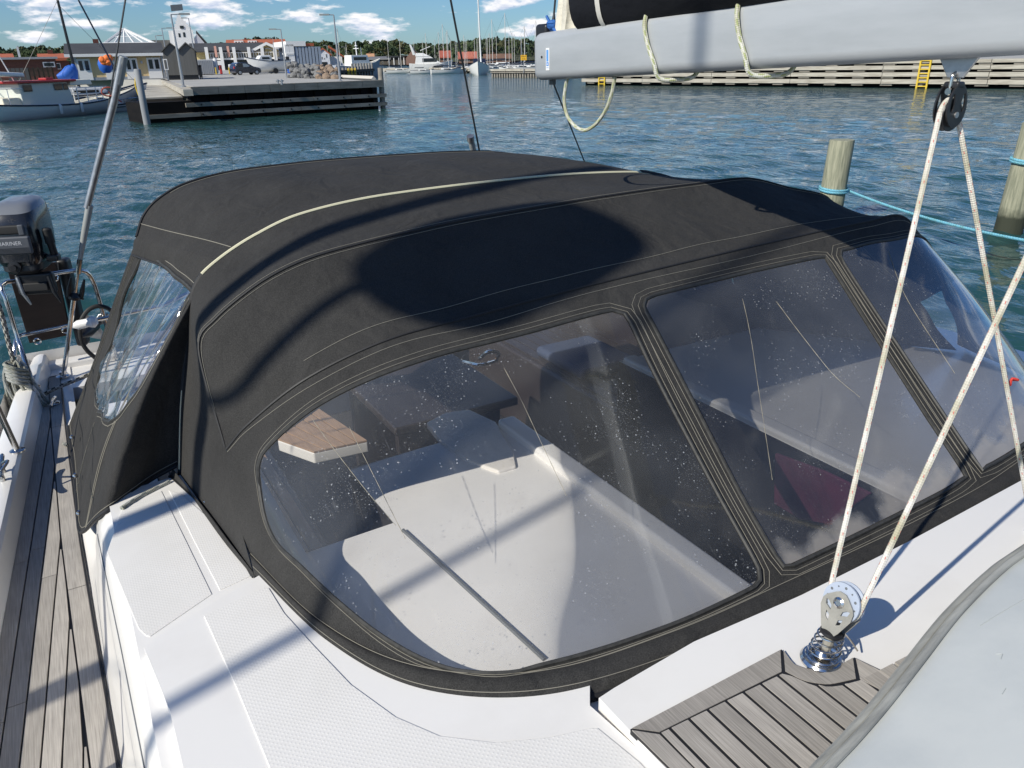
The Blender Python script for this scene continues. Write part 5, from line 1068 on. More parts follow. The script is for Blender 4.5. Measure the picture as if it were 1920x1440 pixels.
b = MB(); b.lathe([(0.10, -0.30), (0.21, -0.25), (0.235, 0.0), (0.21, 0.22), (0.10, 0.28)], (QX+0.02, QY-0.42, 2.55), n=24); b.build('shadow_dome', WHITEP, ny, smooth=True)
b = MB(); b.tube(crv([(QX, QY, 1.54), (QX, QY-0.18, 1.61), (QX, QY-0.27, 1.8), (QX, QY-0.30, 2.3)], 20), 0.02, 8); b.build('shadow_strut', STEELM, ny)
MB().tube([(-4.35, 0.44, -1.7), (-4.35, 0.37, 9)], 0.02, 8).build('shadow_stay', STEELM, ny)
for yy in (-3.3,): MB().tube([(MX, MY, 11.5), (MX+1.3, yy, -1.7)], 0.006, 6).build('shroud', WIRE, ny)

# ================================================================== THE HARBOUR BEYOND
GZ = -1.15
def at(px, py, D): r = ray(px, py); return r*(D/np.linalg.norm(r[:2]))
def G(px, py, z=GZ): return onz(px, py, z)
M2 = lambda n, c, r=0.7, c2=None, sc=(0.6, 0.6, 0.6), **k: mat(n, c, r, noise=(sc, c2, 0.35, 0.7) if c2 else None, **k)
CONC = M2('quay_concrete', (0.42, 0.41, 0.38), 0.9, (0.34, 0.33, 0.305))
TARSH = M2('tarred_sheet_piling', (0.006, 0.006, 0.007), 0.85, (0.014, 0.012, 0.011), (0.6, 0.6, 3), spec=0.15)
TIMB = M2('grey_timber', (0.30, 0.275, 0.235), 0.85, (0.17, 0.155, 0.13), (1, 1, 5))
TIMBW = M2('bleached_timber', (0.50, 0.47, 0.40), 0.85, (0.30, 0.27, 0.22), (0.8, 0.8, 8))
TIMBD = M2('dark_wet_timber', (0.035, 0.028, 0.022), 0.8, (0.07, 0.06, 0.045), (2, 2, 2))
YELW = M2('ochre_boarding', (0.74, 0.55, 0.29), 0.8, (0.66, 0.48, 0.25), (6, 6, 0.5))
PYEL = M2('pale_yellow_render', (0.72, 0.58, 0.28), 0.85)
ROOFD = M2('dark_grey_roofing', (0.065, 0.068, 0.072), 0.8, (0.045, 0.046, 0.05))
ROOFR = M2('red_clay_tiles', (0.46, 0.13, 0.06), 0.85, (0.34, 0.09, 0.045), (1.5, 1.5, 6))
BRICK = M2('dark_red_brick', (0.13, 0.055, 0.04), 0.9, (0.09, 0.04, 0.03), (2, 2, 8))
GREYW = M2('grey_shed_boarding', (0.125, 0.125, 0.12), 0.8, (0.10, 0.10, 0.095), (8, 8, 0.5))
WHT = mat('white_render', (0.78, 0.77, 0.75), 0.7)
GLASSD = mat('dark_window_glass', (0.02, 0.025, 0.03), 0.08)
GLASSG = mat('grey_roof_glass', (0.36, 0.42, 0.44), 0.3)
STLG = mat('galvanised_steel', (0.40, 0.41, 0.42), 0.45, 0.6)
YLP = mat('yellow_paint', (0.66, 0.46, 0.04), 0.6)
REDP = mat('red_paint', (0.40, 0.03, 0.03), 0.5)
BLUEP = mat('blue_tarpaulin', (0.02, 0.12, 0.50), 0.6)
ORNG = mat('orange_fabric', (0.85, 0.20, 0.04), 0.7)
HULLW = mat('white_boat_hull', (0.76, 0.76, 0.74), 0.3)
CREAMH = mat('cream_superstructure', (0.72, 0.68, 0.55), 0.4)
GREENH = mat('dark_green_boot_top', (0.02, 0.10, 0.07), 0.5)
NAVYP = mat('navy_car_paint', (0.012, 0.016, 0.035), 0.2, coat=0.8)
ROCKM = M2('grey_granite', (0.22, 0.22, 0.215), 0.9, (0.10, 0.10, 0.10), (3, 3, 3))
ROCKB = M2('brown_granite', (0.30, 0.22, 0.155), 0.9, (0.17, 0.125, 0.09), (3, 3, 3))
LEAF = [M2('leaves_dark', (0.020, 0.040, 0.014), 0.8, (0.045, 0.070, 0.022), (0.35, 0.35, 0.35)), M2('leaves_mid', (0.035, 0.062, 0.018), 0.8, (0.065, 0.085, 0.025), (0.35, 0.35, 0.35)), M2('leaves_autumn', (0.075, 0.065, 0.02), 0.8, (0.045, 0.060, 0.02), (0.35, 0.35, 0.35))]
BARK = M2('bark', (0.06, 0.045, 0.03), 0.9)

# ---- ground behind the quay and the hills
def sheet(name, poly, z, depth, m, label):
    b = MB(); b.extrude([V3(p[0], p[1], z) for p in poly], (0, 0, -depth)); return tag(b.build(name, m), label, kind='structure')
QL, QR = V3(4.72, 45.2, 0), V3(18.2, 47.0, 0)
fw_ = (QR-QL)/np.linalg.norm(QR-QL); bk_ = V3(-fw_[1], fw_[0], 0)
sheet('harbour_ground', [QL[:2]+fw_[:2]*3.2+bk_[:2]*0.78, QR[:2]+bk_[:2]*0.78-fw_[:2]*0.6, G(699, 150.3)[:2]-fw_[:2]*0.6, G(640, 148)[:2], G(560, 143.5)[:2], G(600, 139)[:2], at(640, 128, 128)[:2], at(648, 126, 260)[:2], at(700, 120, 420)[:2], at(1000, 110, 700)[:2], at(1900, 100, 900)[:2], (900, 1400), (-900, 1400), (-300, 86), G(140, 150)[:2], G(305, 149.5)[:2]], GZ, 3.2, CONC, 'pale grey concrete harbour apron behind the black quay')
def hills():
    b = MB(); pts = [(-300, 98), (0, 99), (150, 97), (330, 92), (392, 86), (430, 82), (500, 80), (560, 80), (640, 82), (720, 86), (800, 84), (880, 84), (900, 80), (1010, 80), (1200, 82), (1500, 84), (1900, 80), (2400, 84)]
    rows = []
    for D, k in ((430, 0.0), (520, 0.35), (640, 0.75), (760, 1.0), (900, 0.9), (1200, 0.5)):
        r = []
        for px in np.linspace(-300, 2400, 90):
            py = np.interp(px, [p[0] for p in pts], [p[1] for p in pts]); p = at(px, 120, D); zt = at(px, py, 760)[2]-7; r.append(V3(p[0], p[1], GZ-0.3+(zt-GZ)*k+2.2*k*math.sin(px*0.03+D)))
        rows.append(r)
    b.grid(rows); o = b.build('hills', M2('hill_grass', (0.05, 0.065, 0.025), 0.9, (0.085, 0.08, 0.035), (0.02, 0.02, 0.02)), smooth=True); tag(o, 'low green hills behind the harbour town', kind='structure'); return rows
hr = hills()
def clump(mb, c, r, n, rng, leaf):
    for _ in range(n):
        d = rng.randn(3); d /= np.linalg.norm(d); d[2] = abs(d[2])*0.9-0.25; p = c+d*r*np.array([1, 1, 0.85])*(0.75+0.35*rng.rand()); a = rng.randn(3); a /= np.linalg.norm(a); e = np.cross(a, d+0.3*rng.randn(3)); e /= np.linalg.norm(e)+1e-9; s = leaf*(0.6+0.8*rng.rand())
        mb.add([p-a*s-e*s*0.6, p+a*s-e*s*0.5, p+a*s*0.7+e*s*0.7, p-a*s*0.6+e*s*0.6], [(0, 1, 2, 3)])
rng = np.random.RandomState(9); parts = [MB(), MB(), MB()]
G_ = np.array(hr)
for k in range(1500):
    i = rng.choice([0, 1, 2, 2, 3]); fr = rng.rand(); j = rng.randint(2, 86); fj = rng.rand()
    p = (G_[i, j]*(1-fj)+G_[i, j+1]*fj)*(1-fr)+(G_[i+1, j]*(1-fj)+G_[i+1, j+1]*fj)*fr
    if i == 0 and rng.rand() < 0.3: continue
    r = 3.2+2.6*rng.rand(); w = parts[rng.choice([0, 0, 0, 1, 1, 2])]
    for q in range(3): clump(w, p+np.array([rng.randn()*r*0.5, rng.randn()*r*0.5, r*(0.5+0.45*q)]), r*0.62, 34, rng, r*0.17)
for w, m, lb in zip(parts, LEAF, ('dark', 'mid green', 'olive')):
    o = w.build('forest', m, fix=False); tag(o, lb+' trees of the wood covering the far hills', kind='stuff')
def tree(px, pyb, pyt, D, lab, m=0, seed=0, group='trees behind the brick building'):
    rg = np.random.RandomState(seed+40); base = at(px, pyb, D); base[2] = GZ; H = at(px, pyt, D)[2]-GZ
    t = thing('broadleaf_tree', lab, 'tree', base, group)
    b = MB(); b.tube([base, base+V3(0.1, 0, H*0.3), base+V3(-0.1, 0.1, H*0.7)], [H*0.035, H*0.026, H*0.01], 8)
    for k in range(5): a = k*1.3; b.tube([base+V3(0, 0, H*(0.3+0.06*k)), base+V3(math.cos(a)*H*0.2, math.sin(a)*H*0.2, H*(0.5+0.07*k))], [H*0.014, H*0.005], 5)
    b.build('trunk', BARK, t)
    c = MB()
    for k in range(22): a = rg.rand()*6.28; rr = rg.rand()**0.5*H*0.34; hh = H*(0.36+0.52*rg.rand()); sc = 1-0.55*abs(hh/H-0.55); clump(c, base+V3(math.cos(a)*rr*sc, math.sin(a)*rr*sc, hh), H*0.13, 60, rg, H*0.028)
    c.build('crown', LEAF[m], t, fix=False)
for k, (px, pt, m) in enumerate(((12, 99, 2), (45, 97, 1), (62, 91, 1), (78, 93, 1), (98, 96, 0), (118, 95, 0), (134, 94, 0), (158, 82, 1))):
    tree(px, 128, pt, 150+k*4 if k < 7 else 110, ['olive tree at the left edge above the orange roof', 'green tree just right of the left edge orange roof', 'tallest green tree behind the brick building', 'rounded green tree right of the tallest one', 'dark tree left of the black mast', 'dark tree behind the black mast', 'dark low tree left of the ochre building', 'green tree poking above the left end of the ochre building roof'][k], m, k)

# ---- generic building laid out along a base line
class Bld:
    def __init__(s, name, label, cat, px0, px1, D0, D1, pyb=148, group=None, z=GZ):
        s.A = at(px0, pyb, D0); s.B = at(px1, pyb, D1); s.A[2] = s.B[2] = z; s.e = s.B-s.A; s.W = np.linalg.norm(s.e); s.e /= s.W; s.n = V3(-s.e[1], s.e[0], 0); s.px0, s.px1, s.D0, s.D1, s.z = px0, px1, D0, D1, z
        s.t = thing(name, label, cat, (s.A+s.B)/2, group)
    def u(s, px): return s.W*(px-s.px0)/(s.px1-s.px0)
    def h(s, px, py): f = (px-s.px0)/(s.px1-s.px0); return at(px, py, s.D0+(s.D1-s.D0)*f)[2]-s.z
    def P(s, u, h, d): return s.A+s.e*u+s.n*d+V3(0, 0, h)
    def box(s, name, u0, u1, h0, h1, d0, d1, m, par=None, **k):
        b = MB(); c = s.P((u0+u1)/2, (h0+h1)/2, (d0+d1)/2); b.obox(c, s.e*(u1-u0)/2, s.n*(d1-d0)/2, V3(0, 0, (h1-h0)/2)); return b.build(name, m, par or s.t, **k)
    def prism(s, name, prof, along, a0, a1, m, par=None):
        """prof [(x, h)]; along 'e' = ridge parallel to the front, x is depth; along 'n' = gable to the front, x is u"""
        b = MB()
        if along == 'e': b.extrude([s.P(a0, h, x) for x, h in prof], s.e*(a1-a0))
        else: b.extrude([s.P(x, h, a0) for x, h in prof], s.n*(a1-a0))
        return b.build(name, m, par or s.t)
    def window(s, u0, u1, h0, h1, d=0.0, fr=WHT, gl=GLASSD, name='window', t=0.08):
        w = s.box(name, u0, u1, h0, h1, d-0.06, d+0.02, fr); s.box('pane', u0+t, u1-t, h0+t, h1-t, d-0.075, d-0.062, gl, w); return w
# ochre building with four double doors
o = Bld('harbour_building', 'long ochre boarded building with dark roof and white double doors behind the jetty', 'building', 143, 313, 81, 81)
he = o.h(230, 101.5); hrr = o.h(230, 84)
o.box('wall', 0, o.W, 0, he, 0, 6, YELW); o.box('plinth', 0, o.W, 0, 0.25, -0.04, 0.0, STLG)
o.prism('roof', [(-0.5, he-0.12), (3.0, hrr), (6.5, he-0.12), (6.5, he+0.1), (3.0, hrr+0.22), (-0.5, he+0.1)], 'e', -0.5, o.W+0.2, ROOFD)
o.box('fascia', -0.5, o.W+0.2, he-0.18, he+0.06, -0.58, -0.5, WHT)
for px in (144.5, 148.5, 310): o.box('corner_post', o.u(px)-0.1, o.u(px)+0.1, 0, he-0.1, -0.06, 0.0, STLG)
for a, c in ((150, 174.5), (199, 219), (238, 262), (280, 306)):
    u0, u1 = o.u(a), o.u(c); d = o.box('double_door', u0, u1, 0.05, he-0.32, -0.09, 0.0, WHT); mid = (u0+u1)/2
    for x0, x1 in ((u0+0.14, mid-0.09), (mid+0.09, u1-0.14)): o.box('pane', x0, x1, he*0.40, he-0.48, -0.105, -0.092, GLASSD, d)
for a in (200, 270): o.box('wall_lamp', o.u(a)-0.08, o.u(a)+0.08, he*0.62, he*0.72, -0.2, 0, STLG)
sg = Bld('notice_board', 'white framed notice board on the quay before the grey sheds', 'notice board', 311.5, 319.5, 70, 70); h0, h1 = sg.h(315, 131), sg.h(315, 110.5)
b_ = sg.box('board', 0, sg.W, h0, h1, 0, 0.08, WHT); sg.box('poster', 0.07, sg.W-0.07, h0+0.07, h1-0.07, -0.012, -0.002, GREYW, b_); sg.box('post', 0.1, 0.18, 0, h0, 0.02, 0.08, STLG); sg.box('post', sg.W-0.18, sg.W-0.1, 0, h0, 0.02, 0.08, STLG)
# grey twin-gabled sheds
for k, (a, c, p, lab) in enumerate(((314, 345, 329, 'dark grey gabled shed beside the ochre building'), (343, 374.5, 358, 'dark grey gabled shed nearer the parked car'))):
    s_ = Bld('gabled_shed', lab, 'shed', a, c, 73-k*1.2, 73-k*1.2, 147, 'twin grey sheds on the quay'); he = s_.h((a+c)/2, 96); hp = s_.h(p, 82)
    s_.prism('wall', [(0, 0.35), (s_.W, 0.35), (s_.W, he), (s_.W/2, hp), (0, he)], 'n', 0, 4.5, GREYW)
    b = MB(); 
    for sgn in (0, 1):
        x0, x1 = (-0.12, s_.W/2) if not sgn else (s_.W/2, s_.W+0.12); q0, q1 = (he-0.06, hp+0.04) if not sgn else (hp+0.04, he-0.06)
        b.extrude([s_.P(x0, q0, -0.15), s_.P(x1, q1, -0.15), s_.P(x1, q1+0.1, -0.15), s_.P(x0, q0+0.1, -0.15)], s_.n*4.8)
    b.build('roof', GREYW, s_.t); s_.box('skid', 0.05, s_.W-0.05, 0, 0.35, 0.1, 4.4, BLACKP)
    s_.box('downpipe', s_.W-0.06, s_.W+0.04, 0.3, he, -0.1, 0, BLACKP)
dn_ = Bld('wheeled_bin', 'small black bin beside the grey sheds', 'bin', 374.5, 380.5, 72, 72, 146); dn_.box('body', 0, dn_.W, 0.12, 0.95, 0, 0.6, BLACKP, bevel=0.04); dn_.box('lid', -0.03, dn_.W+0.03, 0.95, 1.08, -0.05, 0.65, RUBBER, bevel=0.03); 
for x in (0.06, dn_.W-0.06): b = MB(); b.lathe([(0.1, -0.03), (0.1, 0.03)], dn_.P(x, 0.1, 0.5), axis=dn_.e, n=12); b.build('wheel', RUBBER, dn_.t)
# glass pyramid
o = Bld('glass_pyramid_building', 'glass roofed pyramid with white frame above the ochre building', 'building', 210, 297, 118, 118, 140); hb = o.h(250, 83); ha = o.h(248, 53); W_ = o.W; dd = W_*0.9
o.box('wall', 0.4, W_-0.4, 0, hb-0.6, 0.4, dd, GREYW); o.box('parapet', 0, W_*0.62, hb-0.7, hb-0.08, 0, dd, ROOFD); o.box('white_ledge', W_*0.62, W_+4, hb-0.95, hb-0.65, 0, dd, WHT)
apx = (W_*0.44, ha, dd/2); cs = [(-0.3, hb, -0.3), (W_+0.3, hb, -0.3), (W_+0.3, hb, dd+0.3), (-0.3, hb, dd+0.3)]
for k in range(4):
    c0, c1 = cs[k], cs[(k+1) % 4]; n = 5
    for j in range(n):
        f0, f1 = j/n, (j+1)/n; l = lambda f: [c0[i]+(c1[i]-c0[i])*f for i in range(3)]
        q0, q1 = l(f0), l(f1); b = MB(); A0 = o.P(*q0); A1 = o.P(*q1); AP = o.P(*apx)
        b.add([A0, A1, AP], [(0, 1, 2)]); pn = b.build('glass_pane', GLASSG, o.t)
        MB().tube([A0, AP], 0.09 if j else 0.17, 5).build('glazing_bar', WHT, o.t)
    l1 = [c0[i]+(apx[i]-c0[i])*0.5 for i in range(3)]; l2 = [c1[i]+(apx[i]-c1[i])*0.5 for i in range(3)]; MB().tube([o.P(*l1), o.P(*l2)], 0.06, 5).build('glazing_bar', WHT, o.t)
    MB().tube([o.P(*c0), o.P(*c1)], 0.26, 6).build('eaves_beam', WHT, o.t)
# church
o = Bld('church', 'white church tower with stepped gable rising above the grey sheds', 'church', 337, 373, 250, 250, 128); W_ = o.W; hs_ = o.h(355, 56); hp = o.h(350, 28); steps = 5
o.box('tower', 0, W_, 0, hs_, 0, 6, WHT)
for k in range(steps):
    f = (k+0.6)/(steps+0.6); c = W_*0.40; o.box('gable_step', c-(c-0.0)*(1-f), c+(W_-c)*(1-f), hs_+(hp-hs_)*k/steps, hs_+(hp-hs_)*(k+1)/steps, 0.1, 1.2, WHT)
for px, py, w, hh in ((354, 51, 1.0, 0.75), (356, 65, 0.55, 1.2), (347, 66, 0.5, 1.0)): o.box('opening', o.u(px)-w/2, o.u(px)+w/2, o.h(px, py)-hh/2, o.h(px, py)+hh/2, -0.06, 0.0, GLASSD)
o.box('side_turret', -1.3, -0.02, 0, o.h(337, 57), 0.5, 4, WHT)
x0, x1 = o.u(366), o.u(393); hg = o.h(378, 63); o.prism('nave', [(x0, 0), (x1, 0), (x1, o.h(378, 83)), ((x0+x1)/2, hg), (x0, o.h(378, 83))], 'n', 0.3, 12, M2('pale_lilac_render', (0.52, 0.52, 0.56)))
b = MB(); b.extrude([o.P((x0+x1)/2, hg+0.3, -0.2), o.P(x1+0.5, o.h(378, 84), -0.2), o.P(x1+0.5, o.h(378, 84)+0.5, -0.2), o.P((x0+x1)/2, hg+0.8, -0.2)], o.n*13); b.build('nave_roof', ROOFD, o.t)
o.box('grey_annexe', -8, x0, 0, o.h(350, 74), 3, 12, GREYW)
# yellow hall with white columns
o = Bld('columned_hall', 'pale yellow hall with dark roof, balconies and tall white columns', 'hall', 366, 548, 165, 165, 132); he = o.h(430, 96.5); hr_ = o.h(430, 82)
o.box('wall', 0, o.W, 0, he, 0.8, 9, PYEL); o.prism('roof', [(-0.8, he-0.1), (4.5, hr_), (9.8, he-0.1), (9.8, he+0.15), (4.5, hr_+0.25), (-0.8, he+0.15)], 'e', -0.5, o.u(500), ROOFD)
hb0 = o.h(430, 110)
o.box('recess', o.u(392), o.W-0.5, 0.1, hb0-0.15, 0.55, 0.78, GLASSD); o.box('balcony_slab', o.u(390), o.W, hb0-0.2, hb0+0.1, -0.9, 0.78, WHT)
for j in range(34):
    x = o.u(394)+(o.W-o.u(394))*j/33; o.box('baluster', x-0.05, x+0.05, hb0+0.1, hb0+0.95, -0.85, -0.78, WHT)
o.box('handrail', o.u(394), o.W, hb0+0.95, hb0+1.05, -0.87, -0.75, WHT)
for j, (a, c) in enumerate(((397, 412), (420, 437), (448, 462), (476, 489), (499, 513), (523, 537))):
    w = o.window(o.u(a), o.u(c), hb0+0.15, he-0.15, 0.8, t=0.12); m_ = (o.u(a)+o.u(c))/2
    for f in (0.25, 0.5, 0.75): x = o.u(a)+(o.u(c)-o.u(a))*f; o.box('glazing_bar', x-0.06, x+0.06, hb0+0.2, he-0.2, 0.70, 0.722, WHT, w)
for px in (392.5, 418.5, 442.5, 470, 495, 519, 544): o.box('column', o.u(px)-0.28, o.u(px)+0.28, 0, o.h(px, 88.5), -1.5, -0.95, WHT)
for a in (409, 432): o.box('striped_banner', o.u(a)-0.2, o.u(a)+0.2, hb0+0.3, o.h(a, 86.5), -1.0, -0.93, mat('pink_striped_banner', (0.62, 0.34, 0.27), 0.8))
gx0, gx1 = o.u(475), o.u(534); hg = o.h(505, 81.5); h9 = o.h(505, 92); o.prism('gable', [(gx0+0.5, he-1), (gx1-0.5, he-1), (gx1-0.5, h9-0.2), ((gx0+gx1)/2, hg-0.3), (gx0+0.5, h9-0.2)], 'n', 0.5, 8, PYEL)
b = MB()
for c0, c1 in ((gx0, (gx0+gx1)/2), ((gx0+gx1)/2, gx1)):
    q0, q1 = (h9-0.3, hg) if c0 == gx0 else (hg, h9-0.3); b.extrude([o.P(c0, q0-0.25, -0.8), o.P(c1, q1-0.25, -0.8), o.P(c1, q1+0.25, -0.8), o.P(c0, q0+0.25, -0.8)], o.n*9)
b.build('gable_roof', WHT, o.t)
ar = MB(); cxm = (gx0+gx1)/2; rr = (gx1-gx0)*0.26; ar.tube([o.P(cxm+rr*math.cos(t), he-0.8+rr*0.85*math.sin(t), 0.4) for t in np.linspace(0, math.pi, 20)], 0.12, 5); ar.build('arched_window', WHT, o.t)
# modern block of fins
o = Bld('finned_office_block', 'dark glass office block with grey vertical fins and a white frame', 'building', 538, 601, 150, 151.5, 127); hT = o.h(575, 83)
x0 = o.u(552); o.box('glass_core', x0, o.W, 0, hT-0.4, 0, 10, mat('blue_black_glass', (0.03, 0.05, 0.09), 0.12)); o.box('roof_edge', o.u(540), o.u(576), hT-0.3, hT+0.5, -0.6, 9, WHT); o.box('red_roof_edge', o.u(576), o.u(592), hT-0.3, hT+0.15, -0.4, 9, ROOFR)
for j in range(9):
    x = x0+(o.W-x0)*j/8; o.box('fin', x-0.22, x+0.22, 0, hT-0.4, -0.5, 0, M2('blue_grey_panel', (0.28, 0.33, 0.40)) if j == 0 else MATS['blue_grey_panel'])
for f in (0.33, 0.66): o.box('floor_band', x0, o.W, (hT)*f-0.15, hT*f+0.15, -0.1, 0.0, MATS['blue_grey_panel'])
for j in range(8):
    for f in range(3): x = x0+(o.W-x0)*(j+0.5)/8; o.box('window', x-0.5, x+0.5, hT*f/3+0.5, hT*(f+1)/3-0.6, -0.06, 0.0, GLASSD)
for px in (541, 549): o.box('white_frame', o.u(px)-0.4, o.u(px)+0.4, 0, hT, -0.6, 0.1, WHT)
o.box('white_balcony', o.u(538), x0, hT*0.60, hT*0.66, -0.7, 2, WHT); o.box('white_balcony', o.u(538), x0, hT*0.30, hT*0.34, -0.7, 2, WHT)
# white house with orange roof
o = Bld('gabled_house', 'white gabled house with an orange tiled roof beside the office block', 'house', 597, 620, 165, 165, 126); he = o.h(608, 101); hp = o.h(606, 92)
o.prism('wall', [(0, 0), (o.W, 0), (o.W, he), (o.W/2, hp), (0, he)], 'n', 0, 9, M2('pale_blue_white_render', (0.60, 0.63, 0.68)))
b = MB()
for c0, c1, q0, q1 in ((-0.3, o.W/2, he-0.25, hp), (o.W/2, o.W+0.4, hp, he-0.35)): b.extrude([o.P(c0, q0, -0.2), o.P(c1, q1, -0.2), o.P(c1, q1+0.25, -0.2), o.P(c0, q0+0.25, -0.2)], o.n*12)
b.build('roof', ROOFR, o.t); o.box('side_wing', o.W, o.W+2.4, 0, he*0.8, 3, 11, WHT)
b = MB(); b.extrude([o.P(o.W+0.0, hp+0.3, 2.5), o.P(o.W+3.2, he*0.62, 2.5), o.P(o.W+3.2, he*0.7, 2.5), o.P(o.W, hp+0.7, 2.5)], o.n*9); b.build('wing_roof', ROOFR, o.t)
for a, c, p0, p1 in ((600.5, 602.5, 106, 111), (604.5, 606.5, 106, 111), (608.5, 610.5, 108, 111), (612.5, 615, 101, 108), (599.5, 601, 97, 102)): o.window(o.u(a), o.u(c), o.h(606, p1), o.h(606, p0), 0, t=0.05)
o.box('dark_shopfront', 0.2, o.W*0.75, 0.2, he*0.42, -0.08, 0.0, GLASSD)
# long red roof with white dormers
def house(px0, px1, D, pyb, pye, pyr, lab, wall=WHT, roof=ROOFR, group=None, dorm=()):
    o = Bld('red_roofed_house', lab, 'house', px0, px1, D, D, pyb, group); he = o.h((px0+px1)/2, pye); hp = o.h((px0+px1)/2, pyr); o.box('wall', 0, o.W, 0, he, 0, 8, wall)
    o.prism('roof', [(-0.4, he-0.1), (4, hp), (8.4, he-0.1), (8.4, he+0.2), (4, hp+0.25), (-0.4, he+0.2)], 'e', -0.3, o.W+0.3, roof)
    for a, c in dorm: w = o.box('dormer', o.u(a), o.u(c), he, o.h(a, pyr+1.2), 0.0, 3.5, WHT); [o.box('pane', o.u(a)+(o.u(c)-o.u(a))*(f+0.12), o.u(a)+(o.u(c)-o.u(a))*(f+0.26), he+0.5, o.h(a, pyr+1.2)-0.5, -0.03, -0.002, GLASSD, w) for f in (0.02, 0.34, 0.66)]
    n = max(1, int(o.W/3.5))
    for k in range(n): x = o.W*(k+0.5)/n; o.window(x-0.5, x+0.5, he*0.45, he*0.8, 0, t=0.06)
    o.box('chimney', o.W*0.3, o.W*0.3+0.6, hp-0.4, hp+0.7, 3.7, 4.3, BRICK); return o
house(432, 539, 235, 122, 81.5, 75, 'long house with red roof and two white dormers rising behind the columned hall', dorm=((445, 462), (470, 487)))
house(80, 132, 118, 128, 112, 103.5, 'low house with orange roof between the brick shed and the ochre building', BRICK); house(-40, 27, 125, 128, 112.5, 104, 'house with orange roof at the left edge of the picture', BRICK)
house(176, 202, 105, 125, 92, 84, 'house with dull red roof just behind the ochre building', BRICK)
for k, (a, c, D, e, r, lab) in enumerate(((861, 893, 225, 110, 98.5, 'broad red roofed house behind the pier left of the white sailing yacht'), (826, 844, 215, 108, 96.5, 'red roofed house behind the big white motor yacht'), (908, 958, 235, 110, 102.5, 'long brown red roofed house behind the crowded masts'), (690, 702, 300, 107, 101.5, 'small pale house on the wooded shore beyond the pile pier'))): house(a, c, D, 122, e, r, lab, WHT if k == 3 else M2('brown_render_%d' % k, (0.20, 0.12, 0.09)), M2('orange_tiles_%d' % k, [(0.46, 0.15, 0.10), (0.40, 0.11, 0.07), (0.20, 0.11, 0.07), (0.55, 0.30, 0.16)][k], 0.85))
# brick shed, fence
o = Bld('brick_shed', 'long low dark brick building with flat roof behind the white fishing boat', 'building', -60, 112, 96, 96, 146); h1 = o.h(60, 111); o.box('wall', 0, o.W, 0, h1, 0, 8, BRICK); o.box('roof_edge', -0.2, o.W+0.2, h1, h1+0.2, -0.3, 8.3, STLG)
for a in (93, 101): o.window(o.u(a)-0.35, o.u(a)+0.35, o.h(95, 126), o.h(95, 116), 0, t=0.1)
o.box('vent_pipe', o.u(45)-0.1, o.u(45)+0.1, h1, h1+1.2, 2, 2.2, WHT)
o = Bld('slatted_fence', 'dark slatted fence between the brick building and the moored boats', 'fence', 16, 102, 84, 84, 148); h0, h1 = o.h(60, 143), o.h(60, 127)
for k in range(7): z = h0+(h1-h0)*k/7; o.box('slat', o.u(57), o.W, z, z+(h1-h0)/7*0.62, 0, 0.06, TIMBD)
for k in range(6): x = o.u(57)+(o.W-o.u(57))*k/5; o.box('post', x-0.06, x+0.06, 0, h1+0.05, 0.062, 0.16, TIMBD)
for k in range(5): x0 = o.u(57)*k/5; o.box('mesh_panel', x0+0.02, x0+o.u(57)/5-0.03, 0, h1, 0.0, 0.05, GREYW)
# ---- quay wall with two timber walings
qw = thing('quay_wall', 'black tarred quay wall with two pale timber fender beams and a timber edge', 'quay', (QL+QR)/2+V3(0, 0, WZ))
L0, L1_ = QL+fw_*2.6, QR
def qbox(name, a, c, z0, z1, d0, d1, m, par, **k):
    p = QL+fw_*((a+c)/2)+bk_*((d0+d1)/2); b = MB(); b.obox(V3(p[0], p[1], (z0+z1)/2), fw_*(c-a)/2, bk_*(d1-d0)/2, V3(0, 0, (z1-z0)/2)); return b.build(name, m, par, **k)
WL = float(np.linalg.norm(QR-QL))
for k in range(22): a = 2.6+(WL-2.6)*k/22; qbox('sheet_pile', a+0.01, a+(WL-2.6)/22-0.01, WZ-1.5, GZ-0.34, 0.25+(0.12 if k % 2 else 0), 0.75, TARSH, qw)
e_ = QR-fw_*0.05; b = MB(); b.extrude([V3(e_[0], e_[1], WZ-1.5), V3(*(e_+bk_*0.3)[:2], WZ-1.5), V3(*G(701, 150.5)[:2], WZ-1.5), V3(*(G(701, 150.5)[:2]-fw_[:2]*0.3), WZ-1.5), V3(*(e_-fw_*0.3)[:2], WZ-1.5)], (0, 0, GZ-0.34-WZ+1.5)); b.build('end_wall', TARSH, qw)
for k in range(8): a = 2.6+(WL+0.4-2.6)*k/8; qbox('edge_timber', a+0.01, a+(WL+0.4-2.6)/8-0.01, GZ-0.34, GZ+0.05, -0.05, 0.80, TIMB, qw)
for zc in (GZ-0.82, GZ-1.30):
    for k in range(5): a = (2.2 if zc > -2.2 else 0.1); a, c = a+(WL+0.55-a)*k/5, a+(WL+0.55-a)*(k+1)/5; qbox('fender_beam', a+0.015, c-0.015, zc-0.10, zc+0.10, -0.08, 0.24, TIMB, qw)
    for k in range(16): a = 2.7+k*0.8; 
for k in range(7):
    a = 3.0+k*1.65
    for zc in (GZ-0.82, GZ-1.30): b = MB(); p = QL+fw_*a-bk_*0.085; b.lathe([(0.05, 0), (0.05, 0.02)], V3(p[0], p[1], zc), axis=-bk_, n=10); b.build('bolt', BLACKP, qw)
qbox('lower_front', 0, 2.6, WZ-1.5, GZ-0.62, 0.05, 3.0, TARSH, qw)
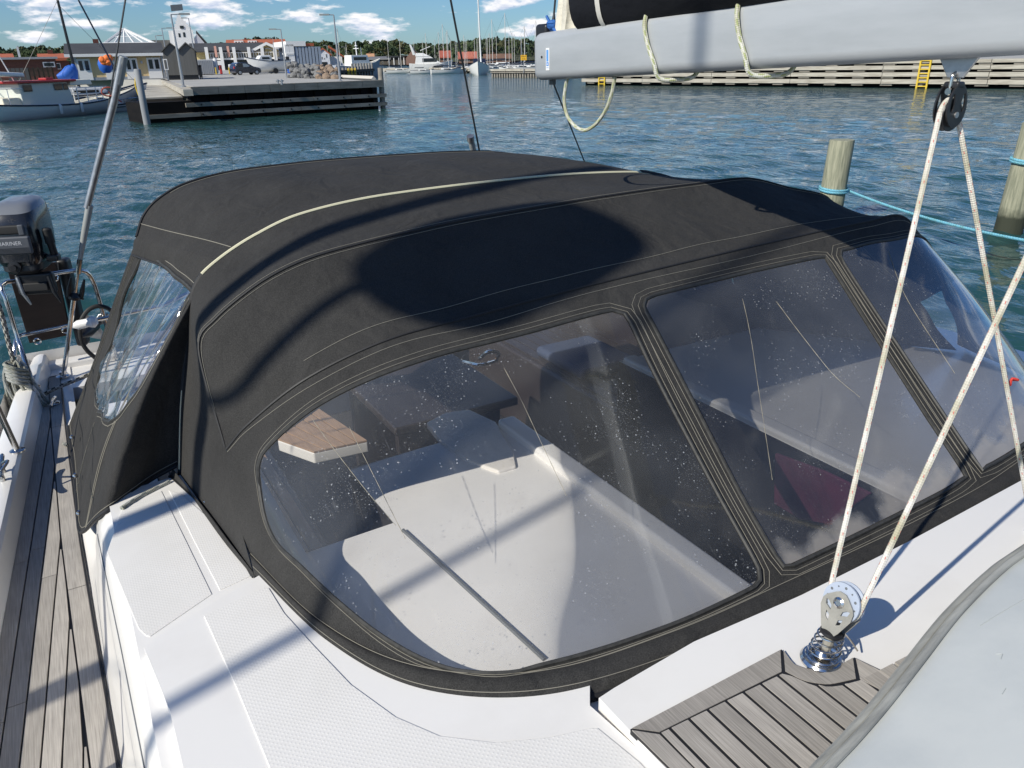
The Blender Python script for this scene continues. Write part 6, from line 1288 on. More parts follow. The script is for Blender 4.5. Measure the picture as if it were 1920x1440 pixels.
# curb along the far side of the quay
cbp = [G(701, 150.2), G(640, 147), G(563, 142.8)]
b = MB(); b.tube([p+V3(0, 0, 0.08) for p in cbp], 0.16, 4); tag(b.build('quay_curb', M2('pale_curb_concrete', (0.55, 0.52, 0.46))), 'pale curb along the far edge of the quay', 'curb')
for px in (552-31, 528): pass
b = thing('quay_bollard', 'pair of small steel posts near the quay edge', 'bollard', G(525, 158)); 
for px in (521.5, 528.5): p = G(px, 159); q_ = MB(); q_.cyl(p, p+V3(0, 0, 0.28), 0.06, n=8); q_.cyl(p+V3(-0.1, 0, 0.2), p+V3(0.12, 0, 0.2), 0.035, n=6); q_.build('post', STLG, b)
# jetty of planks at the quay's left corner
jt = thing('wooden_jetty', 'low wooden jetty of pale planks at the left corner of the black quay', 'jetty', QL+V3(0, 0, -1.6))
JZ = GZ-0.42; j0, j1, j2, j3 = onz(267, 183.5, JZ), onz(342, 180.5, JZ), onz(300, 150.5, JZ), onz(276, 151, JZ)
n = 14
for k in range(n):
    a, c = k/n, (k+0.93)/n; l = lambda s, e, f: s+(e-s)*f; b = MB(); b.extrude([l(j0, j3, a), l(j1, j2, a), l(j1, j2, c), l(j0, j3, c)], (0, 0, -0.08)); b.build('plank', TIMBW, jt)
b = MB(); b.extrude([j0+V3(0, 0, -0.09), j1+V3(0, 0, -0.09), j2+V3(0, 0, -0.09), j3+V3(0, 0, -0.09)], (0, 0, -0.45)); b.build('underframe', TIMBD, jt)
b = MB(); q0, q1 = onz(343, 168, GZ), onz(300, 148.5, GZ); b.extrude([q0, q1, q1+V3(0.35, 0, 0), q0+V3(0.45, 0, 0)], (0, 0, -0.3)); b.build('kerb_timber', TIMBW, jt); b = MB(); q2 = onz(262, 149, GZ); b.extrude([q1, q2, q2+V3(0, 0.35, 0), q1+V3(0, 0.35, 0)], (0, 0, -0.3)); b.build('kerb_timber', TIMBW, jt)
def pole(px, pyb, pyt, D, r, lab, m=TIMB, z=WZ-1, grp=None, name='mooring_pile'):
    p = at(px, pyb, D); t_ = at(px, pyt, D)[2]; b = MB(); b.tube([V3(p[0], p[1], z), V3(p[0], p[1], (z+t_)/2), V3(p[0]+0.02, p[1], t_-0.03), V3(p[0]+0.02, p[1], t_)], [r*1.05, r, r*0.97, r*0.8], 10); o = b.build(name, m, None, smooth=True, angle=50); tag(o, lab, 'mooring pile', grp); return o
pole(266.5, 183, 129, 44.6, 0.17, 'thick grey mooring pile at the corner of the wooden jetty', M2('blue_grey_timber', (0.27, 0.28, 0.29), 0.8))
jh = MB(); p = at(260, 170, 44.8); jh.tube(list(crv([p+V3(0, 0, 0.7), p+V3(-0.1, 0, 0.2), p+V3(0.05, 0, -0.5), p+V3(0.15, 0, 0.3)], 20)), 0.04, 6); tag(jh.build('yellow_hose', YLP), 'yellow hose hanging on the pile at the corner of the wooden jetty', 'hose')
pole(715.5, 168, 127, 82*0.62, 0.16, 'lone slender mooring pile in the water off the right end of the quay')
# ---- lamp posts
def lamp(px, pyb, pxt, pyt, ax, lab, D=None, flag=False):
    b0 = G(px, pyb) if D is None else at(px, pyb, D); b0[2] = GZ; D = np.linalg.norm(b0[:2]); top = at(pxt, pyt, D); t = thing('lamp_post', lab, 'lamp post', b0, 'lamp posts on the quay'); H = top[2]-GZ
    tp = V3(b0[0], b0[1], top[2]); b = MB(); b.tube([b0, b0+V3(0, 0, H*0.5), tp], [0.075, 0.06, 0.04], 8); b.build('pole', STLG, t, smooth=True)
    rd = V3(b0[1], -b0[0], 0)/D; arm = rd*ax; b = MB(); b.tube([tp, tp+arm+V3(0, 0, 0.03)], 0.03, 6); b.build('arm', STLG, t); b = MB(); c = tp+arm*0.9+V3(0, 0, 0.02); b.obox(c, rd*0.28, V3(b0[0], b0[1], 0)/D*0.1, V3(0, 0, 0.045)); b.build('lantern', GREYSLV, t)
    b = MB(); b.lathe([(0.16, 0), (0.16, 0.05), (0.09, 0.07)], b0, n=10); b.build('foot', STLG, t)
    if flag: b = MB(); b.extrude([tp+rd*0.05+V3(0, 0, 0.15), tp+rd*0.65+V3(0, 0, 0.2), tp+rd*0.65+V3(0, 0, 0.5), tp+rd*0.05+V3(0, 0, 0.45)], V3(0.0, 0.02, 0)); b.build('pennant', SHEETG, t)
lamp(344, 163, 324, 27, 0.75, 'nearest lamp post standing by the wooden jetty with a small dark pennant', flag=True)
lamp(638, 153, 627, 28, -0.6, 'lamp post near the right end of the quay'); lamp(537.5, 145.5, 529, 55, -0.7, 'lamp post in front of the columned hall and rock heap')
lamp(371, 140, 359, 34, -0.5, 'lamp post before the church tower', D=95); lamp(319, 142, 309, 53, 0.8, 'lamp post behind the notice board', D=90); lamp(305, 142, 301, 67, 0.5, 'short lamp post at the right end of the ochre building', D=100); lamp(519, 130, 515, 72, -0.7, 'distant lamp post before the gable of the columned hall', D=140)
for k, (px, pt) in enumerate(((617, 85), (623, 88), (632, 92), (650, 88))): lamp(px, 122, px-1, pt, -0.6, ['far street lamp left of the quay end lamp, nearest the white house', 'far street lamp over the orange roof', 'far street lamp just left of the twin masts', 'far street lamp beside the pile pier masts'][k], D=180)
# ---- parked car
cp = G(447, 141); cp2 = G(496, 139.5); dz = cp2-cp; L_ = 3.5; ce = V3(0.985, 0.17, 0); cn = V3(-ce[1], ce[0], 0); car = thing('parked_car', 'small dark navy hatchback parked on the quay by the grey sheds', 'car', cp)
wdt = np.linalg.norm(at(496, 140, np.linalg.norm(cp[:2]))-at(442, 140, np.linalg.norm(cp[:2])))/3.5
cA = at(442, 141, np.linalg.norm(cp[:2])); cA[2] = GZ
C_ = lambda u, d, h: cA+ce*u*wdt+cn*d+V3(0, 0, h*wdt)
prof = [(0.05, 0.30), (0.02, 0.62), (0.10, 0.98), (0.30, 1.36), (0.62, 1.48), (1.35, 1.50), (1.85, 1.38), (2.55, 0.98), (3.2, 0.84), (3.45, 0.66), (3.5, 0.36), (3.4, 0.24), (0.15, 0.24)]
b = MB(); b.extrude([C_(u, 0, h) for u, h in prof], cn*1.6); b.build('body', NAVYP, car, bevel=0.09, seg=3)
for q in ([(0.42, 0.96), (0.52, 1.30), (1.05, 1.36), (1.05, 0.95)], [(1.13, 0.95), (1.13, 1.36), (1.55, 1.33), (2.25, 0.96)]): b = MB(); b.extrude([C_(u, -0.012, h) for u, h in q], cn*0.01); b.build('side_window', GLASSD if q[0][0] < 1 else GLASSG, car)
for u in (0.62, 2.85):
    b = MB(); b.lathe([(0.30*wdt, -0.02), (0.30*wdt, 0.18)], C_(u, 0, 0.30), axis=cn, n=20); w = b.build('wheel', RUBBER, car); b = MB(); b.lathe([(0.19*wdt, -0.035), (0.06, -0.045)], C_(u, 0, 0.30), axis=cn, n=16); b.build('rim', STLG, w)
    b = MB(); b.lathe([(0.30*wdt, -0.02), (0.30*wdt, 0.18)], C_(u, 1.45, 0.30), axis=cn, n=16); b.build('wheel', RUBBER, car)
b = MB(); b.obox(C_(2.0, -0.1, 0.98), ce*0.1, cn*0.07, V3(0, 0, 0.06)); b.build('mirror', NAVYP, car); b = MB(); b.obox(C_(0.03, 0.2, 0.9), ce*0.03, cn*0.12, V3(0, 0, 0.1)); b.build('tail_light', REDP, car); b = MB(); b.obox(C_(3.36, 0.2, 0.72), ce*0.06, cn*0.14, V3(0, 0, 0.06)); b.build('headlight', GLASSG, car)
# ---- odd things on the quay
def simple(name, lab, cat, px0, px1, pyb, pyt, D, dep, m, bevel=0.05, extra=None, group=None):
    o = Bld(name, lab, cat, px0, px1, D, D, pyb, group); h = o.h((px0+px1)/2, pyt); o.box('body', 0, o.W, 0.05, h, 0, dep, m, bevel=bevel)
    if extra: extra(o, h)
    return o
def ribs(o, h):
    for k in range(9): x = o.W*(k+0.5)/9; o.box('rib', x-0.06, x+0.06, 0.1, h-0.1, -0.05, -0.002, STLG)
simple('steel_container', 'pale grey steel container by the columned hall', 'container', 373, 402, 135, 111.5, 100, 5, M2('pale_grey_steel', (0.40, 0.41, 0.43)), extra=ribs)
simple('storage_tank', 'white square tank beside the grey container', 'tank', 400, 409.5, 132, 111, 104, 1.4, WHT, 0.2, lambda o, h: o.box('lid', o.W*0.3, o.W*0.7, h, h+0.15, 0.4, 0.9, WHT))
simple('fuel_pump', 'red fuel pump with white cap beside the white tank', 'fuel pump', 412, 417, 133, 122, 100, 0.5, REDP, 0.06, lambda o, h: (o.box('cap', -0.1, o.W+0.1, h, h+0.45, -0.05, 0.55, WHT), o.box('display', 0.08, o.W-0.08, h*0.6, h*0.85, -0.03, -0.004, GLASSD)))
simple('equipment_cabinet', 'white cabinet with open dark slots left of the navy car', 'cabinet', 430, 443, 135, 120.5, 98, 1.2, WHT, 0.05, lambda o, h: [o.box('door', x, x+o.W*0.2, 0.15, h-0.2, -0.04, -0.004, GREYW) for x in (o.W*0.15, o.W*0.6)])
for k, px in enumerate((404, 429)): simple('yellow_post', ['yellow post by the grey container', 'yellow post by the white cabinet'][k], 'post', px, px+2.4, 135, 127.5, 97, 0.25, YLP, 0.03, lambda o, h: o.box('cap', -0.02, o.W+0.02, h, h+0.06, -0.02, 0.27, YLP), 'yellow posts on the quay')
simple('blue_skip', 'blue skip beside the rock heap', 'skip', 539, 552, 133, 125.5, 92, 1.5, BLUEP, 0.05, lambda o, h: o.box('rim', -0.05, o.W+0.05, h, h+0.08, -0.05, 1.55, BLUEP))
# rocks
rk_m = []
for s_ in range(4):
    bm = bmesh.new(); bmesh.ops.create_icosphere(bm, subdivisions=2, radius=0.5); rg = np.random.RandomState(s_+3)
    for v in bm.verts: v.co *= 0.78+0.42*rg.rand(); v.co.z *= 0.75
    me = bpy.data.meshes.new('rock'); bm.to_mesh(me); bm.free(); me.materials.append(ROCKM if s_ < 3 else ROCKB); rk_m.append(me)
rg = np.random.RandomState(12)
for k in range(96):
    f = rg.rand(); px = 541+94*f; brown = f > 0.6; lay = k % 3
    p = G(px, 146.2-lay*0.9-2.0*rg.rand()+(2.8*f)); s = 0.34+0.42*rg.rand(); o = bpy.data.objects.new('rock', rk_m[3] if brown and rg.rand() < 0.8 else rk_m[rg.randint(3)]); COL.objects.link(o)
    o.location = tuple(p+OFF+V3(0, 0, s*0.15+0.42*lay*(1-0.5*f))); o.scale = (s*1.3, s, s); o.rotation_euler = (rg.rand(), rg.rand(), rg.rand()*6)
    tag(o, 'brown granite rock in the heap behind the far quay edge' if o.data is rk_m[3] else 'grey granite rock in the heap behind the far quay edge', 'rock', 'brown rocks of the heap' if o.data is rk_m[3] else 'grey rocks of the heap')
# ---- boats
def hull_rows(L, B, fb, o, e, n, bow=0.45, sheer=0.35, stern=0.8, draft=0.35):
    rows = []
    for k in range(22):
        t = k/21; w = B/2*(min(1, (stern+(1-stern)*min(1, t/0.4))) * (1-max(0, (t-0.45)/0.55)**2.2*0.985)); zt = fb*(1+sheer*(2*t-0.9)**2*(1.4 if t > 0.45 else 0.5)); rk = bow*max(0, (t-0.75)/0.25)*0.6
        r = []
        for a, zf in ((-1, 1.0), (-0.97, 0.72), (-0.88, 0.3), (-0.7, -0.1), (-0.3, -0.5), (0.3, -0.5), (0.7, -0.1), (0.88, 0.3), (0.97, 0.72), (1, 1.0)):
            z = zt*zf if zf > 0 else draft*2*zf; x = L*(t-0.5)+rk*max(0, zf)*1.0-(1-max(zf, 0))*0.10*L*max(0, t-0.8)*2; r.append(o+e*x+n*(a*w)+V3(0, 0, z))
        rows.append(r)
    return rows
def boat(name, lab, cat, o, ang, L, B, fb, m=HULLW, group=None, stripe=None, **k):
    t = thing(name, lab, cat, o, group); e = V3(math.cos(ang), math.sin(ang), 0); n = V3(-e[1], e[0], 0); rows = hull_rows(L, B, fb, o, e, n, **k)
    b = MB().grid(rows); b.add(rows[0], [tuple(range(10))]); b.build('hull', m, t, smooth=True, angle=60)
    b = MB(); b.grid([[r[0]+V3(0, 0, -0.06), r[9]+V3(0, 0, -0.06)] for r in rows]); b.build('deck', CREAMH, t)
    b = MB()
    for i in (0, 9): b.tube([r[i] for r in rows], 0.045, 5)
    if stripe is not None: b.build('rubbing_strake', stripe, t)
    Q = lambda u, v, h: o+e*u+n*v+V3(0, 0, h)
    return t, Q, e, n, rows
def cabin(t, Q, u0, u1, v, h0, h1, m, name='cabin', rk0=0.0, rk1=0.0, bevel=0.06, taper=0.9):
    b = MB(); b.add([Q(u0, -v, h0), Q(u1, -v, h0), Q(u1, v, h0), Q(u0, v, h0), Q(u0+rk0, -v*taper, h1), Q(u1-rk1, -v*taper, h1), Q(u1-rk1, v*taper, h1), Q(u0+rk0, v*taper, h1)], [(0, 3, 2, 1), (4, 5, 6, 7), (0, 1, 5, 4), (1, 2, 6, 5), (2, 3, 7, 6), (3, 0, 4, 7)]); return b.build(name, m, t, bevel=bevel)
def bwin(t, Q, u0, u1, v, h0, h1, m=GLASSD, par=None, name='window', bevel=0.06):
    for s in (-1, 1): b = MB(); c = Q((u0+u1)/2, s*v, (h0+h1)/2); ee = (Q(u1, s*v, 0)-Q(u0, s*v, 0))/2; nn = Q(0, 1, 0)-Q(0, 0, 0); b.obox(c, ee, nn*0.012, V3(0, 0, (h1-h0)/2)); b.build(name, m, par or t, bevel=min(bevel, (h1-h0)*0.3))
# white fishing boat: nearer and left; bow points left out of the frame
a0, a1 = onz(-14, 228.5, WZ), onz(252, 203.5, WZ); mid = (a0+a1)/2; 
SCB = 1.0; dv = a1-a0; an = math.atan2(dv[1], dv[0]); LL = float(np.linalg.norm(dv))*1.08
t, Q, e, n, rows = boat('fishing_boat', 'white wooden fishing boat with red roofed wheelhouse moored at the left', 'fishing boat', V3(mid[0], mid[1], WZ), an, LL, 2.9, 0.66, sheer=0.85, bow=1.1, stern=0.72, stripe=NAVYP)
hh = lambda px, py: at(px, py, np.linalg.norm(mid[:2]))[2]-WZ
uu = lambda px: (LL/1.08)*((px+14)/266.0-0.5)
b = MB()
for k in (0, 1):
    b.tube([r[3 if k == 0 else 6]+V3(0, 0, 0.03) for r in rows], 0.06, 5)
b.build('boot_top', GREENH, t)
wh = cabin(t, Q, uu(22), uu(112), 0.85, 0.5, hh(66, 154), M2('greenish_white_paint', (0.60, 0.63, 0.58)), 'wheelhouse', 0.05, 0.25)
fr_ = cabin(t, Q, uu(-6), uu(26), 0.75, 0.5, 1.2, CREAMH, 'fore_cabin', 0.05, 0.15)
cabin(t, Q, uu(17), uu(118), 1.0, hh(66, 154), hh(66, 150), REDP, 'red_roof', 0.0, 0.0, 0.03, 1.0)
cabin(t, Q, uu(82), uu(95), 0.3, hh(66, 150), hh(66, 146), REDP, 'roof_hatch', 0, 0, 0.03)
for a, c in ((28, 42), (80, 94), (96, 104)): bwin(t, Q, uu(a), uu(c), 0.835, hh(66, 169), hh(66, 157), GLASSD)
cabin(t, Q, uu(108), uu(150), 0.9, hh(120, 160), hh(120, 150), CREAMH, 'aft_awning', 0.1, 0, 0.05)
b = MB()
for a in (112, 130, 148, 160):
    for v in (-1.1, 1.1): b.tube([Q(uu(a), v, 0.7), Q(uu(a), v, 1.55)], 0.03, 5)
for h_ in (1.2, 1.55):
    for v in (-1.1, 1.1): b.tube([Q(uu(112), v, h_), Q(uu(172), v*0.95, h_)], 0.03, 5)
for v in (-0.9, 0.9): b.tube([Q(uu(-10), v*0.7, 1.7), Q(uu(24), v, 1.65)], 0.03, 5); b.tube([Q(uu(4), v*0.8, 0.7), Q(uu(4), v*0.8, 1.7)], 0.03, 5)
b.build('guard_rail', WHITEP, t)['kind'] = 'stuff'
for px in (67, 105): b = MB(); b.tube([Q(uu(px), -1.42, 0.75), Q(uu(px), -1.5, 0.62), Q(uu(px), -1.48, 0.25), Q(uu(px), -1.48, 0.18)], [0.03, 0.09, 0.09, 0.05], 8); b.build('fender', WHITEP, t, smooth=True)
for px in (28,): b = MB(); b.lathe([(0.16, 0), (0.16, 0.03), (0.1, 0.03)], Q(uu(px), -0.76, 0.95), axis=-n, n=14); b.build('porthole', GLASSD, t)
b = MB(); top = at(10, 84, np.linalg.norm(mid[:2]))[2]-WZ; b.tube([Q(uu(18), 0, hh(20, 150)), Q(uu(12), 0, top*0.6), Q(uu(11), 0, top)], [0.05, 0.04, 0.025], 6); b.tube([Q(uu(10), -0.5, top*0.93), Q(uu(10), 0.5, top*0.93)], 0.025, 5)
for v in (-0.5, 0.5): b.lathe([(0.03, 0), (0.07, 0.06), (0.03, 0.2)], Q(uu(10), v, top*0.93), n=8)
b.build('mast_with_lamps', STEELM, t)
b = MB(); b.tube([Q(uu(42), 0.3, hh(30, 152)), Q(uu(27), 0.3, hh(30, 100))], 0.035, 6); b.build('derrick', WHITEP, t)
b = MB(); b.obox(Q(uu(18), -0.2, hh(20, 139)), e*0.9+V3(0, 0, -0.05), n*0.5, V3(0, 0, 0.12)); b.build('raft_canister', WHITEP, t, bevel=0.08)
# sailing boat with black mast and blue sail cover, further in
D2 = 62.0
def sail_boat(name, lab, px, pyw, D, L, B, fb, mast_px, mast_top, mcol, ang, group=None, boomc=None, m=HULLW):
    o = at(px, pyw, D); o[2] = WZ; t, Q, e, n, rows = boat(name, lab, 'sailing boat', o, ang, L, B, fb, m, group, stripe=NAVYP); cabin(t, Q, -L*0.12, L*0.22, B*0.26, fb*0.95, fb*1.45, HULLW, 'coachroof', 0.1, 0.5); bwin(t, Q, -L*0.06, L*0.12, B*0.25, fb*1.12, fb*1.3, GLASSD)
    zt = at(mast_top[0], mast_top[1], D)[2]; mp = at(mast_px, 130, D); mp[2] = 0; b = MB(); tp = at(mast_top[0], mast_top[1], D); b.tube([V3(mp[0], mp[1], WZ+fb), V3(tp[0], tp[1], zt)], [L*0.012, L*0.009], 8); b.build('mast', mcol, t, smooth=True)
    b = MB(); b.tube([Q(L*0.48, 0, fb*1.3), V3(tp[0], tp[1], zt-0.3)], 0.012, 4); b.tube([Q(-L*0.48, 0, fb), V3(tp[0], tp[1], zt)], 0.012, 4); b.build('stay', WIRE, t)
    return t, Q, e, n, mp
t, Q, e, n, mp = sail_boat('sailing_boat', 'sailing boat with black mast and bright blue sail cover behind the fishing boat', 150, 178, D2, 8.5, 2.7, 1.0, 141, (108, 0), BLACKP, 0.25)
b = MB(); c0, c1 = at(107, 143, D2), at(140, 148, D2); b.tube([at(107, 144, D2), at(120, 142, D2), at(131, 134, D2), at(137, 128, D2)], [0.12, 0.32, 0.40, 0.30], 10); b.tube([at(137, 120, D2), at(137, 132, D2), at(140, 150, D2)], [0.10, 0.3, 0.22], 10); b.build('sail_cover', BLUEP, t, smooth=True)
b = MB(); b.tube([at(147, 0, D2), at(222, 141, D2)], 0.06, 6); b.build('furled_genoa', NAVYP, t)
def cruiser(lab, px0, px1, pyw, D, m=HULLW, ang=0.12, fly=False, seed=0, group=None):
    a, c = at(px0, pyw, D), at(px1, pyw, D); L = float(np.linalg.norm((c-a)[:2])); o = (a+c)/2; o[2] = WZ; t, Q, e, n, rows = boat('motor_cruiser', lab, 'motor boat', o, ang, L, L*0.33, L*0.105, m, group, stripe=NAVYP, sheer=0.3, bow=0.5)
    fb = L*0.105; cb = cabin(t, Q, -L*0.25, L*0.22, L*0.125, fb*0.95, fb*1.75, HULLW, 'cabin', 0.05*L, 0.12*L); bwin(t, Q, -L*0.16, L*0.08, L*0.121, fb*1.3, fb*1.62, GLASSD); bwin(t, Q, -L*0.05, L*0.22, L*0.16, fb*0.6, fb*0.75, GLASSD)
    ws = cabin(t, Q, -L*0.14, L*0.03, L*0.10, fb*1.75, fb*2.2, GLASSD, 'windscreen', 0.02*L, 0.05*L, 0.02)
    cabin(t, Q, -L*0.22, -L*0.10, L*0.11, fb*2.2, fb*2.32, BLUEP if seed else HULLW, 'hardtop', 0, 0, 0.02)
    b = MB()
    for s in (-1, 1): b.tube([Q(-L*0.02, s*L*0.13, fb*1.7), Q(L*0.25, s*L*0.12, fb*1.9), Q(L*0.47, s*0.15, fb*2.0)], 0.02, 5); [b.tube([Q(L*u, s*L*0.125*(1-u), fb*1.1), Q(L*u, s*L*0.125*(1-u), fb*1.85)], 0.018, 5) for u in (0.1, 0.22, 0.34)]
    b.build('guard_rail', CHROME, t)['kind'] = 'stuff'; return t, Q, e, n
cruiser('white motor cruiser with low windscreen moored beyond the fishing boat', 146, 262, 186, 60, ang=0.1)
cruiser('white boat with blue tarpaulin moored before the ochre building', 140, 200, 168, 70, ang=0.3, seed=1)
tp_ = MB(); c = at(197, 122, 69); tp_.lathe([(0.25, -0.55), (0.45, -0.3), (0.5, 0.1), (0.35, 0.45), (0.1, 0.5)], c, n=14); tag(tp_.build('blue_cover', BLUEP, None, smooth=True), 'blue upright cover standing before the second door of the ochre building', 'cover')
ob = MB(); rg = np.random.RandomState(5)
for k in range(7): c = at(192+rg.rand()*15, 97+rg.rand()*20, 67.5); ob.lathe([(0.05, -0.25), (0.22, -0.12), (0.25, 0.05), (0.16, 0.2), (0.04, 0.26)], c+rg.randn(3)*0.04, axis=rg.randn(3), n=10)
tag(ob.build('orange_flag_bundle', ORNG, None, smooth=True), 'orange bundle of dan buoy flags above the blue cover', 'flags')
cruiser('white open boat at the left edge behind the fishing boat', -60, 40, 190, 66, ang=0.2, seed=0)
cruiser('small grey topped boat between the fishing boat and the slatted fence', 50, 120, 172, 72, ang=0.35, seed=0)
# boat on a trailer
o = G(508, 140); o = at(507, 140, 97); o[2] = GZ+0.55; t, Q, e, n, rows = boat('trailer_boat', 'white motor boat standing on a trailer behind the navy car', 'motor boat', o, 0.10+math.pi, 4.6, 1.8, 0.75, HULLW, stripe=NAVYP)
cabin(t, Q, -0.2, 1.5, 0.6, 0.72, 1.35, HULLW, 'cuddy', 0.1, 0.5); bwin(t, Q, 0.05, 0.9, 0.58, 0.95, 1.18); b = MB(); b.obox(Q(-2.2, 0, 0.8), e*0.18, n*0.18, V3(0, 0, 0.4)); b.build('engine', BLACKP, t, bevel=0.06)
tr = thing('boat_trailer', 'low boat trailer under the white boat behind the navy car', 'trailer', o)
MB().box(tuple(Q(0, 0, -0.45)-V3(2.2, 0.05, 0.05)), tuple(Q(0, 0, -0.45)+V3(2.2, 0.05, 0.05))).build('beam', STLG, tr)
for v in (-0.75, 0.75): b = MB(); b.lathe([(0.28, -0.09), (0.28, 0.09)], Q(-0.4, v, -0.27), axis=n, n=16); b.build('wheel', RUBBER, tr)
# ---- pile pier with yellow ladders
D = 112; o = Bld('pile_pier', 'dark pier of upright piles with yellow ladders beyond the quay', 'pier', 636, 704, 108, 124, 150, z=WZ); h1 = o.h(670, 130); 
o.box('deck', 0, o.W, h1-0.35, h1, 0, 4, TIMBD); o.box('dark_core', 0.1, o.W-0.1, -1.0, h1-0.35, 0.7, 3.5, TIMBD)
for k in range(13): x = 0.2+(o.W-0.4)*k/12; b = MB(); b.cyl(o.P(x, -1, 0.3), o.P(x, h1+(0.75 if k > 4 else 0.3), 0.3), 0.19, 0.17, 8); b.build('pile', M2('pale_pile', (0.30, 0.29, 0.27), 0.85, (0.16, 0.155, 0.14)) if k == 0 else MATS['pale_pile'], o.t, smooth=True)
for a in (652, 658, 664): 
    for d_ in (-0.25, 0.25): x = o.u(a)+d_; o.box('ladder_rail', x-0.05, x+0.05, 0.0, h1+0.2, -0.12, -0.02, YLP)
    for k in range(5): z = 0.25+k*(h1-0.2)/5; o.box('ladder_rung', o.u(a)-0.2, o.u(a)+0.2, z, z+0.07, -0.1, -0.04, YLP)
# workboats behind it
o_ = at(668, 128, 140); o_[2] = WZ; t, Q, e, n, rows = boat('work_boat', 'work boat with white mast array behind the pile pier', 'fishing boat', o_, 0.2, 9, 3.2, 1.9, M2('blue_grey_hull', (0.30, 0.33, 0.38)), stripe=WHITEP); cabin(t, Q, -1.5, 2.2, 1.2, 1.8, 3.6, HULLW, 'wheelhouse', 0.1, 0.5); bwin(t, Q, -1.0, 1.4, 1.12, 2.7, 3.3)
b = MB(); b.tube([Q(0.3, 0, 3.6), Q(0.3, 0, 5.6)], 0.09, 6); b.tube([Q(0.3, -0.8, 4.6), Q(0.3, 0.8, 4.6)], 0.06, 5); b.tube([Q(1.2, 0, 3.6), Q(1.2, 0, 4.8)], 0.06, 5); b.lathe([(0.1, 0), (0.3, 0.08), (0.1, 0.2)], Q(0.3, 0, 4.9), n=10); b.build('mast_array', WHITEP, t)
MASTW = mat('pale_mast', (0.62, 0.60, 0.57), 0.45)
# shared small sailing boat, copied through the marina
def marina_proto():
    o = V3(0, 0, WZ); t, Q, e, n, rows = boat('moored_sailboat', 'x', 'sailing boat', o, 0.0, 8.0, 2.6, 1.0, HULLW, None, stripe=NAVYP); cabin(t, Q, -1.2, 1.9, 0.75, 0.95, 1.42, HULLW, 'coachroof', 0.1, 0.5); bwin(t, Q, -0.6, 1.1, 0.73, 1.08, 1.28)
    b = MB(); b.tube([Q(0.8, 0, 1.0), Q(0.8, 0, 10.5)], [0.075, 0.06], 7); b.build('mast', MASTW, t, smooth=True); b = MB(); b.tube([Q(0.75, 0, 2.0), Q(-2.4, 0, 2.0)], [0.14, 0.10], 7); b.build('boom_cover', NAVYP, t)
    b = MB(); b.tube([Q(3.9, 0, 1.2), Q(0.8, 0, 10.3)], 0.014, 4); b.tube([Q(-3.9, 0, 1.1), Q(0.8, 0, 10.4)], 0.014, 4); b.tube([Q(0.8, -1.1, 5.8), Q(0.8, 1.1, 5.8)], 0.02, 4); b.build('rigging', WIRE, t); return t
pr = marina_proto(); first = True; rg = random.Random(21)
for px, tpY in ((790, 76), (797, 80), (806, 62), (819, 60), (826, 45), (834, 60), (847, 56), (854, 78), (866, 66), (872, 76), (878, 72), (886, 70), (891, 73), (917, 72), (924, 62), (931, 36), (944, 72), (956, 24), (960, 64), (966, 60), (973, 72), (979, 54), (983, 66), (990, 48), (998, 58), (1003, 62), (1008, 70), (1012, 38), (757, 70), (725, 75), (782, 78), (812, 74), (842, 74), (860, 74), (896, 64), (910, 70), (950, 66), (936, 68)):
    D = rg.uniform(165, 215); p = at(px, 120, D); H = at(px, tpY, D)[2]-WZ; s = H/10.5; lab = 'small white sailing boat with bare pale mast packed into the far marina'
    if first: pr.location = tuple(V3(p[0], p[1], WZ)+OFF); pr.scale = (s,)*3; pr.rotation_euler = (0, 0, -0.5+rg.uniform(-0.2, 0.2)); pr['label'] = lab; pr['group'] = 'sailing boats in the far marina'; first = False
    else: dup(pr, V3(p[0], p[1], WZ), lab, 'sailing boats in the far marina', -0.5+rg.uniform(-0.25, 0.25)+(math.pi if rg.random() < 0.5 else 0), s)
# two tall masts beside the pile pier
for k, (px, pt, D) in enumerate(((644, 52, 150), (656, 82, 140))): dup(pr, V3(*at(px, 122, D)[:2], WZ), ['sailing boat with tall pale mast behind the pile pier, left one', 'sailing boat with short mast behind the pile pier lamps'][k], 'sailing boats by the pile pier', 0.4, (at(px, pt, D)[2]-WZ)/10.5)
# white sailing yacht at the pier end, seen bow on
o = at(899, 141, 150); o[2] = WZ; t, Q, e, n, rows = boat('moored_sailing_yacht', 'white sailing yacht with very tall white mast moored at the pier end', 'sailing yacht', o, -2.1, 10.5, 3.7, 1.45, HULLW, stripe=NAVYP); cabin(t, Q, -1.5, 2.6, 1.1, 1.4, 2.0, HULLW, 'coachroof', 0.2, 0.8); bwin(t, Q, -0.6, 1.6, 1.06, 1.55, 1.8)
tp = at(896, -8, 150); bs = at(902, 120, 150); b = MB(); b.tube([V3(bs[0], bs[1], WZ+1.5), tp+V3(0, 0, 0)], [0.15, 0.12], 8); b.build('mast', WHITEP, t, smooth=True); b = MB(); b.tube([Q(5.2, 0, 1.8), tp], 0.02, 4); b.tube([Q(-5.0, 0, 1.5), tp], 0.02, 4); b.build('stay', WIRE, t); cabin(t, Q, -3.4, -1.4, 1.2, 1.6, 2.7, NAVYP, 'sprayhood', 0.1, 0.6)
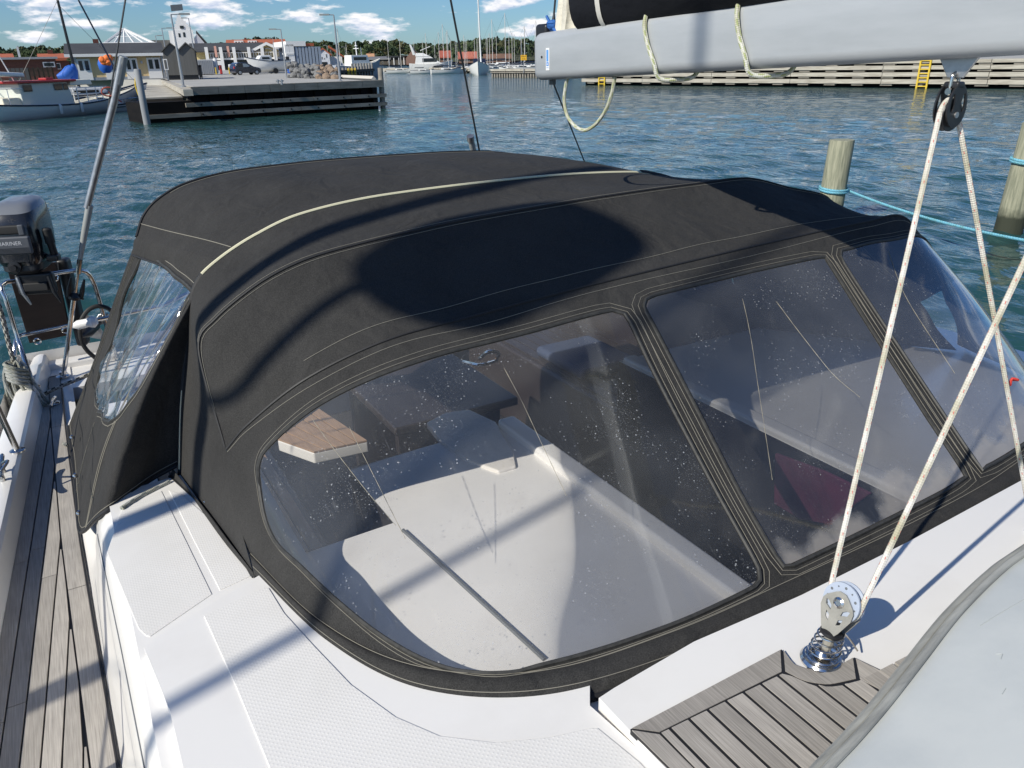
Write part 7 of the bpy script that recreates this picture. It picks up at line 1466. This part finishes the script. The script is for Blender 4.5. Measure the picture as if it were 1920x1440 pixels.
# big white motor yacht
a, c = at(768, 128, 182), at(846, 128, 182); L = float(np.linalg.norm((c-a)[:2])); o = (a+c)/2; o[2] = WZ; ang = math.atan2((c-a)[1], (c-a)[0]); t, Q, e, n, rows = boat('motor_yacht', 'large white motor yacht with raked arch and dark side windows by the far pier', 'motor yacht', o, ang, L, 4.2, 1.8, HULLW, sheer=0.25, bow=0.8)
cabin(t, Q, -L*0.36, L*0.30, 1.7, 1.75, 3.3, HULLW, 'saloon', 0.3, 2.6); cabin(t, Q, -L*0.34, L*0.02, 1.6, 3.3, 4.0, HULLW, 'flybridge', 0.1, 1.6); bwin(t, Q, -L*0.18, L*0.16, 1.66, 2.2, 2.95); bwin(t, Q, -L*0.05, L*0.30, 1.95, 1.1, 1.45)
b = MB(); b.extrude([Q(-L*0.40, -1.5, 3.6), Q(-L*0.33, -1.5, 3.6), Q(-L*0.42, -1.5, 5.6), Q(-L*0.47, -1.5, 5.8)], n*3.0); b.build('radar_arch', HULLW, t, bevel=0.08); b = MB(); b.obox(Q(-L*0.10, 0, 4.9), e*L*0.12+V3(0, 0, 0.4), n*1.4, V3(0, 0, 0.07)); b.build('bimini', HULLW, t)
cruiser('small white cabin boat at the left end of the far pier', 720, 742, 130, 190, ang=-0.4, group='boats along the far pier'); cruiser('white cabin boat left of the large motor yacht', 738, 757, 130, 184, ang=-0.5, group='boats along the far pier'); cruiser('white cabin boat before the bow of the large motor yacht', 764, 782, 130, 180, ang=-0.4, group='boats along the far pier')
# far piers
o = Bld('timber_pier', 'long low pier with two pale rails before the large motor yacht', 'pier', 719, 884, 196, 168, 136, z=WZ); h1 = o.h(800, 127.5)
for k in range(6): o.box('deck_beam', o.W*k/6+0.03, o.W*(k+1)/6-0.03, h1-0.35, h1, -0.1, 2.5, TIMBW); o.box('waling', o.W*k/6+0.03, o.W*(k+1)/6-0.03, h1*0.38, h1*0.58, -0.12, 0.15, TIMBW)
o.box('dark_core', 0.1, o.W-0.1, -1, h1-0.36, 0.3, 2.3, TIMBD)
for k in range(26): x = o.W*(k+0.5)/26; o.box('pile', x-0.14, x+0.14, -1, h1-0.1, 0.16, 0.29, TIMB)
o = Bld('crib_pier', 'dark timber pier on close set piles under the boom end', 'pier', 921, 1040, 128, 118, 142, z=WZ); h1 = o.h(980, 129)
for k in range(4): o.box('deck_beam', o.W*k/4+0.02, o.W*(k+1)/4-0.02, h1-0.3, h1, -0.15, 4, TIMBW); o.box('waling', o.W*k/4+0.02, o.W*(k+1)/4-0.02, h1*0.52, h1*0.64, -0.18, 0.0, TIMB)
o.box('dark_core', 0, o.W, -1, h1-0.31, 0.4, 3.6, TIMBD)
for k in range(24): x = o.W*(k+0.4)/24; o.box('pile', x-0.16, x+0.16, -1, h1-0.31, 0.0, 0.38, TIMB)
o = Bld('speed_sign', 'yellow speed limit sign on a post among the far masts', 'sign', 976.5, 987.5, 122, 122, 126); h0, h1 = o.h(982, 113), o.h(982, 103); b_ = o.box('board', 0, o.W, h0, h1, 0, 0.06, mat('yellow_sign', (0.80, 0.45, 0.03), 0.5)); o.box('post', o.W/2-0.05, o.W/2+0.05, -1.0, h0, 0.061, 0.14, STLG)
text_obj('lettering', 'MAX', (h1-h0)*0.46, o.P(o.W/2, h0+(h1-h0)*0.72, -0.012), o.e, (0, 0, 1), BLACKP, b_); text_obj('lettering', '3 kn', (h1-h0)*0.46, o.P(o.W/2, h0+(h1-h0)*0.28, -0.012), o.e, (0, 0, 1), BLACKP, b_)
o = Bld('boat_house', 'long low dark boathouse on the far shore beyond the pile pier', 'boathouse', 682, 735, 230, 225, 124); h1 = o.h(705, 108); o.box('wall', 0, o.W, 0, h1*0.7, 0, 8, TIMBD); o.prism('roof', [(-0.5, h1*0.7), (4, h1), (8.5, h1*0.7), (8.5, h1*0.7+0.3), (4, h1+0.3), (-0.5, h1*0.7+0.3)], 'e', -0.4, o.W+0.4, M2('grey_felt_roof', (0.16, 0.16, 0.165)))
for k in range(5): o.window(o.W*(k+0.3)/5, o.W*(k+0.6)/5, h1*0.2, h1*0.5, 0, TIMB)
o = Bld('flat_roofed_pavilion', 'dark flat roofed pavilion with white posts on the far shore', 'pavilion', 729, 760, 215, 210, 124); h1 = o.h(745, 105); o.box('wall', 0.3, o.W-0.3, 0, h1-0.3, 0.5, 6, TIMBD); o.box('roof', -0.2, o.W+0.2, h1-0.3, h1, -0.3, 6.3, BLACKP); [o.box('post', o.W*f-0.1, o.W*f+0.1, 0, h1-0.3, -0.1, 0.1, WHT) for f in (0.05, 0.35, 0.65, 0.95)]
o = Bld('brick_gable_house', 'brick house with a steep gable behind the large motor yacht', 'house', 762, 790, 205, 205, 124); hp = o.h(774, 92); o.prism('wall', [(0, 0), (o.W, 0), (o.W, hp*0.42), (o.W/2, hp), (0, hp*0.42)], 'n', 0, 8, M2('pink_brown_brick', (0.26, 0.15, 0.11))); b = MB(); b.extrude([o.P(o.W/2, hp, -0.2), o.P(o.W+0.4, hp*0.40, -0.2), o.P(o.W+0.4, hp*0.40+0.3, -0.2), o.P(o.W/2, hp+0.3, -0.2)], o.n*9); b.build('roof', ROOFD, o.t)
# ---- long quay on the right with four timber walings and two ladders
A_, B_ = onz(1090, 159.5, WZ), onz(1960, 167.5, WZ); rq = thing('timber_quay', 'long quay faced with pale horizontal timbers under the boom at the right', 'quay', (A_+B_)/2)
ed = B_-A_; LW = np.linalg.norm(ed[:2]); ed = V3(ed[0]/LW, ed[1]/LW, 0); nb = V3(-ed[1], ed[0], 0)
if nb @ A_ < 0: nb = -nb
LW2 = LW+26
def rbox(name, a, c, h0, h1, d0, d1, m, par=None):
    p = A_+ed*(a+c)/2+nb*(d0+d1)/2; b = MB(); b.obox(V3(p[0], p[1], WZ+(h0+h1)/2), ed*(c-a)/2, nb*(d1-d0)/2, V3(0, 0, (h1-h0)/2)); return b.build(name, m, par or rq)
rows_ = ((0.30, 0.62), (0.82, 1.12), (1.32, 1.60), (1.76, 2.00))
rbox('dark_backing', 0.2, LW2, -1, 1.75, 0.45, 1.0, TARSH)
for h0, h1 in rows_:
    nseg = 9
    for k in range(nseg): a = LW2*k/nseg; rbox('waling', a+0.02, a+LW2/nseg-0.02, h0, h1, 0.0, 0.32, TIMBW)
    for k in range(30): a = LW2*(k+0.5)/30; rbox('spacer_block', a-0.45, a+0.45, h0-0.14, h0-0.01, 0.10, 0.44, TIMB)
b = MB(); c = [A_+nb*0.33, A_+ed*LW2+nb*0.33, A_+ed*LW2+nb*60, A_+nb*60]; b.extrude([V3(p[0], p[1], WZ+1.98) for p in c], (0, 0, -0.12)); tag(b.build('quay_deck', CONC, rq))
for px, lab in ((1128, 'a'), (1728, 'b')):
    r = ray(px, 160); k_ = None; f = np.linalg.solve(np.array([[r[0], -ed[0]], [r[1], -ed[1]]]), A_[:2]-nb[:2]*0.1); u = f[1]; ld = thing('quay_ladder', 'yellow ladder on the timber quay under the boom end' if px < 1300 else 'yellow ladder on the timber quay above the upper mainsheet block', 'ladder', A_+ed*u, 'yellow quay ladders')
    for s in (-0.35, 0.35): rbox('rail', u+s-0.06, u+s+0.06, -0.2, 2.25 if px > 1300 else 0.75, -0.14, -0.03, YLP, ld)
    for k in range(7 if px > 1300 else 3): rbox('rung', u-0.29, u+0.29, 0.1+k*0.30, 0.18+k*0.30, -0.12, -0.05, YLP, ld)
